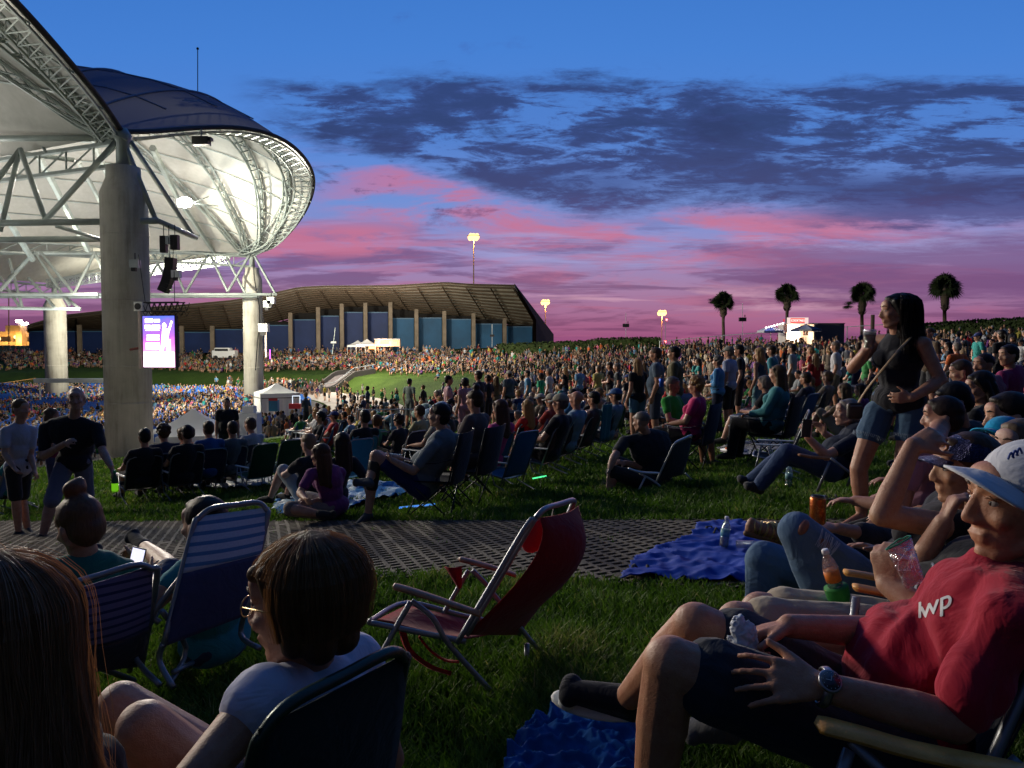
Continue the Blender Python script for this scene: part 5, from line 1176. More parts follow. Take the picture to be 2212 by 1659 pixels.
# ---------------------------------------------------------------- chairs
def lawn_chair(label, loc, rz, fabc, W=.56, seat=.26, back=.80, rec=.38, tube=None, armc=None, group=None, s=1.0, stripes=None, armm=None, dep=.44, front=.02, name='lawn_chair', backonly=False):
    """low folding chair with a bent tube back frame; faces +Y"""
    r = thing(name, label, 'chair', loc, rz, group); tube = tube or M_TUBE; a = W / 2; r.scale = (s, s, s)
    bt = V((0, -math.sin(rec), math.cos(rec))); hinge = V((0, -.02, seat)); top = hinge + bt * back
    bf = MB(); pts = [V((-a, 0, 0)) + hinge - bt * .12, V((-a, 0, 0)) + hinge + bt * (back - .1), V((-a + .03, 0, 0)) + hinge + bt * (back - .03), V((-a + .1, 0, 0)) + top, V((a - .1, 0, 0)) + top, V((a - .03, 0, 0)) + hinge + bt * (back - .03), V((a, 0, 0)) + hinge + bt * (back - .1), V((a, 0, 0)) + hinge - bt * .12]
    bf.path(pts, .0125, 8); bf.build('back_frame', tube, r, True)
    sf = MB(); sf.path([V((-a, -.06, seat)), V((-a, dep - .04, seat + front + .05)), V((-a + .05, dep, seat + front + .06)), V((a - .05, dep, seat + front + .06)), V((a, dep - .04, seat + front + .05)), V((a, -.06, seat))], .0125, 8); sf.build('seat_frame', tube, r, True)
    for sx in (-1, 1):
        arm_z = seat + .24; x = sx * (a + .015)
        lg = MB(); lg.path([V((x, dep * .55, arm_z - .01)), V((x, dep * .3, seat * .6)), V((x, -.30, .012)), V((x * .9, -.33, .012))], .0115, 8); lg.build('leg', tube, r, True)
        lg = MB(); lg.path([V((x, dep * .75, arm_z - .01)), V((x, dep * .98, .012))], .0115, 8); lg.build('leg', tube, r, True)
        p = hinge + bt * ((arm_z - seat) / math.cos(rec)); ar = MB(); ar.box((x, (dep * .9 + p.y) / 2, arm_z + .006), (.045, dep * .9 - p.y + .02, .022)); ao = ar.build('armrest', armm or (M_WHITEP if armc is None else M_CLOTH), r)
        if armc: col(ao, armc)
        bv = ao.modifiers.new('b', 'BEVEL'); bv.width = .008; bv.segments = 2
    st = MB(); st.tube((-a, -.3, .02), (a, -.3, .02), .01, 6); st.build('floor_bar', tube, r, True)
    nb = 14; P_ = []
    for j in range(nb + 1):
        g_ = j / nb; q = hinge + bt * (back * g_ * .985 + .01); sagv = math.sin(PI * g_) * .045
        P_.append([q + V((-a + 2 * a * i / 8 * 1.0, -sagv * math.sin(PI * i / 8), 0)) for i in range(9)])
    m1 = M_CLOTH
    mb = MB(); mb.slab(P_, (0, .004, .003))
    if stripes: o = mb.build('back_fabric', stripes, r, True)
    else: o = col(mb.build('back_fabric', m1, r, True), fabc)
    P_ = []
    for j in range(9):
        g_ = j / 8; q = V((0, dep * g_, seat + (front + .055) * g_)); P_.append([q + V((-a + 2 * a * i / 8, 0, -.05 * math.sin(PI * i / 8) * math.sin(PI * min(1, g_ * .9 + .1)) - .01)) for i in range(9)])
    mb = MB(); mb.slab(P_, (0, 0, .004))
    o = mb.build('seat_fabric', stripes or m1, r, True)
    if not stripes: col(o, fabc)
    return r
def camp_chair(label, loc, rz, fabc, group=None, s=1.0):
    r = thing('camp_chair', label, 'chair', loc, rz, group); a = .29; r.scale = (s, s, s)
    for (p, q) in [((-a, .24, .02), (a, .20, .40)), ((a, .24, .02), (-a, .20, .40)), ((-a, -.24, .02), (a, -.2, .40)), ((a, -.24, .02), (-a, -.2, .40)), ((-a, .24, .02), (-a, -.22, .42)), ((-a, -.24, .02), (-a, .22, .42)), ((a, .24, .02), (a, -.22, .42)), ((a, -.24, .02), (a, .22, .42))]:
        MB().tube(p, q, .009, 6).build('leg', M_DARKTUBE, r, True)
    for sx in (-1, 1): MB().tube((sx * a, -.22, .38), (sx * (a + .03), -.36, .93), .009, 6).build('back_post', M_DARKTUBE, r, True); MB().tube((sx * a, .2, .4), (sx * (a + .01), .22, .62), .009, 6).build('arm_post', M_DARKTUBE, r, True)
    for sx in (-1, 1): mb = MB(); mb.slab([[V((sx * (a + .01) + dx, y, z)) for dx in (-.035, .035)] for y, z in ((.26, .63), (.1, .60), (-.1, .61), (-.28, .66))], (0, 0, .006)); col(mb.build('armrest', M_CLOTH, r, True), fabc)
    P_ = [[V((-a - .03 + (2 * a + .06) * i / 8, -.37 + .0 + (.93 - z) * .22 - .07 * math.sin(PI * i / 8) * (1 - abs(z - .6)), z)) for i in range(9)] for z in (.93, .82, .7, .58, .46, .38)]
    mb = MB(); mb.slab(P_, (0, .006, 0)); col(mb.build('back_fabric', M_CLOTH, r, True), fabc)
    P_ = [[V((-a + 2 * a * i / 8, y, .42 - .07 * math.sin(PI * i / 8) + .0)) for i in range(9)] for y in (.24, .12, 0, -.12, -.24)]
    mb = MB(); mb.slab(P_, (0, 0, -.006)); col(mb.build('seat_fabric', M_CLOTH, r, True), fabc)
    return r
# ================================================================ HAND-PLACED PEOPLE
OCC = []
def world_pose(ref, jd, **dirs):
    "jd: joint -> (u,v,d); returns (root location, J in root coordinates)"
    p = at(*jd[ref]); loc = V((p.x, p.y, gz(p.x, p.y))); J = {k: at(*q) - loc for k, q in jd.items()}
    J.update(dirs); return loc, J
def strands(name, parent, roots, colr, n=1500, wid=.0012):
    "roots: function(i) -> list of points (parent coords) along a strand"
    vs = []; fs = []
    for i in range(n):
        pts = roots(i); a = random.random() * 2 * PI; o_ = V((math.cos(a), math.sin(a), 0)) * wid; b = len(vs)
        for k, p in enumerate(pts):
            w_ = 1 - .7 * k / (len(pts) - 1); vs += [p - o_ * w_, p + o_ * w_]
        fs += [(b + 2 * k, b + 2 * k + 1, b + 2 * k + 3, b + 2 * k + 2) for k in range(len(pts) - 1)]
    mb = MB(); mb.add(vs, fs); return col(mb.build(name, M_HAIR, parent), colr)
def ratio(p): return p
# tube + panel chair built from its four back corners and its tubes
def panel_chair(label, corners, tubes_, fabc, sag=.05, mats=None, arms=(), armm=None, seat=None, name='lawn_chair', tube=None, rr=.0125, sagdir=None, split=None, lowc=None, sagpow=1.0):
    A, B, C_, D = [at(*c) for c in corners]; cen = (C_ + D) / 2; loc = V((cen.x, cen.y, gz(cen.x, cen.y))); r = thing(name, label, 'chair', loc); tube = tube or M_TUBE
    n_ = (B - A).cross(D - A).normalized(); n_ = V(sagdir).normalized() if sagdir else (n_ if n_.y < 0 else -n_)
    def row(t0, t1, N=14):
        return [[(A.lerp(B, i / 12)).lerp(D.lerp(C_, i / 12), t) - loc + n_ * sag * math.sin(PI * (t ** sagpow)) * (.45 + .55 * math.sin(PI * i / 12)) for i in range(13)] for t in np.linspace(t0, t1, N)]
    mb = MB(); mb.slab(row(.015, split or 1.0), -n_ * .004); o = mb.build('back_fabric', mats or M_CLOTH, r, True); col(o, fabc)
    if split: mb = MB(); mb.slab(row(split, 1.0), -n_ * .004); col(mb.build('lower_back_fabric', M_CLOTH, r, True), lowc)
    up = (A - D).normalized(); sd = (B - A).normalized()
    mb = MB(); mb.path(smooth_pts([D - loc, A - up * .07 - loc, A - up * .02 + sd * .012 - loc, A + up * .02 + sd * .06 - loc, (A + B) / 2 + up * .022 - loc, B + up * .02 - sd * .06 - loc, B - up * .02 - sd * .012 - loc, B - up * .07 - loc, C_ - loc], 5), rr, 8); mb.build('back_frame', tube, r, True)
    for pts in tubes_: mb = MB(); mb.path(smooth_pts([at(*p) - loc for p in pts], 4) if len(pts) > 2 else [at(*p) - loc for p in pts], rr * .95, 8); mb.build('leg', tube, r, True)
    for pts in arms:
        P_ = smooth_pts([at(*p) - loc for p in pts], 5); mb = MB(); mb.path(P_, [.02] + [.026] * (len(P_) - 2) + [.018], 8, flat=.5); mb.build('armrest', armm or M_WOOD, r, True)
    if seat:
        Q = [at(*p) - loc for p in seat]; mb = MB(); P_ = [[Q[0].lerp(Q[1], i / 8).lerp(Q[3].lerp(Q[2], i / 8), t) - V((0, 0, .035 * math.sin(PI * i / 8) * math.sin(PI * t))) for i in range(9)] for t in np.linspace(0, 1, 9)]
        mb.slab(P_, (0, 0, -.004)); col(mb.build('seat_fabric', M_CLOTH, r, True), fabc)
    return r
def stripe_mat(name, a, b, n, soft=0, trans=0.0, ax=2):
    t = NT(name); c = t.n('TexCoord').outputs['Generated']; sp = t.n('SeparateXYZ', Vector=c); z = sp.outputs[ax]
    wv = t.math('SINE', t.math('MULTIPLY', z, n * 2 * PI)); f = t.math('GREATER_THAN', wv, soft); nz = t.noise(c, 30, 3)
    cc = t.mix(f, a, b); cc = t.mix(t.math('MULTIPLY', nz, .3), cc, (.02, .02, .03)); pr = t.pr(cc, .7, 0, .2)
    if trans:
        tr = t.n('BsdfTransparent'); tr.inputs[0].default_value = (.8, .8, .85, 1); mx = t.n('MixShader'); mx.inputs[0].default_value = trans; t.t.links.new(pr.outputs[0], mx.inputs[1]); t.t.links.new(tr.outputs[0], mx.inputs[2]); return t.out(mx)
    return t.out(pr)
SK = (.40, .215, .135)
# ---- man in the red shirt and white cap
loc, J = world_pose('pel', dict(pel=(1945, 1585, 1.75), neck=(2190, 1235, 1.72), head=(2206, 1098, 1.68), sL=(2172, 1345, 1.50), eL=(2062, 1560, 1.47), wL=(1765, 1480, 1.50), sR=(2120, 1262, 1.95), eR=(1955, 1372, 1.90), wR=(1705, 1352, 1.78),
    hL=(1930, 1622, 1.63), kL=(1448, 1432, 1.62), aL=(1398, 1800, 1.72), tL=(1290, 1860, 1.75), hR=(1930, 1560, 1.90), kR=(1503, 1352, 1.86), aR=(1352, 1512, 2.18), tR=(1232, 1492, 2.24)),
    hf=V((-1, -.02, .07)), hu=V((.07, 0, 1)), hdL=V((-1, .06, .10)), hnL=V((0, -.75, .66)), hdR=V((-1, .1, -.25)), hnR=V((0, .2, 1)))
def bigbelly(mb):
    pass
red = person(J, 'man in red shirt, white cap and dark shorts reclining, wristwatch on his near arm', loc, skin=(.42, .21, .12), shirt=(.38, .008, .03), pants=(.022, .026, .034), hair='buzz', hairc=(.25, .22, .2), sleeve=.72, pant=.80, shoes=(.012, .012, .016), b=1.12, belly=.85, voxel=.0058, face=True, s=1.1, hb=1.05, hands=dict(L=dict(curl=.24, spread=.38, thumb=.8), R=dict(curl=1.0, spread=.1)), hs=1.02, shortsflare=.02, shirtdisp=[(.03, .2, 1), (.013, .16, 14)])
cap_hat(red, J['head'], V((-1, -.30, .30)), V((.28, -.22, 1)), 1.14, (.66, .66, .68), arch=.014)
KIDS[KIDS[red.name][-1].name] = KIDS.get(KIDS[red.name][-1].name, [])
# stitched mark on the cap, print on the shirt
def squiggle(name, parent, pts, r, colr, m=None):
    mb = MB(); mb.path(smooth_pts(pts, 5), r, 5); return col(mb.build(name, m or M_CLOTH, parent, True), colr)
hc = J['head']
def textpart(name, body, parent, loc_, xax, yax, size, colr, m=None, extr=.001):
    fc = bpy.data.curves.new(name, 'FONT'); fc.body = body; fc.align_x = 'CENTER'; fc.align_y = 'CENTER'; fc.size = size; fc.extrude = extr; fc.shear = .25 if name == 'shirt_print' else 0
    f_ = bpy.data.objects.new('tmp', fc); COL.objects.link(f_); dg = bpy.context.evaluated_depsgraph_get(); tm = bpy.data.meshes.new_from_object(f_.evaluated_get(dg)); bpy.data.objects.remove(f_)
    tm.materials.clear(); tm.materials.append(m or M_CLOTH); x = V(xax).normalized(); y = V(yax); y = (y - x * y.dot(x)).normalized(); z = x.cross(y); M = Matrix((x, y, z)).transposed().to_4x4(); M.translation = V(loc_)
    from mathutils.bvhtree import BVHTree
    sh = [k for k in KIDS[parent.name] if k.name.startswith('shirt')][0]; bv = BVHTree.FromPolygons([v_.co for v_ in sh.data.vertices], [tuple(p_.vertices) for p_ in sh.data.polygons])
    bm_ = bmesh.new(); bm_.from_mesh(tm); bmesh.ops.delete(bm_, geom=[f for f in bm_.faces if abs(f.normal.z) < .5], context='FACES'); bmesh.ops.subdivide_edges(bm_, edges=bm_.edges[:], cuts=1); bm_.to_mesh(tm); bm_.free()
    for v_ in tm.vertices:
        p_ = M @ v_.co; zz_ = -(V(parent.location) + p_).normalized(); h_ = bv.ray_cast(p_ + zz_ * .4, -zz_); v_.co = (h_[0] if h_[0] is not None else p_) + zz_ * (.0022 + (.0006 if v_.co.z > 0 else 0))
    o = bpy.data.objects.new(name, tm); link(o, parent); return col(o, colr)
for sd_ in 'R':
    A__, T__, K__ = J['a' + sd_], J['t' + sd_], J['k' + sd_]; sh__ = (A__ - K__).normalized(); dd_ = (T__ - A__).normalized(); nn_ = (sh__ - dd_ * sh__.dot(dd_)).normalized(); xx_ = dd_.cross(nn_)
    mb = MB(); mb.ell((A__ + T__) / 2 + nn_ * .052 + dd_ * .005, (.05, .15, .016), Matrix((xx_, dd_, nn_)).transposed(), 20, 8); mb.cap(T__ + nn_ * .03 + dd_ * .012 - xx_ * .02, T__ + nn_ * .03 + dd_ * .012 + xx_ * .02, .026, .026); mb.build('shoe_sole', mat('rubber_sole', (.45, .46, .44), .7), red, True)
# wristwatch
wt = J['wL']; wa = (J['wL'] - J['eL']).normalized(); fx = wa.cross(V((0, -.75, .66))).normalized(); up_ = fx.cross(wa); up_ = up_ if up_.y < 0 else -up_
M_WATCH = mat('watch_steel', (.25, .25, .27), .3, .9, .5, .1, 10)
wloc = loc + wt - wa * .012
w_ = thing('wristwatch', 'steel wristwatch with a dark dial on the near wrist of the red shirted man', 'watch', wloc)
Mw = Matrix((fx, wa.cross(fx) * 1.0, wa)).transposed(); mb = MB()
ringp = [fx * math.cos(a) * .036 + up_ * math.sin(a) * .034 for a in np.linspace(0, 2 * PI, 25)[:-1]]
mb.path(ringp, .0095, 6, closed=True, flat=.5); mb.build('strap', M_WATCH, w_, True)
Mf = Matrix((fx, wa, up_)).transposed(); MB().lathe([(.0225, 0), (.0235, .006), (.021, .0085)], 24, Mf, up_ * .031).build('case', M_WATCH, w_, True); MB().lathe([(.0185, 0), (.0185, .0015)], 24, Mf, up_ * .0395).build('dial', mat('dial_dark', (.02, .03, .05), .15, 0, .6), w_, True)
mb = MB(); mb.box(up_ * .0418 + wa * .005, (.0012, .011, .0006), Mf); mb.box(up_ * .0418 + fx * .004, (.009, .0012, .0006), Mf)
for k in range(12): a = k * PI / 6; mb.box(up_ * .0416 + fx * math.cos(a) * .0155 + wa * math.sin(a) * .0155, (.0012, .0012, .0006), Mf)
mb.build('hands_and_marks', mat('watch_white', (.6, .6, .6), .4), w_)
# crumpled napkin in his far hand
nl = at(1607, 1375, 1.74); nk = MB(); R2 = random.Random(5)
nk.ell((0, 0, 0), (.030, .022, .042)); nk.ell((-.016, 0, .03), (.014, .012, .022)); nk.ell((.012, 0, -.03), (.02, .014, .018)); nk.ell((-.02, 0, -.01), (.02, .01, .016))
nko = organic('napkin', nk, mat('napkin_paper', (.55, .58, .62), .8, 0, .2, .05, 10), None, .003, 0, [(.022, .018, 2), (.008, .006, 1)], loc=nl); tag(nko, 'crumpled white paper napkin in the far hand of the red shirted man', 'napkin')
# black t-shirt print and red shirt print
textpart('shirt_print', 'wp', red, at(2012, 1304, 1.60) - loc + V((0, -.01, 0)), V((1, 0.05, .42)), V((-.3, -.25, 1)), .062, (.75, .72, .72)); textpart('shirt_print', 'l', red, at(1978, 1318, 1.66) - loc + V((0, -.01, 0)), V((1, .05, .42)), V((-.3, -.25, 1)), .055, (.75, .72, .72))
for k_ in range(3): squiggle('cap_mark', red, [at(2178 + k_ * 9, 992 - k_ * 4, 1.555) - loc, at(2184 + k_ * 9, 978 - k_ * 5, 1.56) - loc, at(2190 + k_ * 9, 990 - k_ * 5, 1.555) - loc], .0022, (.08, .12, .35))
# his chair: wooden arm in front
chr_ = panel_chair('low chair with a rounded yellowish wooden arm under the red shirted man', [(2230, 1330, 1.95), (2290, 1330, 1.5), (2090, 1760, 1.45), (2060, 1640, 1.95)], [[(1835, 1620, 1.42), (1800, 1720, 1.40)], [(1840, 1600, 1.42), (2000, 1760, 1.38)], [(2200, 1640, 1.40), (2050, 1780, 1.4)]], (.012, .013, .02), .04, arms=())
def flatarm(parent, pts, w_, th, m, org, up=V((0, 0, 1)), name='armrest'):
    P_ = smooth_pts([at(*p) - org for p in pts], 6); n_ = len(P_); mb = MB(); G_ = []
    for i, p in enumerate(P_):
        d = (P_[min(i + 1, n_ - 1)] - P_[max(i - 1, 0)]).normalized(); s_ = d.cross(up).normalized(); f = i / (n_ - 1); e = min(1, math.sqrt(max(0, 1 - (1 - min(f, .12) / .12) ** 2)) + .04); e2_ = 1
        G_.append([p + s_ * w_ * e * math.cos(a) + up * th * e * math.sin(a) for a in np.linspace(0, 2 * PI, 17)])
    mb.grid(G_); mb.add(G_[0][:-1], [tuple(range(16))]); mb.add(G_[-1][:-1], [tuple(range(16))[::-1]]); return mb.build(name, m, parent, True)
M_WOODY = mat('arm_oak', (.66, .31, .07), .4, 0, .4, .25, 20, .25)
flatarm(chr_, [(1758, 1562, 1.44), (1860, 1588, 1.42), (1980, 1622, 1.40), (2230, 1672, 1.38)], .030, .014, M_WOODY, V(chr_.location))
# ---- person in the black t-shirt with the plastic bag
loc, J = world_pose('pel', dict(pel=(1990, 1385, 2.3), neck=(2165, 1195, 2.3), head=(2215, 1065, 2.32), sL=(2135, 1240, 2.12), eL=(2022, 1338, 1.93), wL=(1915, 1262, 2.05), sR=(2110, 1205, 2.48), eR=(1960, 1262, 2.42), wR=(2038, 1128, 2.33),
    hL=(1980, 1390, 2.2), kL=(1592, 1342, 2.2), aL=(1560, 1560, 2.3), tL=(1500, 1580, 2.35), hR=(1975, 1365, 2.4), kR=(1640, 1318, 2.42), aR=(1600, 1520, 2.5), tR=(1540, 1530, 2.5)),
    hf=V((-1, .1, .0)), hu=V((0, 0, 1)), hdL=V((-.05, .05, 1)), hnL=V((-.75, -.6, 0)), hdR=V((.45, 0, 1)), hnR=V((-1, .2, .1)))
bp = person(J, 'person in black printed shirt and cream shorts, chin on hand, holding a clear bag', loc, skin=(.43, .25, .16), shirt=(.016, .016, .02), pants=(.42, .34, .24), hair='short', hairc=(.05, .03, .02), sleeve=.6, pant=.82, b=1.05, belly=.5, voxel=.0075, hands=dict(L=dict(curl=.9, spread=.15, thumb=.35), R=dict(curl=.9)), shoes=(.1, .1, .1))
textpart('shirt_print', 'A', bp, at(2012, 1238, 2.02) - loc, V((1, 0, .5)), V((-.4, -.2, 1)), .07, (.5, .5, .52)); textpart('shirt_print', 'os', bp, at(1992, 1262, 2.0) - loc, V((1, 0, .35)), V((-.3, -.2, 1)), .06, (.5, .5, .52))
t = NT('clear_plastic'); c = t.obj(); gl = t.n('BsdfGlossy', Roughness=.12); gl.inputs[0].default_value = (1, 1, 1, 1); tr = t.n('BsdfTransparent'); tr.inputs[0].default_value = (.92, .93, .93, 1)
bn = t.bump(t.noise(c, 60, 4, .7), 1.0, .02); t.t.links.new(bn, gl.inputs['Normal']); fr = t.n('Fresnel', IOR=1.5); t.t.links.new(bn, fr.inputs['Normal']); mx = t.n('MixShader'); t.t.links.new(t.math('ADD', t.math('MULTIPLY', fr, 1.0), .14, clamp=True), mx.inputs[0]); t.t.links.new(tr.outputs[0], mx.inputs[1]); t.t.links.new(gl.outputs[0], mx.inputs[2]); M_CLEAR = t.out(mx)
bl = at(1962, 1212, 1.98); bg_ = thing('plastic_bag', 'clear crinkled zip bag with a green seal held up beside the red shirted man', 'plastic bag', bl)
G_ = []
for i in range(16):
    f = i / 15; row = []
    for k in range(25):
        a = 2 * PI * k / 24; wv_ = .036 * (1 - .25 * f); dp = .018 * math.sin(PI * min(1, f * .9 + .12)) + .002; p = V((wv_ * math.cos(a), dp * math.sin(a), .055 - .12 * f)); p += V((.006, .005, .003)) * noise.noise(p * 60); p += V((.012 * f * -1, 0, 0)); row.append(Matrix.Rotation(-.5, 3, 'Y') @ p)
    G_.append(row)
mb = MB(); mb.grid(G_); mb.build('bag_film', M_CLEAR, bg_, True)
mb = MB(); mb.path([V(p) + V((0, 0, .002)) for p in G_[0]], .0022, 5); mb.build('seal', mat('seal_green', (.02, .25, .13), .4), bg_, True)
mb = MB(); R2 = random.Random(8)
for k in range(7): a, b = V((R2.gauss(0, .018), R2.gauss(0, .004), R2.gauss(-.01, .02))), V((R2.gauss(-.01, .02), R2.gauss(0, .004), R2.gauss(-.03, .02))); mb.tube(a, b, .0012, 4)
mb.build('crease', mat('crease_white', (.8, .8, .8), .2), bg_)
wa2 = panel_chair('low chair with two pale wooden arm ends beneath the black shirted person', [(2240, 1190, 2.5), (2260, 1200, 2.1), (2020, 1470, 2.1), (2010, 1420, 2.55)], [[(1850, 1290, 2.1), (1830, 1460, 2.1)]], (.02, .02, .025), .04)
flatarm(wa2, [(1822, 1236, 2.45), (1870, 1243, 2.45), (1960, 1262, 2.45)], .022, .011, M_WOODY, V(wa2.location)); flatarm(wa2, [(1843, 1268, 2.12), (1890, 1277, 2.12), (1990, 1300, 2.12)], .022, .011, M_WOODY, V(wa2.location))
# water bottle in a green sleeve
def bottle(name, label, loc_, tilt=0, label_c=None, s=1.0, sleeve=None, lay=False, liquid=.6):
    r = thing(name, label, 'bottle', loc_); r.rotation_euler = (0, tilt, 0) if not lay else (PI / 2 * .95, 0, 1.2); R0 = .032 * s
    prof = [(R0 * .8, 0), (R0, .008 * s), (R0, .03 * s), (R0 * .94, .04 * s), (R0, .05 * s), (R0, .09 * s), (R0 * .93, .1 * s), (R0, .11 * s), (R0, .14 * s), (R0 * .75, .17 * s), (R0 * .42, .19 * s), (R0 * .4, .2 * s)]
    MB().lathe(prof, 20).build('bottle_body', M_CLEAR, r, True)
    MB().lathe([(R0 * .95, .004 * s), (R0 * .92, .2 * s * liquid * .9)], 20).build('water', M_WATER, r, True)
    MB().lathe([(R0 * .48, .197 * s), (R0 * .48, .215 * s), (R0 * .4, .218 * s)], 16).build('bottle_cap', M_WHITEP, r, True)
    if label_c: MB().lathe([(R0 * 1.015, .075 * s), (R0 * 1.015, .125 * s)], 20).build('bottle_label', mat('label_' + name + str(label_c[0]), label_c, .5, 0, .3, .3, 40), r, True)
    if sleeve: MB().lathe([(R0 * 1.1, -.03 * s), (R0 * 1.5, .0), (R0 * 1.6, .045 * s), (R0 * 1.55, .05 * s)], 20).build('holder', mat('holder_green', (.01, .16, .02), .8), r, True)
    return r
t = NT('water'); gl = t.n('BsdfGlossy', Roughness=.05); tr = t.n('BsdfTransparent'); tr.inputs[0].default_value = (.55, .75, .82, 1); fr = t.n('Fresnel', IOR=1.33); mx = t.n('MixShader'); t.t.links.new(t.math('ADD', fr, .05), mx.inputs[0]); t.t.links.new(tr.outputs[0], mx.inputs[1]); t.t.links.new(gl.outputs[0], mx.inputs[2]); M_WATER = t.out(mx)
bottle('water_bottle', 'water bottle with a white cap and orange label tilted in a green holder', at(1812, 1290, 2.35), -.30, (.6, .16, .02), .72, True)
# ---- woman with the sequin cap, arm raised, ripped jeans
loc, J = world_pose('pel', dict(pel=(1900, 1290, 2.95), neck=(2085, 1115, 2.78), head=(2085, 1020, 2.68), sL=(2068, 1142, 2.60), eL=(1905, 1112, 2.52), wL=(1972, 962, 2.55), sR=(2040, 1140, 2.98), eR=(1985, 1215, 2.98), wR=(1900, 1190, 3.0),
    hL=(1905, 1300, 2.85), kL=(1722, 1148, 2.82), aL=(1800, 1340, 2.78), tL=(1760, 1380, 2.8), hR=(1890, 1285, 3.1), kR=(1650, 1208, 3.08), aR=(1640, 1400, 3.1), tR=(1590, 1420, 3.15)),
    hf=V((-1, .12, .03)), hu=V((0, 0, 1)), hdL=V((.75, -.05, .35)), hnL=V((-.2, -.6, .7)))
jw = person(J, 'woman with a dark sequin cap, forearm raised to its brim, in torn pale blue jeans', loc, skin=(.45, .25, .15), shirt=(.014, .013, .018), pants=(.085, .16, .27), hair='short', hairc=(.10, .055, .025), sleeve=.05, pant=1.93, b=1.04, fem=True, voxel=.0075, face=True, s=1.02, hands=dict(L=dict(curl=.8, spread=.2)), shoes=(.2, .15, .08))
t = NT('sequin'); c = t.obj(); vo = t.n('TexVoronoi', Scale=260); t.t.links.new(c, vo.inputs['Vector']); cc = t.mix(t.n('SeparateColor', Color=vo.outputs['Color']).outputs[0], (.008, .008, .03), (.05, .05, .13)); M_SEQ = t.out(t.pr(cc, .3, .8, .5, t.bump(vo.outputs['Distance'], 1.0, .01)))
cap_hat(jw, J['head'], V((-1, .1, .12)), V((.1, 0, 1)), 1.0, (.03, .03, .1), m=M_SEQ)
# torn knee: skin patch and frayed white threads
kc = J['kL']; kn = MB(); R2 = random.Random(4)
kd = (V((-.45, -.75, .75))).normalized(); kx = (J['hL'] - J['kL']).normalized(); ky = kd.cross(kx).normalized(); kd = kx.cross(ky).normalized(); kd = kd if kd.z > 0 else -kd
mb = MB(); mb.ell(kc + kd * .056 + kx * .075, (.050, .030, .022), Matrix((kx, ky, kd)).transposed(), 16, 10); mb.ell(kc + kd * .055 - kx * .02, (.02, .035, .02), Matrix((kx, ky, kd)).transposed(), 16, 10); col(mb.build('bare_knee', M_SKIN, jw, True), (.20, .09, .06))
mb = MB()
for k in range(22):
    o_ = R2.uniform(.035, .115); a = kc + kd * .079 + kx * o_ + ky * -.035; b = kc + kd * .079 + kx * (o_ + R2.uniform(-.02, .02)) + ky * .035; mb.path([a, (a + b) / 2 + kd * .004, b], .0011, 4)
col(mb.build('frayed_threads', M_CLOTH, jw), (.42, .5, .6))
# ---- person behind her: bare lower leg with a strappy gold sandal, orange can in hand
loc, J = world_pose('pel', dict(pel=(2000, 1225, 3.7), neck=(2070, 1075, 3.75), head=(2085, 1000, 3.72), sL=(2040, 1100, 3.6), eL=(1930, 1165, 3.5), wL=(1812, 1142, 3.35), sR=(2095, 1090, 3.9), eR=(2000, 1140, 3.9), wR=(1930, 1130, 3.85),
    hL=(1990, 1225, 3.6), kL=(1838, 1172, 3.65), aL=(1690, 1152, 3.6), tL=(1622, 1136, 3.62), hR=(1990, 1215, 3.8), kR=(1900, 1180, 3.85), aR=(1820, 1230, 3.9), tR=(1760, 1220, 3.9)),
    hf=V((-1, .2, 0)), hu=V((0, 0, 1)), hdL=V((-1, 0, .1)), hnL=V((0, -.3, 1)))
cn = person(J, 'person in dark jeans lying behind the torn jeans, wearing a gold strapped sandal', loc, skin=(.34, .18, .11), shirt=(.02, .02, .03), pants=(.012, .022, .05), hair='short', sleeve=1.6, pant=1.5, voxel=.009, shoes=None, hands=dict(L=dict(curl=1.0)))
sm_b = MB(); A_, T_ = J['aL'], J['tL']; dd = (T_ - A_)
fxx = dd.normalized(); sh_ = (A_ - J['kL']).normalized()
for k in range(6):
    p = A_.lerp(T_, .15 + .14 * k); rad = .046 - .003 * k; sm_b.path([p + V((0, math.cos(a) * rad, math.sin(a) * rad)) + fxx * (.012 * math.sin(a + k)) for a in np.linspace(0, 2 * PI, 13)[:-1]], .005, 5, closed=True)
sm_b.build('sandal_straps', mat('gold_strap', (.45, .30, .12), .3, .8, .5), cn, True)
sb_ = MB(); sb_.cap(A_ + V((.03, 0, -.045)), T_ + V((-.02, 0, -.035)), .018, .016); sb_.build('sandal_sole', mat('sandal_tan', (.16, .08, .04), .6), cn, True)
can = thing('drink_can', 'orange and gold drink can held upright in front of the grass', 'can', at(1766, 1132, 3.28)); 
def can_parts(r, c1, s=1.0):
    h = .122 * s; R0 = .033 * s
    MB().lathe([(R0 * .8, 0), (R0, .008), (R0, h - .014), (R0 * .84, h - .002)], 24).build('can_body', c1, r, True); MB().lathe([(R0 * .84, h - .002), (R0 * .86, h + .001), (R0 * .8, h - .002)], 24).build('can_lid', M_TUBE, r, True)
t = NT('can_orange'); c = t.obj(); cc = t.ramp(t.noise(c, 25, 2, .5, dist=2), [(.45, (.42, .09, .015)), (.5, (.62, .22, .04)), (.56, (.40, .07, .01))]); can_parts(can, t.out(t.pr(cc, .3, .7, .5)), 1.0)
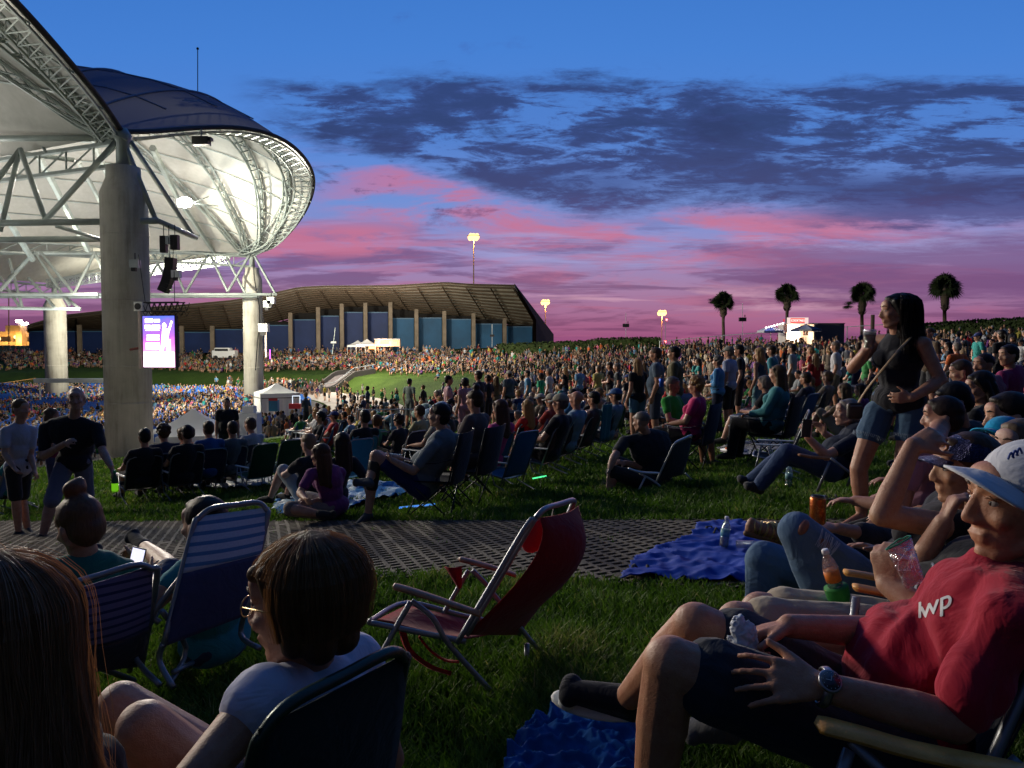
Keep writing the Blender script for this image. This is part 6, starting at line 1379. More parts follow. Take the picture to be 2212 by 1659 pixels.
# ---- standing woman with the drink
loc, J = world_pose('pel', dict(pel=(1940, 868, 5.65), neck=(1945, 727, 5.65), head=(1936, 676, 5.62), sL=(1994, 744, 5.48), eL=(2032, 822, 5.42), wL=(1968, 860, 5.32), sR=(1892, 738, 5.82), eR=(1842, 795, 5.72), wR=(1868, 762, 5.50),
    hL=(1972, 895, 5.58), kL=(1950, 1012, 5.55), aL=(1945, 1128, 5.60), tL=(1910, 1152, 5.5), hR=(1897, 895, 5.72), kR=(1855, 1012, 5.68), aR=(1862, 1114, 5.70), tR=(1818, 1138, 5.58)),
    hf=V((-1, .10, .03)), hu=V((0, 0, 1)), hdR=V((.25, -.25, .9)), hnR=V((-1, -.3, 0)), hdL=V((-.9, .3, 0)), hnL=V((.3, -1, 0)))
sw = person(J, 'standing woman with long black hair and denim shorts holding a cup of beer', loc, skin=(.42, .22, .135), shirt=(.012, .012, .018), pants=(.06, .12, .20), hair='long', hairc=(.012, .009, .008), sleeve=0, pant=.35, fem=True, b=1.16, hb=1.14, voxel=.0085, face=True, hands=dict(R=dict(curl=.95), L=dict(curl=.4)), shoes=None, s=1.04, shortsflare=.025)
OCC.append((loc.x, loc.y, .6))
hr3, hf3, hu3 = frame(J['hf'], J['hu']); c3 = J['head']
def wstrand(i):
    a = random.uniform(-PI, PI); sx, cy = math.sin(a), math.cos(a); L_ = random.uniform(.22, .42); pts = []
    if cy > .45: cy *= .4
    out = random.uniform(.9, 1.2); w_ = random.uniform(0, 6)
    for k in range(11):
        if k < 5: ph = k / 4 * 1.5; rad = math.sin(ph) * .115 * out; z = .05 + math.cos(ph) * .10
        else: q = (k - 4) / 6; rad = .115 * out + .012 * q; z = .057 - q * L_
        pts.append(c3 + hr3 * (sx * rad + .014 * math.sin(w_ * .5 + k * .9)) + hf3 * (cy * rad - .035 - .03 * max(0, (k - 4) / 6)) + hu3 * z)
    return pts
strands('hair_strands', sw, wstrand, (.014, .010, .009), 2600, .0022)
def fringe(parent, J, sd, upto, rad, n=60, colr=(.3, .36, .42)):
    H, K = J['h' + sd], J['k' + sd]; c0 = H.lerp(K, upto); x, y = basis(K - H); dn = (K - H).normalized(); mb = MB()
    for k in range(n):
        a = 2 * PI * k / n; p = c0 + (x * math.cos(a) + y * math.sin(a)) * rad; mb.tube(p - dn * .012, p + dn * random.uniform(.008, .022) + x * random.uniform(-.004, .004), .0012, 3)
    col(mb.build('frayed_hem', M_CLOTH, parent), colr)
fringe(sw, J, 'L', .42, .122); fringe(sw, J, 'R', .42, .122)
r_ = thing('beer_cup', 'clear plastic cup of amber beer raised in the hand of the standing woman', 'cup', at(1878, 752, 5.42)); MB().lathe([(.030, 0), (.044, .11), (.047, .112), (.046, .13)], 20).build('cup', M_CLEAR, r_, True); MB().lathe([(.029, .003), (.041, .092)], 20).build('beer', mat('beer_amber', (.30, .09, .02), .3), r_, True); MB().lathe([(.0415, .092), (.044, .112), (.01, .113)], 20).build('foam', M_WHITEP, r_, True)
# cross-body strap and small bag
r_ = thing('shoulder_bag', 'small dark handbag on a tan strap slung across the standing woman', 'handbag', at(1846, 884, 5.42)); o0 = V(r_.location)
mb = MB(); mb.path(smooth_pts([at(1968, 728, 5.48) - o0, at(1945, 752, 5.33) - o0, at(1905, 800, 5.28) - o0, at(1872, 842, 5.36) - o0, at(1853, 872, 5.42) - o0], 6), .010, 6, flat=.3); mb.build('strap', mat('strap_tan', (.30, .19, .09), .6), r_, True)
mb = MB(); mb.box((0, 0, -.01), (.11, .05, .12)); bo = mb.build('bag_body', mat('bag_dark', (.035, .022, .015), .45, 0, .4, .3, 20), r_, True); bv = bo.modifiers.new('b', 'BEVEL'); bv.width = .03; bv.segments = 3
MB().tube((-.04, -.027, .025), (.04, -.027, .025), .003).build('zip', M_WATCH, r_)
# ---- woman with the bobbed hair and glasses
loc, J = world_pose('pel', dict(pel=(720, 1830, 1.78), neck=(668, 1452, 1.62), head=(652, 1312, 1.60), sL=(566, 1512, 1.47), eL=(408, 1700, 1.34), wL=(300, 1830, 1.5), sR=(768, 1432, 1.76), eR=(840, 1640, 1.95), wR=(650, 1700, 2.1),
    hL=(640, 1850, 1.68), kL=(312, 1572, 1.62), aL=(250, 1900, 1.8), tL=(200, 1900, 1.9), hR=(690, 1800, 1.85), kR=(262, 1522, 1.92), aR=(220, 1800, 2.1), tR=(180, 1800, 2.2)),
    hf=V((-1, .20, -.05)), hu=V((-.05, 0, 1)))
bw = person(J, 'woman with a dark blond bob and glasses in a white sleeveless top, seen from behind', loc, skin=(.42, .23, .145), shirt=(.55, .56, .68), pants=(.10, .12, .2), hair='bob', hairc=(.13, .07, .028), sleeve=.1, pant=.5, fem=True, b=1.05, voxel=.0062, face=True, s=1.06, shoes=None, hairvox=.005)
hr, hf_, hu_ = frame(J['hf'], J['hu']); c_ = J['head']
def bobstrand(i):
    a = random.uniform(-PI, PI); top = c_ + hu_ * .145 + hf_ * .01 + hr * random.uniform(-.01, .01); sx, cy = math.sin(a), math.cos(a)
    if cy > .62: a2 = a
    else: ln = 1
    pts = []; o_r = random.uniform(.97, 1.05) if random.random() < .94 else random.uniform(1.05, 1.14)
    for k in range(7):
        t_ = k / 6 * 1.0; ph = t_ * (1.98 if cy < .35 else 1.2)
        rad = math.sin(min(ph, 1.57)) * .120 * o_r; z = .05 + math.cos(min(ph, 1.57)) * .099 * o_r - max(0, ph - 1.57) * .215
        if ph > 1.7: rad -= (ph - 1.7) * .06
        jit = .004
        pts.append(c_ + hr * (sx * rad * .98 + random.gauss(0, jit * .5)) + hf_ * (cy * rad * .98 - .028) + hu_ * (z + random.gauss(0, jit * .3)))
    return pts
strands('hair_strands', bw, bobstrand, (.23, .135, .055), 9000, .0007)
mb = MB()
for sx in (-1, 1):
    q = c_ + hf_ * .105 + hr * .033 * sx + hu_ * .012; mb.path([q + hr * math.cos(a) * .027 + hu_ * math.sin(a) * .021 for a in np.linspace(0, 2 * PI, 17)[:-1]], .0016, 5, closed=True); mb.tube(c_ + hf_ * .1 + hr * .06 * sx + hu_ * .018, c_ - hf_ * .01 + hr * .088 * sx + hu_ * .012, .0018, 5)
mb.tube(c_ + hf_ * .108 - hr * .008 + hu_ * .014, c_ + hf_ * .108 + hr * .008 + hu_ * .014, .0014, 5)
mb.build('glasses', mat('frame_gold', (.4, .28, .12), .3, .9, .5), bw, True)
panel_chair('dark green folding chair with a rounded tube corner behind the bobbed haired woman', [(560, 1572, 1.30), (884, 1402, 1.58), (800, 1850, 1.75), (500, 1850, 1.38)], [[(878, 1420, 1.6), (840, 1560, 1.72), (800, 1700, 1.86)], [(790, 1600, 1.9), (840, 1640, 1.9)]], (.008, .020, .016), .05, tube=mat('tube_green', (.02, .045, .035), .35, .4, .5))
# ---- long-haired woman at the left edge
loc, J = world_pose('pel', dict(pel=(30, 2150, 1.35), neck=(40, 1600, 1.20), head=(-22, 1412, 1.17), sL=(-150, 1700, 1.05), eL=(-200, 2000, 1.1), wL=(-100, 2200, 1.3), sR=(190, 1665, 1.38), eR=(260, 1950, 1.45), wR=(150, 2100, 1.7),
    hL=(0, 2200, 1.3), kL=(-200, 1900, 1.8), aL=(-200, 2100, 2), tL=(-250, 2100, 2.1), hR=(100, 2200, 1.5), kR=(50, 1900, 1.9), aR=(50, 2100, 2.1), tR=(0, 2100, 2.2)),
    hf=V((-.75, .66, -.02)), hu=V((0, 0, 1)))
hr2, hf2, hu2 = frame(J['hf'], J['hu']); c2 = J['head']
lw = person(J, 'woman with very long strawberry blond hair and a black top at the left edge', loc, skin=(.45, .25, .16), shirt=(.012, .012, .015), pants=(.03, .03, .05), hair='long', hairc=(.11, .06, .03), sleeve=.4, fem=True, voxel=.0065, s=1.05, shoes=None, hairvox=.006, feet=False, legs=False)
CLU = [(random.uniform(-PI, PI), random.uniform(0, 6), random.uniform(.93, 1.14), random.uniform(.36, .62), random.uniform(.7, 1.5)) for _ in range(70)]
def longstrand(i):
    k0 = random.choice(CLU); fly = random.random() < .05; a = k0[0] + random.gauss(0, .07 if not fly else .3); sx, cy = math.sin(a), math.cos(a); L_ = k0[3] + random.gauss(0, .03); pts = []
    wv_ = k0[1] + random.gauss(0, .15); out = k0[2] + random.gauss(0, .012 if not fly else .07); fl_ = random.uniform(.0, .05)
    if cy > .5: cy *= .55
    for k in range(15):
        if k < 7: ph = k / 6 * 1.5; rad = math.sin(ph) * .112 * out; z = .05 + math.cos(ph) * .098 * out
        else: q = (k - 6) / 8; rad = .112 * out + .004 - .03 * q + fl_ * q * q; z = .057 - q * L_
        w2 = .014 * math.sin(wv_ + k * .75 * k0[4]) * max(0, k - 4) / 6
        pts.append(c2 + hr2 * (sx * rad + w2 + .04 * max(0, (k - 7) / 8) ** 1.5) + hf2 * (cy * rad - .022 + w2 * .7 - .02 * max(0, (k - 7) / 8)) + hu2 * z)
    return pts
strands('hair_strands', lw, longstrand, (.30, .17, .085), 12000, .0007)
# ---- woman with the bun in the striped chair
loc, J = world_pose('pel', dict(pel=(215, 1390, 3.3), neck=(182, 1208, 3.15), head=(172, 1142, 3.15), sL=(100, 1245, 3.05), eL=(70, 1340, 3.2), wL=(120, 1380, 3.45), sR=(268, 1238, 3.3), eR=(320, 1300, 3.4), wR=(300, 1222, 3.6),
    hL=(190, 1390, 3.3), kL=(190, 1260, 3.95), aL=(215, 1215, 4.6), tL=(205, 1190, 4.8), hR=(250, 1380, 3.4), kR=(372, 1232, 3.9), aR=(312, 1180, 4.55), tR=(285, 1158, 4.65)),
    hf=V((-.85, .5, -.22)), hu=V((-.15, .0, 1)))
person(J, 'woman with a blond bun and teal shirt in the low striped chair', loc, skin=(.42, .23, .14), shirt=(.02, .16, .12), pants=(.04, .05, .09), hair='bun', hairc=(.16, .085, .04), sleeve=.5, fem=True, voxel=.0085, face=True, s=1.0, hands=dict(R=dict(curl=.6)))
r_ = thing('phone', 'glowing phone held by the woman with the bun', 'phone', at(297, 1205, 3.55)); MB().box((0, 0, 0), (.065, .008, .10), Matrix.Rotation(.25, 3, 'Y')).build('case', M_BLACK, r_); MB().box((0, -.006, 0), (.058, .002, .09), Matrix.Rotation(.25, 3, 'Y')).build('screen', emat('phone_screen', (.75, .75, 1), 1.3), r_)
M_STR1 = stripe_mat('violet_stripes', (.03, .035, .09), (.14, .12, .24), 9, -.5)
panel_chair('low beach chair with violet and navy horizontal stripes behind the woman with the bun', [(112, 1285, 2.72), (330, 1218, 2.98), (305, 1440, 3.15), (182, 1455, 2.9)], [[(305, 1240, 3.0), (285, 1400, 3.1), (345, 1480, 3.0)], [(180, 1430, 2.9), (290, 1470, 3.2)], [(300, 1320, 3.05), (280, 1450, 3.3)]], (.1, .1, .2), .06, mats=M_STR1, split=.62, lowc=(.03, .03, .05))
# ---- young man in the tall striped chair
loc, J = world_pose('pel', dict(pel=(465, 1385, 3.55), neck=(452, 1208, 3.42), head=(440, 1138, 3.38), sL=(400, 1238, 3.3), eL=(336, 1300, 3.2), wL=(330, 1250, 3.5), sR=(510, 1232, 3.55), eR=(560, 1310, 3.7), wR=(500, 1320, 3.95),
    hL=(440, 1385, 3.5), kL=(400, 1280, 4.0), aL=(395, 1330, 4.4), tL=(385, 1310, 4.6), hR=(490, 1380, 3.6), kR=(470, 1270, 4.1), aR=(455, 1320, 4.5), tR=(450, 1300, 4.7)),
    hf=V((-.9, .45, 0)), hu=V((0, 0, 1)))
person(J, 'young man with short dark hair and turquoise shirt behind the tall white striped chair back', loc, skin=(.40, .22, .14), shirt=(.03, .24, .28), pants=(.05, .06, .1), hair='short', hairc=(.035, .02, .012), sleeve=.35, voxel=.0085, face=True, b=1.05)
M_STR2 = stripe_mat('white_blue_stripes', (.10, .22, .42), (.52, .55, .66), 5.5, -.35, .12)
panel_chair('tall beach chair with a white and blue striped top and bent steel tube frame', [(424, 1112, 3.22), (583, 1092, 3.42), (530, 1330, 3.25), (352, 1398, 3.0)], [[(352, 1390, 3.0), (345, 1430, 3.0), (375, 1485, 2.95)], [(405, 1230, 3.15), (335, 1320, 3.1), (345, 1345, 3.1)], [(540, 1290, 3.3), (520, 1370, 3.35), (560, 1400, 3.2)], [(350, 1320, 3.05), (402, 1400, 3.25), (365, 1480, 3.1)], [(375, 1452, 3.1), (415, 1432, 3.3)]], (.3, .3, .5), .05, mats=M_STR2, split=.46, lowc=(.055, .055, .12))
# ---- empty red chair
rc = panel_chair('empty red lawn chair with wooden arms and a grey tube frame on the grass', [(1160, 1112, 3.12), (1243, 1086, 3.55), (1120, 1372, 3.55), (1008, 1372, 3.08)],
    [[(987, 1390, 3.02), (1075, 1240, 3.06), (1128, 1150, 3.08), (1150, 1120, 3.1)], [(887, 1300, 3.02), (850, 1365, 3.0), (820, 1420, 2.98)], [(889, 1298, 3.02), (935, 1335, 3.02), (970, 1392, 3.02), (1064, 1497, 3.05)], [(800, 1345, 3.0), (900, 1365, 3.02), (1006, 1386, 3.04)], [(1012, 1232, 3.5), (975, 1296, 3.48), (930, 1375, 3.45)], [(1020, 1232, 3.5), (1050, 1262, 3.5), (1076, 1296, 3.5), (1175, 1420, 3.5)], [(800, 1345, 3.0), (806, 1338, 3.1), (880, 1302, 3.45), (1000, 1330, 3.5), (1110, 1352, 3.55)], [(1138, 1390, 3.4), (1138, 1470, 3.4)]],
    (.21, .004, .006), .19, seat=((815, 1338, 3.04), (882, 1305, 3.42), (1100, 1362, 3.5), (1000, 1380, 3.06)), sagdir=(1, -.25, -.25), sagpow=.62)
o0 = V(rc.location)
flatarm(rc, [(848, 1266, 3.0), (880, 1274, 3.0), (960, 1300, 3.0), (1036, 1326, 3.02)], .027, .013, M_WOOD, o0); flatarm(rc, [(990, 1207, 3.48), (1020, 1214, 3.48), (1070, 1228, 3.48), (1112, 1242, 3.5)], .025, .012, M_WOOD, o0)
MB_ = MB(); MB_.ell(at(1153, 1158, 3.22) - o0, (.055, .03, .075), Matrix.Rotation(.35, 3, 'Y')); col(MB_.build('headrest', M_CLOTH, rc, True), (.5, .02, .03))
P_ = [[at(958 + 40 * a + 0 * b, 1232 + 38 * b * (1 - a * .2) - 8 * a, 3.46) - o0 for a in np.linspace(0, 1, 6)] for b in np.linspace(0, 1, 6)]
P_ = [[at(998 - (38 - 28 * b) * a, 1224 + 45 * b, 3.45) - o0 + V((0, -.02 * math.sin(PI * a), 0)) for a in np.linspace(0, 1, 6)] for b in np.linspace(0, 1, 6)]
mb = MB(); mb.slab(P_, (0, .004, 0)); col(mb.build('cup_pouch', M_CLOTH, rc, True), (.30, .01, .015))
for pts in ([(870, 1365, 3.05), (885, 1405, 3.1), (930, 1440, 3.12), (975, 1455, 3.12)], [(905, 1375, 3.2), (930, 1405, 3.2), (960, 1425, 3.2), (992, 1430, 3.2)]):
    P2_ = smooth_pts([at(*p) - o0 for p in pts], 5); mb = MB(); mb.path(P2_, .016, 6, flat=.25); col(mb.build('strap', M_CLOTH, rc, True), (.42, .015, .02))
MB().path([at(1195, 1100, 3.26) - o0, at(1190, 1130, 3.25) - o0, at(1196, 1160, 3.27) - o0], .012, 6, flat=.3).build('buckle_strap', M_BLACK, rc)
# ---- tarps, towels
def tarp(name, label, cat, outline, colr, h=.02, wr=.03, rough=.4, cells=44, seed=1, spec=.5, m=None, fq=7):
    "crumpled sheet on the ground inside a photographed outline"
    pts = [onground(u, v) for u, v in outline]; cx_ = sum(p.x for p in pts) / len(pts); cy_ = sum(p.y for p in pts) / len(pts); loc = G(cx_, cy_)
    xs = [p.x for p in pts]; ys = [p.y for p in pts]; x0, x1, y0, y1 = min(xs), max(xs), min(ys), max(ys); n_ = cells
    def inside(x, y):
        c = False; j = len(pts) - 1
        for i in range(len(pts)):
            if (pts[i].y > y) != (pts[j].y > y) and x < (pts[j].x - pts[i].x) * (y - pts[i].y) / (pts[j].y - pts[i].y + 1e-9) + pts[i].x: c = not c
            j = i
        return c
    mb = MB(); idx = {}; vs = []; fs = []
    def vid(i, j):
        if (i, j) not in idx:
            x = x0 + (x1 - x0) * i / n_; y = y0 + (y1 - y0) * j / n_; q = V((x * fq, y * fq, seed)); w1 = abs(noise.noise(q + V((noise.noise(q * .7) * 1.5, 0, 0)))) ** .8; w2 = abs(noise.noise(q * 2.3)) ; idx[(i, j)] = len(vs); vs.append(V((x, y, gz(x, y) + h + .028 + wr * (1 - 2 * w1) * .8 + wr * .4 * (1 - 2 * w2))) - loc)
        return idx[(i, j)]
    for i in range(n_):
        for j in range(n_):
            if inside(x0 + (x1 - x0) * (i + .5) / n_, y0 + (y1 - y0) * (j + .5) / n_): fs.append((vid(i, j), vid(i + 1, j), vid(i + 1, j + 1), vid(i, j + 1)))
    mb.add(vs, fs); o = mb.build(name, m or mat('m_' + name + '%d' % seed, colr, rough, 0, spec, .2, 6), smooth=True, loc=loc); md = o.modifiers.new('s', 'SOLIDIFY'); md.thickness = .004; tag(o, label, cat); return o
tarp('blue_tarp', 'bright blue plastic tarp spread over the pavers and grass near the torn jeans', 'tarp', [(1340, 1270), (1378, 1215), (1430, 1195), (1490, 1175), (1510, 1143), (1600, 1140), (1680, 1170), (1700, 1250), (1600, 1268), (1480, 1272), (1420, 1262)], (.003, .033, .27), .012, .036, .7, 90, 1, .2, fq=4.2)
tarp('blue_blanket', 'crumpled blue blanket at the foot of the red shirted man', 'blanket', [(1085, 1740), (1096, 1665), (1140, 1610), (1200, 1572), (1255, 1550), (1330, 1560), (1380, 1620), (1370, 1740)], (.006, .065, .22), .03, .05, .85, 110, 2, .1, fq=9)
tarp('patterned_blanket', 'light blue and white tie dyed ground sheet under the purple shirted woman', 'blanket', [(590, 1112), (602, 1078), (700, 1062), (740, 1048), (850, 1052), (880, 1072), (800, 1092), (740, 1118), (650, 1128)], (.12, .32, .5), .02, .05, .7, 60, 3, .3, fq=3, m=stripe_mat('sheet_stripes', (.03, .18, .42), (.35, .48, .58), 6, .1, ax=0))
tarp('patterned_blanket', 'patterned grey and white blanket behind the blond curly haired woman', 'blanket', [(1550, 975), (1590, 962), (1680, 955), (1700, 975), (1640, 990), (1570, 995)], (.3, .28, .3), .02, .03, .8, 30, 4, .2, m=stripe_mat('blanket_marks', (.05, .05, .06), (.32, .3, .3), 14, 0))
tarp('ground_sheet', 'pale crumpled ground sheet along the row of dark lawn chairs', 'ground sheet', [(360, 1056), (420, 1046), (560, 1040), (690, 1028), (720, 1034), (600, 1052), (470, 1062)], (.22, .26, .26), .02, .04, .7, 50, 5, .3)
# small things on the tarp and the grass
bottle('water_bottle', 'upright half full water bottle standing on the blue tarp', onground(1563, 1205) + V((0, 0, .08)), .1, (.1, .3, .4), .95)
bottle('empty_bottle', 'empty crushed clear bottle lying on the blue tarp', onground(1590, 1212) + V((0, 0, .11)), 0, None, .8, lay=True, liquid=.05)
bottle('water_bottle', 'water bottle standing on the grass by the folded jeans of the phone man', onground(1703, 1055) + V((0, 0, .02)), .03, (.15, .3, .35), 1.15)
def shoe_thing(label, u, v, rz, colr=(.03, .03, .03)):
    p = onground(u, v); r = thing('sandal', label, 'sandal', p + V((0, 0, .03)), rz); mb = MB(); mb.ell((0, 0, .012), (.045, .13, .014), None, 16, 8); col(mb.build('sole', M_CLOTH, r, True), colr); mb = MB(); mb.path([(-.042, .03, .01), (-.02, .05, .05), (.02, .05, .05), (.042, .03, .01)], .012, 6, flat=.4); mb.path([(-.04, -.05, .01), (0, -.04, .06), (.04, -.05, .01)], .01, 6, flat=.4); col(mb.build('straps', M_CLOTH, r, True), tuple(x * 1.6 for x in colr)); return r
shoe_thing('dark round strapped sandal on the far edge of the blue tarp', 1540, 1163, .4); shoe_thing('grey sandal on the near left corner of the blue tarp', 1385, 1250, 1.2, (.06, .05, .04)); shoe_thing('dark sandal on the grass behind the bare foot of the standing woman', 1795, 1090, 1.5)
t_ = thing('phone', 'small bright reflective phone lying in the grass below the striped chair', 'phone', onground(488, 1380) + V((0, 0, .05))); MB().box((0, 0, 0), (.09, .05, .008), Matrix.Rotation(.4, 3, 'Y')).build('case', M_BLACK, t_); MB().box((-.01, -.0, .006), (.07, .04, .003), Matrix.Rotation(.4, 3, 'Y')).build('screen', emat('phone_white', (.8, .85, 1), 1.5), t_)
t_ = thing('glow_stick', 'glowing green stick lying in the grass under the brown chair', 'glow stick', onground(1165, 1042) + V((0, 0, .05))); MB().tube((-.10, 0, 0), (.10, .04, .03), .010).build('tube', emat('green_glow', (.1, 1, .35), 1.4), t_)
t_ = thing('glow_stick', 'blue glowing stick in the grass beneath the dark camp chairs', 'glow stick', onground(900, 1105) + V((0, 0, .04))); MB().tube((-.2, 0, 0), (.2, .1, .02), .012).build('tube', emat('blue_glow', (.1, .35, 1), .8), t_)
# ---- man in the grey t-shirt, leg crossed, camp chair
loc, J = world_pose('pel', dict(pel=(915, 1050, 8.3), neck=(965, 935, 8.35), head=(948, 900, 8.3), sL=(935, 965, 8.12), eL=(893, 1018, 8.0), wL=(848, 995, 8.0), sR=(985, 950, 8.5), eR=(915, 1012, 8.5), wR=(860, 990, 8.2),
    hL=(910, 1060, 8.2), kL=(812, 985, 8.1), aL=(795, 1112, 8.1), tL=(765, 1142, 8.0), hR=(905, 1045, 8.4), kR=(818, 985, 8.35), aR=(796, 1040, 7.95), tR=(768, 1042, 7.95)),
    hf=V((-1, .15, .12)), hu=V((.12, 0, 1)), hdL=V((-.6, .6, .2)), hdR=V((-.4, -.7, .1)))
person(J, 'man in grey shirt and blue shorts with a knee brace in a dark camp chair', loc, skin=(.42, .25, .17), shirt=(.14, .17, .19), pants=(.012, .02, .10), hair='short', hairc=(.018, .014, .012), sleeve=.72, pant=.75, b=1.18, belly=1.3, voxel=.009, face=True, shoes=(.06, .07, .08), s=1.08)
br = MB(); 
for sd in 'L': br.cap(J['k' + sd].lerp(J['a' + sd], .12), J['k' + sd].lerp(J['a' + sd], .52), .072, .066)
rt = bpy.data.objects[[o.name for o in bpy.data.objects if o.name.startswith('person') and o.parent is None][-1]]
organic('knee_brace', br, M_BLACK, rt, .01, 2); OCC.append((loc.x, loc.y, .7))
camp_chair('black camp chair with crossed thin legs under the man in the grey t-shirt', loc + V((.12, .05, 0)), math.radians(80), (.012, .012, .016)); camp_chair('black camp chair behind the grey shirted man, with rounded back', G(*(at(1010, 1000, 9.1).xy)) , math.radians(70), (.014, .013, .018))
# ---- man in black squatting low chair with tan forearms
loc, J = world_pose('pel', dict(pel=(1420, 1045, 9.3), neck=(1400, 935, 9.35), head=(1385, 912, 9.2), sL=(1348, 955, 9.2), eL=(1325, 990, 8.95), wL=(1318, 1010, 8.9), sR=(1432, 955, 9.5), eR=(1400, 1010, 9.3), wR=(1352, 1000, 9.2),
    hL=(1412, 1048, 9.2), kL=(1325, 1020, 9.0), aL=(1315, 1065, 9.0), tL=(1285, 1068, 8.95), hR=(1420, 1040, 9.5), kR=(1335, 1000, 9.5), aR=(1325, 1045, 9.5), tR=(1300, 1050, 9.5)),
    hf=V((-.75, .66, -.1)), hu=V((0, 0, 1)))
person(J, 'man with cropped grey hair and black shirt hunched before a pale framed chair', loc, skin=(.40, .24, .17), shirt=(.012, .015, .022), pants=(.02, .02, .024), hair='buzz', hairc=(.2, .18, .17), sleeve=.55, pant=1.0, b=1.2, belly=.8, voxel=.009, face=True); OCC.append((loc.x, loc.y, .7))
panel_chair('low chair with white arms, white legs and a green and yellow tube end, dark fabric', [(1455, 960, 8.75), (1495, 942, 9.2), (1475, 1025, 9.3), (1418, 1040, 8.9)], [[(1395, 1028, 8.85), (1372, 1074, 8.8)], [(1382, 1022, 8.85), (1420, 1045, 8.85), (1448, 1073, 8.8)], [(1502, 1045, 9.3), (1480, 1022, 9.3)]], (.008, .02, .02), .03, arms=[[(1357, 1012, 8.85), (1385, 1020, 8.85), (1425, 1022, 8.85)]], armm=M_WHITEP, tube=mat('tube_pale', (.4, .42, .42), .4, .2))
# ---- phone man at right, jeans
loc, J = world_pose('pel', dict(pel=(1800, 1010, 6.7), neck=(1862, 928, 6.75), head=(1830, 895, 6.7), sL=(1850, 950, 6.5), eL=(1785, 985, 6.4), wL=(1745, 945, 6.4), sR=(1870, 940, 6.95), eR=(1815, 962, 6.9), wR=(1780, 935, 6.8),
    hL=(1795, 1018, 6.6), kL=(1700, 975, 6.5), aL=(1640, 1050, 6.6), tL=(1615, 1050, 6.6), hR=(1790, 1005, 6.8), kR=(1690, 985, 6.9), aR=(1620, 1040, 7.0), tR=(1600, 1035, 7.0)),
    hf=V((-1, .1, .15)), hu=V((.2, 0, 1)), hdL=V((-.25, 0, 1)), hnL=V((.3, -1, 0)), hdR=V((-.5, 0, .7)), hnR=V((0, .4, 1)))
person(J, 'older man in navy shirt and blue jeans lying back holding up a phone', loc, skin=(.5, .30, .21), shirt=(.012, .02, .045), pants=(.03, .06, .14), hair='short', hairc=(.3, .29, .28), sleeve=.6, pant=1.93, b=1.08, belly=.8, voxel=.0085, face=True, hands=dict(L=dict(curl=.7))); OCC.append((loc.x, loc.y, .7))
r_ = thing('phone', 'dark phone held upright by the older man in jeans', 'phone', at(1742, 925, 6.35)); MB().box((0, 0, 0), (.075, .01, .15), Matrix.Rotation(.1, 3, 'Y')).build('case', M_BLACK, r_); MB().box((.006, .006, 0), (.066, .003, .14), Matrix.Rotation(.1, 3, 'Y')).build('screen', emat('phone_orange', (1, .45, .2), .8), r_)
panel_chair('low chair with brown wooden arm and pale legs under the phone man', [(1880, 930, 6.5), (1905, 930, 7.0), (1840, 1040, 7.0), (1830, 1050, 6.5)], [[(1792, 998, 6.3), (1765, 1062, 6.3)], [(1795, 990, 6.3), (1860, 1040, 6.3)]], (.012, .014, .03), .04, arms=[[(1725, 982, 6.35), (1760, 988, 6.35), (1800, 990, 6.35)]])
# ---- women sitting on the grass
loc, J = world_pose('pel', dict(pel=(722, 1098, 8.5), neck=(705, 1010, 8.45), head=(692, 985, 8.4), sL=(672, 1025, 8.3), eL=(648, 1065, 8.2), wL=(660, 1078, 8.0), sR=(735, 1022, 8.6), eR=(720, 1075, 8.6), wR=(672, 1085, 8.3),
    hL=(705, 1105, 8.4), kL=(625, 1098, 8.2), aL=(690, 1110, 8.1), tL=(720, 1112, 8.1), hR=(725, 1095, 8.6), kR=(660, 1075, 8.8), aR=(645, 1105, 8.7), tR=(620, 1108, 8.7)),
    hf=V((-.95, .3, 0)), hu=V((0, 0, 1)))
person(J, 'woman in a purple shirt with brown hair sitting on the blue ground sheet', loc, skin=(.42, .25, .17), shirt=(.17, .035, .16), pants=(.22, .18, .15), hair='long', hairc=(.10, .05, .025), sleeve=.6, pant=.95, fem=True, b=1.08, voxel=.0085); OCC.append((loc.x, loc.y, .8))
# ---- walking bald man, boy in white
loc, J = world_pose('pel', dict(pel=(160, 1000, 9.3), neck=(158, 905, 9.2), head=(165, 862, 9.1), sL=(98, 925, 9.2), eL=(95, 985, 9.1), wL=(140, 958, 8.9), sR=(208, 925, 9.25), eR=(222, 975, 9.1), wR=(240, 1008, 8.95),
    hL=(140, 1005, 9.25), kL=(112, 1082, 8.95), aL=(92, 1158, 8.95), tL=(70, 1172, 8.8), hR=(178, 1005, 9.35), kR=(186, 1068, 9.4), aR=(205, 1118, 9.9), tR=(196, 1138, 9.75)),
    hf=V((.35, -.9, -.1)), hu=V((0, -.1, 1)), hdR=V((.3, 0, -1)), hdL=V((.8, -.3, .3)))
person(J, 'bald heavyset man in a black t-shirt walking toward the camera past the column', loc, skin=(.40, .24, .18), shirt=(.012, .012, .014), pants=(.13, .12, .16), hair='bald', sleeve=.72, pant=1.0, b=1.22, belly=1.6, voxel=.0095, face=True, s=1.12, shoes=(.02, .02, .02)); OCC.append((loc.x, loc.y, .8))
r_ = thing('green_bottle', 'bottle glowing yellow green in the lowered hand of the bald man', 'bottle', at(248, 1040, 8.85)); MB().lathe([(.02, -.12), (.034, -.11), (.034, .02), (.014, .08), (.013, .11)], 16).build('bottle_body', mat('green_glass', (.02, .10, .03), .2), r_, True); MB().lathe([(.030, -.118), (.036, -.10), (.036, -.02)], 16).build('glowing_drink', emat('green_drink', (.25, .8, .02), .55), r_, True); MB().lathe([(.016, .10), (.016, .13)], 12).build('bottle_cap', mat('cap_green', (.02, .3, .08), .5), r_, True)
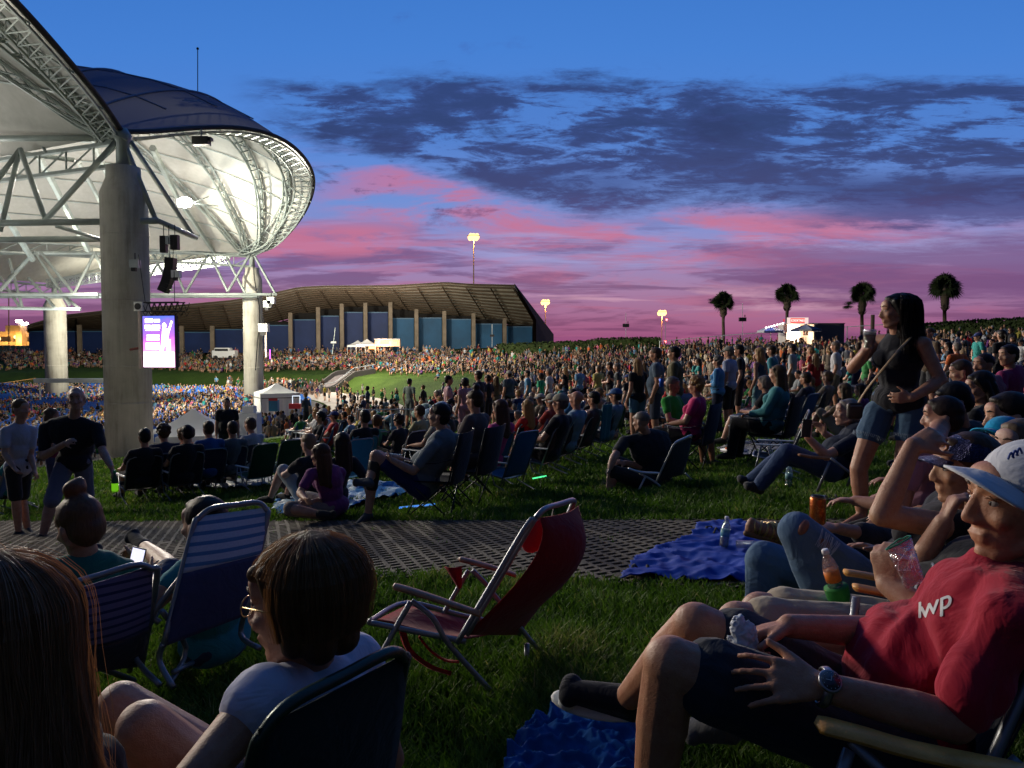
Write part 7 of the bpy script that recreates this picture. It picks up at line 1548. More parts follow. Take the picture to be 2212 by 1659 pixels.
loc, J = world_pose('pel', dict(pel=(40, 1012, 9.3), neck=(42, 915, 9.3), head=(46, 885, 9.25), sL=(12, 932, 9.15), eL=(10, 980, 9.1), wL=(30, 1010, 9.0), sR=(70, 932, 9.4), eR=(66, 985, 9.35), wR=(75, 1015, 9.2),
    hL=(28, 1018, 9.2), kL=(35, 1085, 9.2), aL=(40, 1150, 9.3), tL=(25, 1165, 9.2), hR=(52, 1018, 9.4), kR=(48, 1082, 9.4), aR=(60, 1145, 9.45), tR=(70, 1160, 9.3)),
    hf=V((.85, -.3, 0)), hu=V((0, 0, 1)))
person(J, 'boy in a white shirt with light brown hair standing at the left edge', loc, skin=(.42, .25, .17), shirt=(.42, .43, .5), pants=(.02, .02, .02), hair='short', hairc=(.20, .12, .05), sleeve=.6, pant=.8, b=.95, voxel=.0095, s=.98); OCC.append((loc.x, loc.y, .8))
# ---- boy's profile at the right edge and the dark heads before him
def bust(label, head, hf, hu, neck, sL, sR, pel, colors, hair, hairc, fem=False, vox=.0085, s=1.0, eL=None, eR=None, face=True, **kw):
    jd = dict(pel=pel, neck=neck, head=head, sL=sL, sR=sR); p = at(*pel); loc = V((p.x, p.y, gz(p.x, p.y))); J = {k: at(*q) - loc for k, q in jd.items()}
    fwd = V((V(hf).x, V(hf).y, 0)).normalized(); rt_ = fwd.cross(V((0, 0, 1)))
    for sd, sg in (('L', -1), ('R', 1)):
        S = J['s' + sd]; J['e' + sd] = S + V((0, 0, -.27)) + fwd * .06 + rt_ * sg * .07; J['w' + sd] = J['e' + sd] + fwd * .22 + V((0, 0, .0)) - rt_ * sg * .12
        J['h' + sd] = J['pel'] + rt_ * .09 * sg + V((0, 0, -.02)); J['k' + sd] = J['h' + sd] + fwd * .42 + V((0, 0, .06)) + rt_ * .03 * sg; J['a' + sd] = V((J['k' + sd].x + fwd.x * .1, J['k' + sd].y + fwd.y * .1, .09)); J['t' + sd] = J['a' + sd] + fwd * .17 + V((0, 0, -.05))
    J['hf'] = V(hf); J['hu'] = V(hu); J['hdL'] = fwd; J['hdR'] = fwd; J['hnL'] = J['hnR'] = V((0, 0, 1))
    OCC.append((loc.x, loc.y, .55))
    return person(J, label, loc, skin=colors[0], shirt=colors[1], pants=colors[2], hair=hair, hairc=hairc, fem=fem, voxel=vox, s=s, face=face, **kw)
BK = (.012, .012, .015)
bust('dark haired boy in profile at the right edge in a black shirt', (2176, 905, 3.9), (-1, .15, -.05), (0, 0, 1), (2190, 965, 3.95), (2165, 990, 3.8), (2215, 985, 4.2), (2190, 1170, 4.1), ((.48, .27, .18), BK, BK), 'short', (.03, .02, .014), s=1.0, sleeve=.5)
bust('person with black hair, head bent low, in a black top beside the standing woman', (2062, 872, 4.9), (-.9, .2, -.4), (-.35, 0, 1), (2080, 925, 5.0), (2040, 950, 4.8), (2130, 945, 5.2), (2075, 1090, 5.1), ((.36, .2, .14), BK, BK), 'short', (.012, .01, .01), vox=.009, b=1.1)
bust('pale faced person low at the right edge with light hair', (2200, 972, 3.0), (-.95, -.2, .1), (0, 0, 1), (2225, 1040, 3.05), (2215, 1060, 2.9), (2260, 1060, 3.2), (2240, 1240, 3.2), ((.55, .36, .28), (.05, .05, .08), BK), 'short', (.2, .15, .1), s=.9)
bust('person in a pale pink shirt seen behind the raised forearm', (2035, 905, 4.6), (-.9, .4, 0), (0, 0, 1), (2010, 955, 4.2), (1975, 985, 4.05), (2050, 975, 4.4), (1990, 1090, 4.2), ((.4, .22, .15), (.42, .22, .30), (.03, .03, .05)), 'short', (.04, .025, .02), vox=.009, b=1.1, legs=False)
bust('woman with dark hair in profile right of the standing woman, black top', (2118, 838, 6.2), (-.95, .2, -.2), (0, 0, 1), (2128, 880, 6.2), (2105, 900, 6.0), (2150, 895, 6.4), (2130, 980, 6.3), ((.42, .24, .16), BK, BK), 'long', (.02, .014, .01), fem=True, vox=.01)
bust('balding man with a brown face and pink collar among the right hand crowd', (2125, 790, 7.8), (-.9, -.2, 0), (0, 0, 1), (2135, 825, 7.8), (2115, 838, 7.7), (2160, 838, 8.0), (2135, 905, 8.0), ((.34, .17, .11), (.3, .08, .12), BK), 'buzz', (.03, .02, .02), vox=.011)
bust('person with grey brown hair bowed among the right hand crowd', (2075, 805, 8.2), (-.9, .3, -.2), (0, 0, 1), (2082, 838, 8.2), (2062, 850, 8.1), (2105, 848, 8.4), (2080, 920, 8.3), ((.45, .27, .19), (.05, .06, .08), BK), 'short', (.08, .06, .05), vox=.011)
bust('person with a pink sleeve holding something up at the right edge', (2178, 770, 8.8), (-1, -.1, 0), (0, 0, 1), (2185, 800, 8.8), (2165, 812, 8.7), (2205, 812, 9.0), (2185, 880, 9.0), ((.42, .24, .16), (.3, .03, .12), BK), 'short', (.03, .02, .02), vox=.011)
t_ = thing('cyan_cap', 'bright cyan cap held low at the right edge above the white cap', 'cap', at(2163, 958, 3.2)); cap_hat(t_, V((0, 0, 0)), V((-.8, -.4, .3)), V((.2, 0, 1)), .85, (.0, .30, .55))
# ================================================================ people placed from prototypes
def put(kind, v, u, d, rz, label, shirt, pants=(.03, .03, .04), hair='short', hairc=(.03, .02, .015), fem=False, sleeve=.5, pant=.95, hat=None, b=1.0, s=1.0, skin=SK, chair=None, zoff=0):
    x = at(u, 756, d).x; OCC.append((x, d, .35)); loc = G(x, d, zoff)
    cols_ = dict(skin=skin, shirt=shirt, pants=pants, hair=hairc, hat=hat or (0, 0, 0))
    r = place_person((kind, v, fem, hair, sleeve, pant, bool(hat), b), loc, math.radians(rz), label, cols_, s)
    if chair:
        cl, cc_ = chair; (lawn_chair if kind == 'sit' else camp_chair)(cl, loc, math.radians(rz), cc_, **(dict(back=.62, s=.92) if kind == 'sit' else {}))
    return r
BL = (.014, .014, .018)
# the standing group
put('stand', 0, 1378, 15.6, 30, 'woman with long blond hair, black top and short denim shorts, back turned', BL, (.08, .2, .3), 'long', (.34, .22, .09), True, .3, .5, b=1.1, s=.98)
put('stand', 0, 1418, 15.3, 75, 'man in a grey blue t-shirt behind the long haired blond woman', (.09, .13, .18), (.04, .05, .08), 'short', (.10, .07, .05), b=1.2, s=1.08)
put('stand', 1, 1458, 14.6, 72, 'man in an olive polo shirt and pale trousers holding a blue can', (.10, .085, .04), (.24, .28, .28), 'short', (.015, .012, .01), sleeve=.6, pant=1.95, b=1.25, s=1.06)
r_ = thing('drink_can', 'tall blue can in the hand of the man in the olive polo', 'can', at(1429, 836, 14.4)); can_parts(r_, mat('can_blue', (.02, .10, .5), .3, .5), 1.35)
put('stand', 1, 1552, 16.2, 60, 'grey haired woman in a blue tie-dye top with arms folded', (.06, .22, .45), (.012, .015, .04), 'curly', (.2, .2, .19), True, 1.2, 1.9, b=1.2, s=.93)
put('stand', 0, 1576, 16.6, 50, 'man in a pale blue white t-shirt and dark shorts with a grey cap', (.30, .36, .52), (.02, .018, .02), 'short', (.2, .18, .15), hat=(.2, .2, .17), b=1.15, s=1.04)
put('stand', 0, 1598, 17.5, 70, 'dark haired man in a black t-shirt behind the man with the grey cap', BL, (.03, .02, .02), 'short', (.015, .012, .01), s=1.06)
put('stand', 0, 1642, 15.7, 40, 'woman with blond hair and a strapless pale denim dress', (.06, .10, .14), (.16, .30, .33), 'long', (.38, .27, .12), True, 0, .9, s=.98)
put('stand', 0, 1668, 18.5, 60, 'man in a teal t-shirt behind the woman in the denim dress', (.03, .17, .22), (.05, .05, .06), 'short', (.05, .035, .02), b=1.15, s=1.02)
put('high', 0, 1668, 10.6, 55, 'person in a teal shirt and brown headscarf hunched forward in a dark camp chair', (.05, .22, .24), BL, 'long', (.13, .09, .045), True, 1.9, 1.95, b=1.25, s=1.02, chair=('dark camp chair under the person with the brown headscarf', (.01, .01, .014)))
put('stand', 0, 1712, 22, 55, 'man in a light grey t-shirt and khaki shorts facing the stage', (.28, .31, .34), (.16, .13, .09), hairc=(.03, .02, .02), s=1.04)
put('stand', 1, 1752, 24, 50, 'blond woman in an orange red top below the storage box', (.5, .06, .03), BL, 'pony', (.3, .2, .1), True, .3, .9, s=.98)
put('stand', 2, 1806, 19, 60, 'older man in a loose white shirt with a hand at his hip', (.42, .42, .44), (.2, .17, .12), 'short', (.2, .17, .14), sleeve=.6, s=1.0, b=1.1)
put('ground', 1, 1830, 12.5, 40, 'bare legged person in brown sitting with knees up left of the standing woman', (.16, .11, .07), (.3, .24, .16), 'long', (.1, .07, .04), True)
put('sit', 1, 1735, 14.5, 45, 'person in a dark vest sitting left of the raised knees', (.03, .03, .05), (.03, .06, .14), 'short', (.06, .035, .02), chair=('blue low chair under the person in the dark vest', (.02, .09, .22)))
put('sit', 0, 1770, 15.5, 45, 'person in beige with light hair in a low chair before the white shirted man', (.25, .2, .14), (.2, .15, .1), 'short', (.2, .13, .06), chair=('low chair under the person in beige', (.05, .05, .06)))
put('high', 0, 1492, 10.6, 62, 'woman with curly blond hair and a hot pink t-shirt in a dark camp chair', (.50, .02, .13), BL, 'curly', (.34, .22, .09), True, .5, 1.9, b=1.18, s=.97, chair=('navy camp chair back behind the woman in hot pink', (.01, .015, .05)))
put('high', 0, 1466, 11.2, -130, 'grey haired man in a green shirt turned toward the woman in hot pink', (.02, .25, .03), BL, 'short', (.16, .15, .14), b=1.1, s=.98, skin=(.30, .15, .09))
put('stand', 0, 1252, 30, 45, 'man in a light blue t-shirt standing among the seated people', (.14, .30, .50), BL, s=1.03, b=1.1); put('stand', 0, 1293, 27.5, 35, 'man in a yellow t-shirt with grey shorts, back turned', (.50, .44, .14), (.05, .06, .06), 'short', (.12, .09, .06), s=1.0, b=1.1)
put('stand', 1, 1318, 26, 70, 'man in a black t-shirt talking with folded arms', BL, (.04, .04, .04), s=1.04); put('stand', 3, 1334, 25, 80, 'man in a dark grey shirt gesturing beside the man with folded arms', (.04, .045, .05), BL, hairc=(.15, .14, .13), s=1.0)
put('stand', 2, 1168, 28, 60, 'woman in a green top with a hand on her hip', (.02, .30, .15), BL, 'bob', (.03, .02, .02), True, s=.95, b=1.1); put('stand', 2, 1186, 27, 70, 'man in a white shirt with a hand at his hip beside the woman in green', (.48, .5, .55), BL, hairc=(.2, .18, .17), s=1.03)
put('stand', 0, 1140, 29, 80, 'man in a blue t-shirt in profile left of the woman in green', (.06, .18, .34), (.04, .06, .12), s=1.03); put('stand', 2, 1100, 27, 40, 'broad man in a blue grey shirt and pale cap with elbows out', (.06, .09, .12), BL, hat=(.35, .33, .27), b=1.25, s=1.05)
put('stand', 1, 1072, 26, 30, 'woman in a brown patterned top with shoulder hair near the broad man', (.16, .11, .06), BL, 'long', (.12, .07, .03), True, s=.96)
put('stand', 0, 968, 20.5, -80, 'dark haired man in a pale pink shirt facing right', (.45, .27, .30), (.1, .08, .08), hairc=(.02, .015, .01), s=1.03); put('stand', 0, 1004, 19.5, 40, 'woman in a long pale pink dress with dark short hair', (.46, .24, .28), (.46, .24, .28), 'bob', (.03, .02, .02), True, .2, 1.9, s=.97, b=1.1)
put('stand', 0, 1034, 20.5, 60, 'man in a dark shirt behind the woman in the pink dress', (.03, .025, .03), BL, s=1.06, b=1.15); put('stand', 0, 1054, 24, 60, 'man in black right of the dark shirted man', BL, BL, s=1.0)
put('bend', 0, 935, 18.5, -60, 'person in a light blue shirt bending over among the chairs', (.16, .27, .42), (.05, .06, .1), sleeve=.8, b=1.15); put('bend', 0, 905, 21, -40, 'person in a pale green top bending beside the light blue shirt', (.25, .38, .33), (.1, .1, .12), s=.95)
put('stand', 0, 884, 29, -30, 'slim man in a grey t-shirt standing alone before the bright grass bank', (.14, .18, .17), (.1, .12, .12), hairc=(.02, .015, .01), s=1.08, b=.92)
for k, (u_, d_, rz_, fem_, hr_, sh_, lb) in enumerate([(737, 50, -30, False, 'buzz', (.5, .5, .5), 'man in a white polo on the concourse before the bank'), (762, 51, 30, False, 'short', (.10, .09, .06), 'man in a drab jacket in the concourse group'), (773, 49, -20, False, 'short', (.45, .46, .46), 'man in a white tee in the concourse group'), (786, 48, 10, True, 'long', BL, 'woman in black with dark hair in the concourse group'), (797, 47, -50, True, 'long', (.03, .02, .03), 'woman with raised elbow and long fair hair in the concourse group'), (823, 50, 60, False, 'short', BL, 'boy in black raised above the concourse group'), (832, 46, 40, True, 'pony', (.22, .26, .33), 'woman in a grey blue t-shirt right of the concourse group'), (686, 55, 40, False, 'short', (.6, .12, .07), 'man in an orange shirt walking on the concourse'), (700, 54, 10, False, 'short', BL, 'man in black walking beside the orange shirt')]):
    put('stand', 1 if k in (4, 0) else 0, u_, d_, rz_, lb, sh_, hair=hr_, fem=fem_, hairc=(.3, .2, .1) if k == 4 else (.03, .02, .015), s=1.0)
put('stand', 0, 488, 17.5, 200, 'heavy man in a black printed t-shirt looking down before the large white tent', BL, (.03, .03, .03), 'short', (.02, .015, .01), hat=None, b=1.3, s=.93)
put('stand', 1, 105, 11.5, -60, 'girl in a maroon shirt half hidden between the boy and the bald man', (.16, .01, .03), (.05, .05, .1), 'long', (.14, .09, .05), True, s=.9)
# middle belt, seated
put('high', 0, 1012, 9.4, 62, 'woman in a patterned brown shirt with tied hair in the second camp chair', (.10, .075, .07), (.05, .04, .04), 'bun', (.06, .035, .02), True, .8, .95, b=1.3, s=1.02)
put('sit', 0, 1058, 10.3, 50, 'woman with auburn shoulder hair and a bright pink t-shirt', (.50, .05, .20), BL, 'long', (.10, .045, .025), True, b=1.1, s=1.05, chair=('tall blue lawn chair back beside the woman in bright pink', (.012, .09, .20)))
put('sit', 0, 1185, 10.9, 62, 'man in a black shirt and beige cap reclining in a brown chair', BL, BL, 'short', (.15, .13, .12), hat=(.30, .27, .20), b=1.15, s=1.06, chair=('rust brown low chair under the man with the beige cap', (.06, .02, .012)))
put('sit', 0, 1222, 12, 62, 'bald man in a pale blue shirt behind the man with the beige cap', (.13, .22, .33), BL, 'bald', b=1.15, s=1.08, skin=(.40, .2, .13), chair=('black low chair with a steel frame and teal towel', BL))
put('sit', 0, 1172, 14.5, 60, 'man in a red shirt and pale brimmed cap', (.3, .03, .02), BL, 'short', (.2, .15, .1), hat=(.42, .38, .30), b=1.1, s=1.05, chair=('red and blue striped low chair under the man in the red shirt', (.05, .05, .2)))
put('sit', 0, 1122, 13, 50, 'woman with curly blond hair and a red shoulderless top', (.5, .02, .015), BL, 'long', (.34, .22, .08), True, s=1.0, b=1.1, chair=('dark low chair under the woman in red', BL))
put('sit', 0, 1310, 14, 62, 'man in a blue cap and light blue shirt in a black reclining chair', (.15, .22, .3), (.1, .1, .12), 'short', (.05, .04, .03), hat=(.03, .09, .25), s=1.05, b=1.1, chair=('black reclining chair under the man in the blue cap', BL))
put('sit', 0, 1262, 13.2, 60, 'person with dark hair tilted back in a chair draped with a teal towel', (.1, .05, .05), BL, 'short', (.02, .015, .012), s=1.04, chair=('black chair with a teal towel over its back', BL))
put('sit', 1, 1232, 17.5, 60, 'man in a bright blue t-shirt leaning forward, in profile', (.04, .16, .38), BL, 'short', (.03, .02, .015), b=1.1, s=1.05, chair=('light blue striped low chair under the man in the bright blue t-shirt', (.1, .3, .45)))
put('sit', 1, 1290, 19, 62, 'person with sandy hair leaning back in a beige top', (.25, .2, .15), (.3, .22, .15), 'short', (.25, .17, .08), s=1.0)
put('sit', 0, 930, 12.5, 55, 'woman with long wavy blond hair and a light top', (.3, .28, .22), BL, 'long', (.36, .25, .11), True, s=1.02, chair=('navy low chair back behind the wavy blond hair', (.012, .015, .05)))
put('sit', 1, 900, 14.5, 60, 'person in a pale yellow shirt leaning forward', (.38, .36, .20), BL, 'short', (.08, .055, .03), s=1.02); put('sit', 1, 960, 14, 50, 'boy with dark hair bending forward between chairs', (.04, .05, .04), BL, 'short', (.018, .012, .01), s=1.0)
put('sit', 1, 855, 14, 60, 'child with tousled brown hair before the metal rail', (.03, .03, .04), BL, 'curly', (.07, .04, .02), s=.9); put('sit', 0, 802, 14.5, 40, 'person with brown hair in a green sleeved top, back turned', (.04, .2, .14), BL, 'bob', (.12, .07, .03), True, s=.95, chair=('navy low chair under the person in green sleeves', (.012, .02, .07)))
put('sit', 0, 775, 13.2, 40, 'man with dark hair and a black shirt in a teal printed beach chair', BL, BL, 'short', (.02, .015, .01), s=1.05, chair=('teal printed beach chair with a pale frame', (.03, .22, .30)))
put('ground', 2, 716, 9.8, 45, 'woman with very long dark hair and black clothes seated on the grass', BL, BL, 'long', (.03, .018, .012), True, .8, 1.9, s=1.08, b=1.1)
put('ground', 1, 668, 9.9, 60, 'fair haired person in a black t-shirt and white shorts, hand at the head', BL, (.4, .42, .42), 'short', (.25, .19, .12), False, s=1.0, b=1.15, skin=(.5, .32, .25))
for k, (u_, d_, lb, sh_, hc_, cc_, cl) in enumerate([
    (300, 12.0, 'person with dark hair in the tall black lawn chair right of the bald man', BL, (.02, .015, .01), (.008, .009, .01), 'tall black lawn chair right of the bald man'),
    (347, 12.4, 'person with curly brown hair and folded arms between two black chairs', (.02, .03, .06), (.07, .04, .02), (.01, .01, .012), 'low black chair under the curly brown hair'),
    (392, 12.2, 'person with black hair in the second black chair of the row', BL, (.015, .01, .01), (.008, .008, .01), 'wide black chair, second of the row before the tent'),
    (444, 12.8, 'person with tousled brown hair and a blue sleeve in a navy chair', (.02, .08, .25), (.08, .05, .025), (.01, .014, .035), 'navy chair under the person with the blue sleeve'),
    (490, 13.2, 'person in a grey t-shirt in a round topped navy chair', (.10, .12, .14), (.05, .035, .025), (.012, .015, .04), 'round topped navy chair under the grey t-shirt'),
    (533, 13.6, 'man in a white grey t-shirt looking down at his hands', (.32, .34, .38), (.1, .07, .05), (.02, .02, .03), 'low chair hidden under the man looking down')]):
    put('sit', k % 2, u_, d_, 42 if k != 5 else 60, lb, sh_, hairc=hc_, hair='curly' if k == 1 else 'short', s=1.04, chair=(cl, cc_))
for k, (u_, d_, rz_, lb, cc_) in enumerate([(556, 12.6, 48, 'empty dark green lawn chair with a black headrest, tilted back', (.006, .055, .02)), (615, 13.4, 46, 'second dark green lawn chair, further right and taller', (.007, .06, .022)), (760, 11.5, 46, 'bright teal lawn chair with a tree print beside the long dark hair', (.02, .17, .27)), (1108, 9.6, 52, 'tall blue lawn chair standing empty behind the camp chairs', (.012, .10, .21)), (880, 12.8, 55, 'empty navy round backed chair beside the wavy blond hair', (.01, .014, .04)), (1700, 8.9, 70, 'dark empty chair left of the man with the phone', BL)]):
    x = at(u_, 756, d_).x; OCC.append((x, d_, .4)); lawn_chair(lb, G(x, d_), math.radians(rz_), cc_, back=.78, seat=.27, s=.8)
# metal barrier by the concourse edge
t_ = thing('crowd_barrier', 'grey metal barrier at the edge of the lawn left of the yellow shirt', 'barrier', G(at(845, 900, 22).x, 22), .1); mb = MB(); mb.tube((-1, 0, 1.0), (1, 0, 1.0), .02); mb.tube((-1, 0, .2), (1, 0, .2), .02)
for k in range(11): mb.tube((-1 + k * .2, 0, .2), (-1 + k * .2, 0, 1.0), .01)
mb.build('rails', M_STEEL, t_); [MB().tube((x_, -.25, 0), (x_, .25, 0), .02).tube((x_, 0, 0), (x_, 0, 1), .02).build('foot', M_STEEL, t_) for x_ in (-.95, .95)]
t_ = thing('snack_plate', 'paper plate of orange snacks on the grass behind the jeans', 'plate', onground(1585, 985) + V((0, 0, .06))); MB().lathe([(.12, 0), (.2, .03), (.21, .035)], 20).build('plate', M_WHITEP, t_, True); mb = MB(); [mb.ell((random.gauss(0, .07), random.gauss(0, .07), .05), (.03, .03, .025), None, 8, 6) for _ in range(22)]; mb.build('snacks', mat('snack_orange', (.6, .15, .05), .7), t_, True)
t_ = thing('towel', 'teal towel hanging over the back of the black chair', 'towel', G(at(1266, 756, 13.4).x, 13.4)); P_ = [[V((-.2 + .4 * i / 8, -.42 + .03 * math.sin(i * 1.7) + .1 * (.95 - z), z)) for i in range(9)] for z in np.linspace(.98, .35, 10)]; mb = MB(); mb.slab(P_, (0, .012, 0)); col(mb.build('towel_sheet', M_CLOTH, t_, True), (.03, .16, .2)); KIDS[t_.name][-1].parent.rotation_euler = (0, 0, math.radians(60))
# ================================================================ FAR CROWD AS ONE MASS + NEAREST INDIVIDUALS
SHIRTS = [('white', (.55, .55, .55)), ('black', (.015, .015, .018)), ('grey', (.16, .17, .18)), ('navy', (.015, .025, .08)), ('light blue', (.16, .32, .5)), ('red', (.45, .03, .03)), ('pink', (.55, .14, .22)), ('teal', (.03, .28, .26)), ('orange', (.6, .14, .04)), ('green', (.04, .22, .06)), ('yellow', (.5, .42, .08)), ('brown', (.12, .08, .05)), ('purple', (.13, .04, .18)), ('beige', (.4, .33, .25)), ('dark grey', (.05, .05, .055)), ('black', (.012, .012, .015)), ('charcoal', (.03, .03, .035))]
SKINS = [(.42, .24, .16), (.50, .29, .20), (.36, .20, .13), (.30, .16, .10), (.46, .27, .19)]
HAIRS = [('dark', (.02, .014, .01)), ('brown', (.06, .035, .018)), ('blond', (.32, .2, .08)), ('grey', (.22, .21, .2)), ('black', (.01, .01, .01)), ('light brown', (.14, .08, .035))]
PANTS = [(.02, .03, .07), (.03, .03, .035), (.25, .2, .14), (.06, .1, .18), (.015, .015, .018), (.12, .12, .12)]
SH2 = [('white', (.4, .38, .36)), ('tan', (.26, .19, .13)), ('grey', (.14, .13, .13)), ('black', (.02, .02, .02)), ('brown', (.14, .09, .06)), ('slate', (.07, .09, .12)), ('black', (.02, .018, .018))] * 2
def tmpl(sit):
    mb = MB(); ids = []
    def add(fn, k):
        n0 = len(mb.v); fn(); ids.extend([k] * (len(mb.v) - n0))
    if sit:
        add(lambda: mb.ell((0, .0, .95), (.09, .105, .13), None, 6, 4), 3); add(lambda: mb.ell((0, .035, .92), (.075, .085, .11), None, 6, 4), 0)
        add(lambda: mb.lathe([(.15, .28), (.19, .45), (.17, .72), (.07, .83)], 6, Matrix.Diagonal((1, .7, 1)), (0, -.02, 0)), 1)
        for sx in (-1, 1):
            add(lambda: mb.tube((sx * .2, -.02, .72), (sx * .25, .1, .48), .05, 4), 1 if sx > 0 else 1); add(lambda: mb.tube((sx * .25, .1, .48), (sx * .12, .3, .46), .04, 4), 0)
            add(lambda: mb.tube((sx * .1, .02, .3), (sx * .12, .4, .42), .08, 4), 2); add(lambda: mb.tube((sx * .12, .4, .42), (sx * .13, .48, .0), .055, 4), 0)
    else:
        add(lambda: mb.ell((0, 0, 1.66), (.09, .105, .125), None, 6, 4), 3); add(lambda: mb.ell((0, .035, 1.62), (.075, .085, .11), None, 6, 4), 0)
        add(lambda: mb.lathe([(.155, .92), (.16, 1.1), (.20, 1.36), (.07, 1.52)], 6, Matrix.Diagonal((1, .62, 1))), 1)
        for sx in (-1, 1):
            add(lambda: mb.tube((sx * .2, 0, 1.42), (sx * .26, -.02, 1.14), .052, 4), 1); add(lambda: mb.tube((sx * .26, -.02, 1.14), (sx * .2, .12, .93), .04, 4), 0)
            add(lambda: mb.tube((sx * .09, 0, .95), (sx * .1, .01, .5), .085, 4), 2); add(lambda: mb.tube((sx * .1, .01, .5), (sx * .11, 0, .0), .055, 4), 0 if sx > 0 else 0)
    fs = [];
    for f in mb.f:
        fs.append(f)
    return np.array(mb.v), fs, np.array(ids)
TS, TF = tmpl(True), tmpl(False)
def crowd_mesh(name, people, label, seatmode=False):
    "people: (x,y,z,yaw,scale,stand,shirt,skin,hair,pants)"
    vs = []; cols = []; loops = []; starts = []; base = 0; ls = 0
    for sit_flag, (tv, tf, ids) in ((False, TS), (True, TF)):
        grp = [p for p in people if p[5] == sit_flag]
        if not grp: continue
        n = len(grp); nv = len(tv); A = np.array([p[:5] for p in grp], float)
        c, s_ = np.cos(A[:, 3])[:, None], np.sin(A[:, 3])[:, None]; sc_ = A[:, 4][:, None]
        X_ = (tv[None, :, 0] * c - tv[None, :, 1] * s_) * sc_ + A[:, 0][:, None]; Y_ = (tv[None, :, 0] * s_ + tv[None, :, 1] * c) * sc_ + A[:, 1][:, None]; Z_ = tv[None, :, 2] * sc_ + A[:, 2][:, None]
        vs.append(np.stack([X_, Y_, Z_], -1).reshape(-1, 3))
        pal = np.array([[p[7], p[6], p[9], p[8]] for p in grp], float)   # skin, shirt, pants, hair
        cc = pal[:, ids, :]; cc = np.concatenate([cc, np.ones((n, nv, 1))], -1); cols.append(cc.reshape(-1, 4))
        fl = np.concatenate([np.array(f) for f in tf]); fc_ = np.array([len(f) for f in tf])
        loops.append((fl[None, :] + (np.arange(n) * nv)[:, None] + base).reshape(-1))
        st = np.concatenate([[0], np.cumsum(fc_)[:-1]]); starts.append((st[None, :] + (np.arange(n) * len(fl))[:, None] + ls).reshape(-1))
        base += n * nv; ls += n * len(fl)
    vs = np.concatenate(vs); cols = np.concatenate(cols); loops = np.concatenate(loops); starts = np.concatenate(starts)
    me = bpy.data.meshes.new(name); me.vertices.add(len(vs)); me.vertices.foreach_set('co', vs.reshape(-1)); me.loops.add(len(loops)); me.loops.foreach_set('vertex_index', loops.astype(np.int32)); me.polygons.add(len(starts)); me.polygons.foreach_set('loop_start', starts.astype(np.int32)); me.polygons.foreach_set('use_smooth', np.ones(len(starts), bool)); me.update(calc_edges=True)
    a = me.color_attributes.new('tint', 'FLOAT_COLOR', 'POINT'); a.data.foreach_set('color', cols.reshape(-1).astype(np.float32))
    me.materials.append(M_CROWD); o = bpy.data.objects.new(name, me); link(o); tag(o, label, 'crowd', kind='stuff'); return o
t = NT('crowd'); ca = t.n('VertexColor', _layer_name='tint').outputs[0]; M_CROWD = t.out(t.pr(ca, .85, 0, .15))
def rnd_person(x, y, zoff, stand, R_):
    r = R_.random
    yaw = math.atan2(CY - y, CX - x) - PI / 2 + R_.gauss(0, .6)
    sh = R_.choice(SHIRTS + SH2); k = R_.uniform(.45, .9)
    return (x, y, gz(x, y) + zoff, yaw, R_.uniform(.8, 1.06), stand, tuple(q * k for q in sh[1]), R_.choice(SKINS), R_.choice(HAIRS)[1], R_.choice(PANTS + [R_.choice(SKINS)]))
R_ = random.Random(11)
def proj(x, y, z):
    c, s = math.cos(PITCH), math.sin(PITCH); dpt = y * c - z * s
    if dpt < .5: return None
    return 1106 + F * x / dpt, 829.5 - F * (y * s + z * c) / dpt, dpt

def free(x, y, rad=.55):
    return all((x - a) ** 2 + (y - b) ** 2 > (rad + r) ** 2 for a, b, r in OCC)
near = []; mass = []
# lawn: rings between the bank and the ridge
cell = .95
for i in range(int((110 - 65) / cell)):
    r = 65.5 + i * cell
    na = int(2 * PI * r / cell)
    for k in range(na):
        a = 2 * PI * (k + R_.random() * 1.4) / na; rr = r + R_.uniform(-.6, .6); x = CX + rr * math.cos(a); y = CY + rr * math.sin(a)
        if y < 5 or abs(x) > y * .75 + 3: continue
        d = math.hypot(x, y); u, v, dp = proj(x, y, gz(x, y))
        if u < -60 or u > 2270: continue
        far = 1.0
        dens = .78
        if d < 16: dens = (.5 if (u > 1960 and d > 8) else .42 if (u < 800 and d > 14) or (860 < u < 1340 and d > 11.5) or (1520 < u < 1960 and d > 11.5) else 0)
        elif d < 30: dens = .46
        elif d < 45: dens = .6
        if r > 97 and u < 1300: dens = 0
        if r > 101: dens *= .35
        if r > 97 and u < 1450 and d > 90: dens *= .2
        if a > .05 and r < 69.5 + 2.2 * math.sin(a * 9) and d > 55: continue        # bare grass of the far bank
        if a > .25 and a < .62 and r < 73 and d > 60 and R_.random() < .9: continue
        if R_.random() > dens * (1.25 if noise.noise(V((x * .3, y * .3, 2))) > -.12 else .45): continue
        # keep the ramp clear
        rel_ = V((x, y)) - V((rp[0].x, rp[0].y)); dr_ = (V((rp[-1].x, rp[-1].y)) - V((rp[0].x, rp[0].y))); t0_ = rel_.dot(dr_) / dr_.dot(dr_)
        if 0 < t0_ < 1.05 and (rel_ - dr_ * t0_).length < 3: continue
        if u < 640 and d > 15.5 and d < 60: continue
        if not free(x, y): continue
        st = R_.random() < (.14 if r < 90 else .4) + (.15 if (d > 40 and u > 1450) else 0) + (.22 if (17 < d < 40 and u > 1340) else 0) - (.12 if d < 30 and u > 700 and u < 1500 else 0)
        p = rnd_person(x, y, 0, st, R_)
        if st and d < 17:
            p = p[:5] + (False,) + p[6:]
        (near if d < 46 else mass).append((d, p, u))
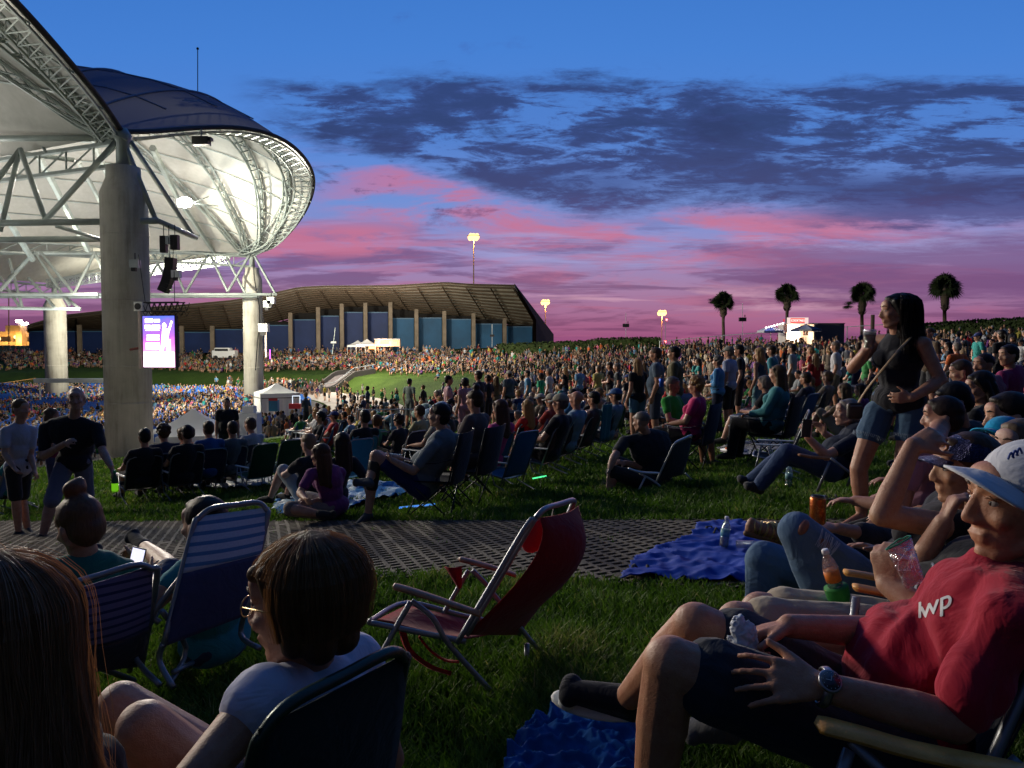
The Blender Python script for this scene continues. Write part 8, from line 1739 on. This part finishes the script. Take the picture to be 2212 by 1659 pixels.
# concourse walkers and a thick knot by the small tent
for k in range(420):
    a = R_.uniform(-.75, 1.1); rr = R_.uniform(55, 61); x = CX + rr * math.cos(a); y = CY + rr * math.sin(a)
    if y < 25: continue
    d = math.hypot(x, y)
    uu = proj(x, y, -5)[0]
    if uu < 570 and d < 75: continue
    if (uu > 700 or uu < 570) and R_.random() < .8: continue
    if uu > 860: continue
    if free(x, y, .4): p = rnd_person(x, y, .06, True, R_); (near if d < 40 else mass).append((d, p, proj(x, y, 0)[0]))
# seated audience in the bowl
for i in range(46):
    r = 6 + i * 1.03
    na = int(2 * PI * r / .62)
    for k in range(na):
        a = 2 * PI * k / na
        x = CX + r * math.cos(a); y = CY + r * math.sin(a)
        if y < 12: continue
        q = proj(x, y, gz(x, y))
        if q is None or q[0] < -30 or q[0] > 1000: continue
        if noise.noise(V((x * .12, y * .12, 5))) > .30 and R_.random() < .9: continue
        if R_.random() < .28: continue
        p = rnd_person(x, y, .08, False, R_)
        mass.append((math.hypot(x, y), p, q[0]))
N_HAND = sum(1 for o in bpy.data.objects if o.type == 'EMPTY' and o.name.startswith('person') and o.parent is None and o.location.z > -40)
near.sort(key=lambda q: q[0]); keepn = max(0, 296 - N_HAND)
ind, rest = near[:keepn], near[keepn:]
print('crowd: hand', N_HAND, 'near', len(near), 'ind', len(ind), 'mass', len(mass) + len(rest))
crowd_mesh('crowd', [q[1] for q in rest + mass], 'dense crowd of concertgoers filling the lawn slope and the seats below')
# individuals from the prototypes
KEYS_SIT = [('sit', 0, False, 'short', .5, .95, False, 1.0), ('sit', 1, True, 'long', .5, .9, False, 1.0), ('sit', 0, False, 'short', .5, .95, True, 1.15), ('ground', 0, True, 'long', .5, .9, False, 1.0), ('ground', 1, False, 'short', .5, .95, False, 1.0), ('high', 0, False, 'short', .5, .95, False, 1.15), ('sit', 1, True, 'bob', .45, .9, False, 1.05), ('sit', 0, True, 'curly', .5, 1.9, False, 1.05)]
KEYS_STD = [('stand', 0, False, 'short', .5, 1.95, False, 1.05), ('stand', 1, True, 'long', .3, .5, False, 1.0), ('stand', 2, False, 'short', .5, .95, True, 1.1), ('stand', 3, True, 'pony', .5, 1.95, False, 1.0), ('stand', 4, False, 'short', .5, .95, False, 1.0), ('stand', 1, False, 'buzz', .5, .95, False, 1.2)]
HAIRW = {'short': 'short hair', 'long': 'long hair', 'bob': 'bobbed hair', 'curly': 'curly hair', 'pony': 'a ponytail', 'buzz': 'cropped hair'}
POSW = {'sit': 'in a low chair', 'ground': 'on the grass', 'high': 'in a camp chair', 'stand': 'standing'}
def zone(u, d, r):
    if r < 62.5: return 'on the concourse'
    if u < 560: return 'before the columns'
    if u < 900: return 'before the bright bank'
    if u < 1250: return 'mid lawn'
    if u < 1500: return 'behind the standers'
    if u < 1800: return 'below cocktails stand'
    return 'right of lawn'
recs = []
CH = {}
for d, p, u in ind:
    st = p[5]; key = R_.choice(KEYS_STD if st else KEYS_SIT); shn, shc = R_.choice(SHIRTS); hn, hc_ = R_.choice(HAIRS); k = R_.uniform(.75, 1.1)
    cols_ = dict(skin=R_.choice(SKINS), shirt=tuple(q * k for q in shc), hair=hc_, pants=R_.choice(PANTS), hat=R_.choice([(.4, .4, .38), (.04, .06, .2), (.02, .02, .02)]))
    r = math.hypot(p[0] - CX, p[1] - CY)
    lab = '%s shirt with %s %s, %s %s' % (shn, hn, HAIRW[key[3]] if not key[6] else 'hair under a cap', POSW[key[0]], zone(u, d, r))
    recs.append([lab, u, key, p, cols_, d])
from collections import defaultdict
bylab = defaultdict(list)
for q in recs: bylab[q[0]].append(q)
ORD = ['leftmost', 'second from the left', 'third from the left', 'fourth from the left', 'fifth from the left', 'sixth from the left', 'seventh from the left', 'eighth from the left']
for lab, L in bylab.items():
    if len(L) > 1:
        L.sort(key=lambda q: q[1])
        for k, q in enumerate(L): q[0] = ORD[min(k, 7)] + ' ' + q[0]
for lab, u, key, p, cols_, d in recs:
    lab = lab.replace(' with ', ', ').replace('from the left', 'from left'); short = lab
    place_person(key, (p[0], p[1], p[2]), p[3], lab, cols_, p[4], group='people on the lawn')
    if key[0] in ('sit', 'high') and d < 45:
        kk = key[0]
        if kk not in CH:
            CH[kk] = lawn_chair('x', (0, 0, 0), 0, (.03, .04, .1), back=.60) if kk == 'sit' else camp_chair('x', (0, 0, 0), 0, (.03, .04, .1)); c_ = CH[kk]
        else: c_ = copy_tree(CH[kk])
        cn, cc_ = R_.choice([('navy', (.015, .02, .07)), ('black', (.012, .012, .014)), ('blue', (.03, .13, .35)), ('green', (.02, .12, .05)), ('striped blue', (.12, .2, .4)), ('grey', (.1, .1, .12))])
        c_.location = (p[0], p[1], p[2]); c_.rotation_euler = (0, 0, p[3]); c_.scale = (p[4],) * 3
        c_['label'] = '%s folding chair under the %s' % (cn, lab.split(' ', 1)[0] + ' ' + lab.split(' ', 1)[1][:60].rsplit(' ', 1)[0]); c_['label'] = ' '.join(c_['label'].replace(',', '').split()[:16]); c_['group'] = 'folding chairs on the lawn'; c_['category'] = 'chair'
        for ch_ in KIDS[c_.name]:
            if 'fabric' in ch_.name or 'armrest' in ch_.name: col(ch_, cc_)
# unused prototypes leave the scene
for k, (r_, used) in list(PROTO.items()):
    if not used:
        for ch_ in KIDS.get(r_.name, []):
            for g_ in KIDS.get(ch_.name, []): bpy.data.objects.remove(g_)
            bpy.data.objects.remove(ch_)
        bpy.data.objects.remove(r_)
# blue seats of the bowl: the patches left empty show them
seat = MB(); seat.box((0, 0, .42), (.44, .42, .05)).box((0, -.2, .66), (.44, .05, .42)).box((0, -.02, .2), (.06, .3, .4))
M_SEAT = mat('seat_blue', (.03, .13, .48), .5, 0, .4, .1, 2); sm_ = seat.mesh('stadium_seat', M_SEAT); SV = np.array(seat.v); SF = seat.f
spots = []
for i in range(46):
    r = 6 + i * 1.03; na = int(2 * PI * r / .62)
    for k in range(na):
        a = 2 * PI * k / na; x = CX + r * math.cos(a); y = CY + r * math.sin(a)
        if y < 12: continue
        q = proj(x, y, gz(x, y))
        if q is None or q[0] < -30 or q[0] > 1000: continue
        if noise.noise(V((x * .12, y * .12, 5))) > .22 or R_.random() < .3: spots.append((noise.noise(V((x * .12, y * .12, 5))) < .3, math.hypot(x, y), x, y, gz(x, y) + .08, math.atan2(CY - y, CX - x) - PI / 2, q[0]))
spots.sort()
SL = ['beside the big concrete column', 'below the video screen', 'beyond the white tents', 'at the far left']
for k, (_, d, x, y, z, yaw, u) in enumerate(spots[:240]):
    o = bpy.data.objects.new('stadium_seat', sm_); o.location = (x, y, z); o.rotation_euler = (0, 0, yaw); link(o)
    tag(o, 'empty blue seat in a patch of the bowl left free by the crowd', 'seat', 'empty blue seats in the bowl')
mb = MB()
for (_, d, x, y, z, yaw, u) in spots[240:]:
    c, s = math.cos(yaw), math.sin(yaw); mb.add([(x + p[0] * c - p[1] * s, y + p[0] * s + p[1] * c, z + p[2]) for p in SV], SF)
tag(mb.build('stadium_seats', M_SEAT), 'rows of blue seats under and between the seated audience', 'seats', kind='stuff')
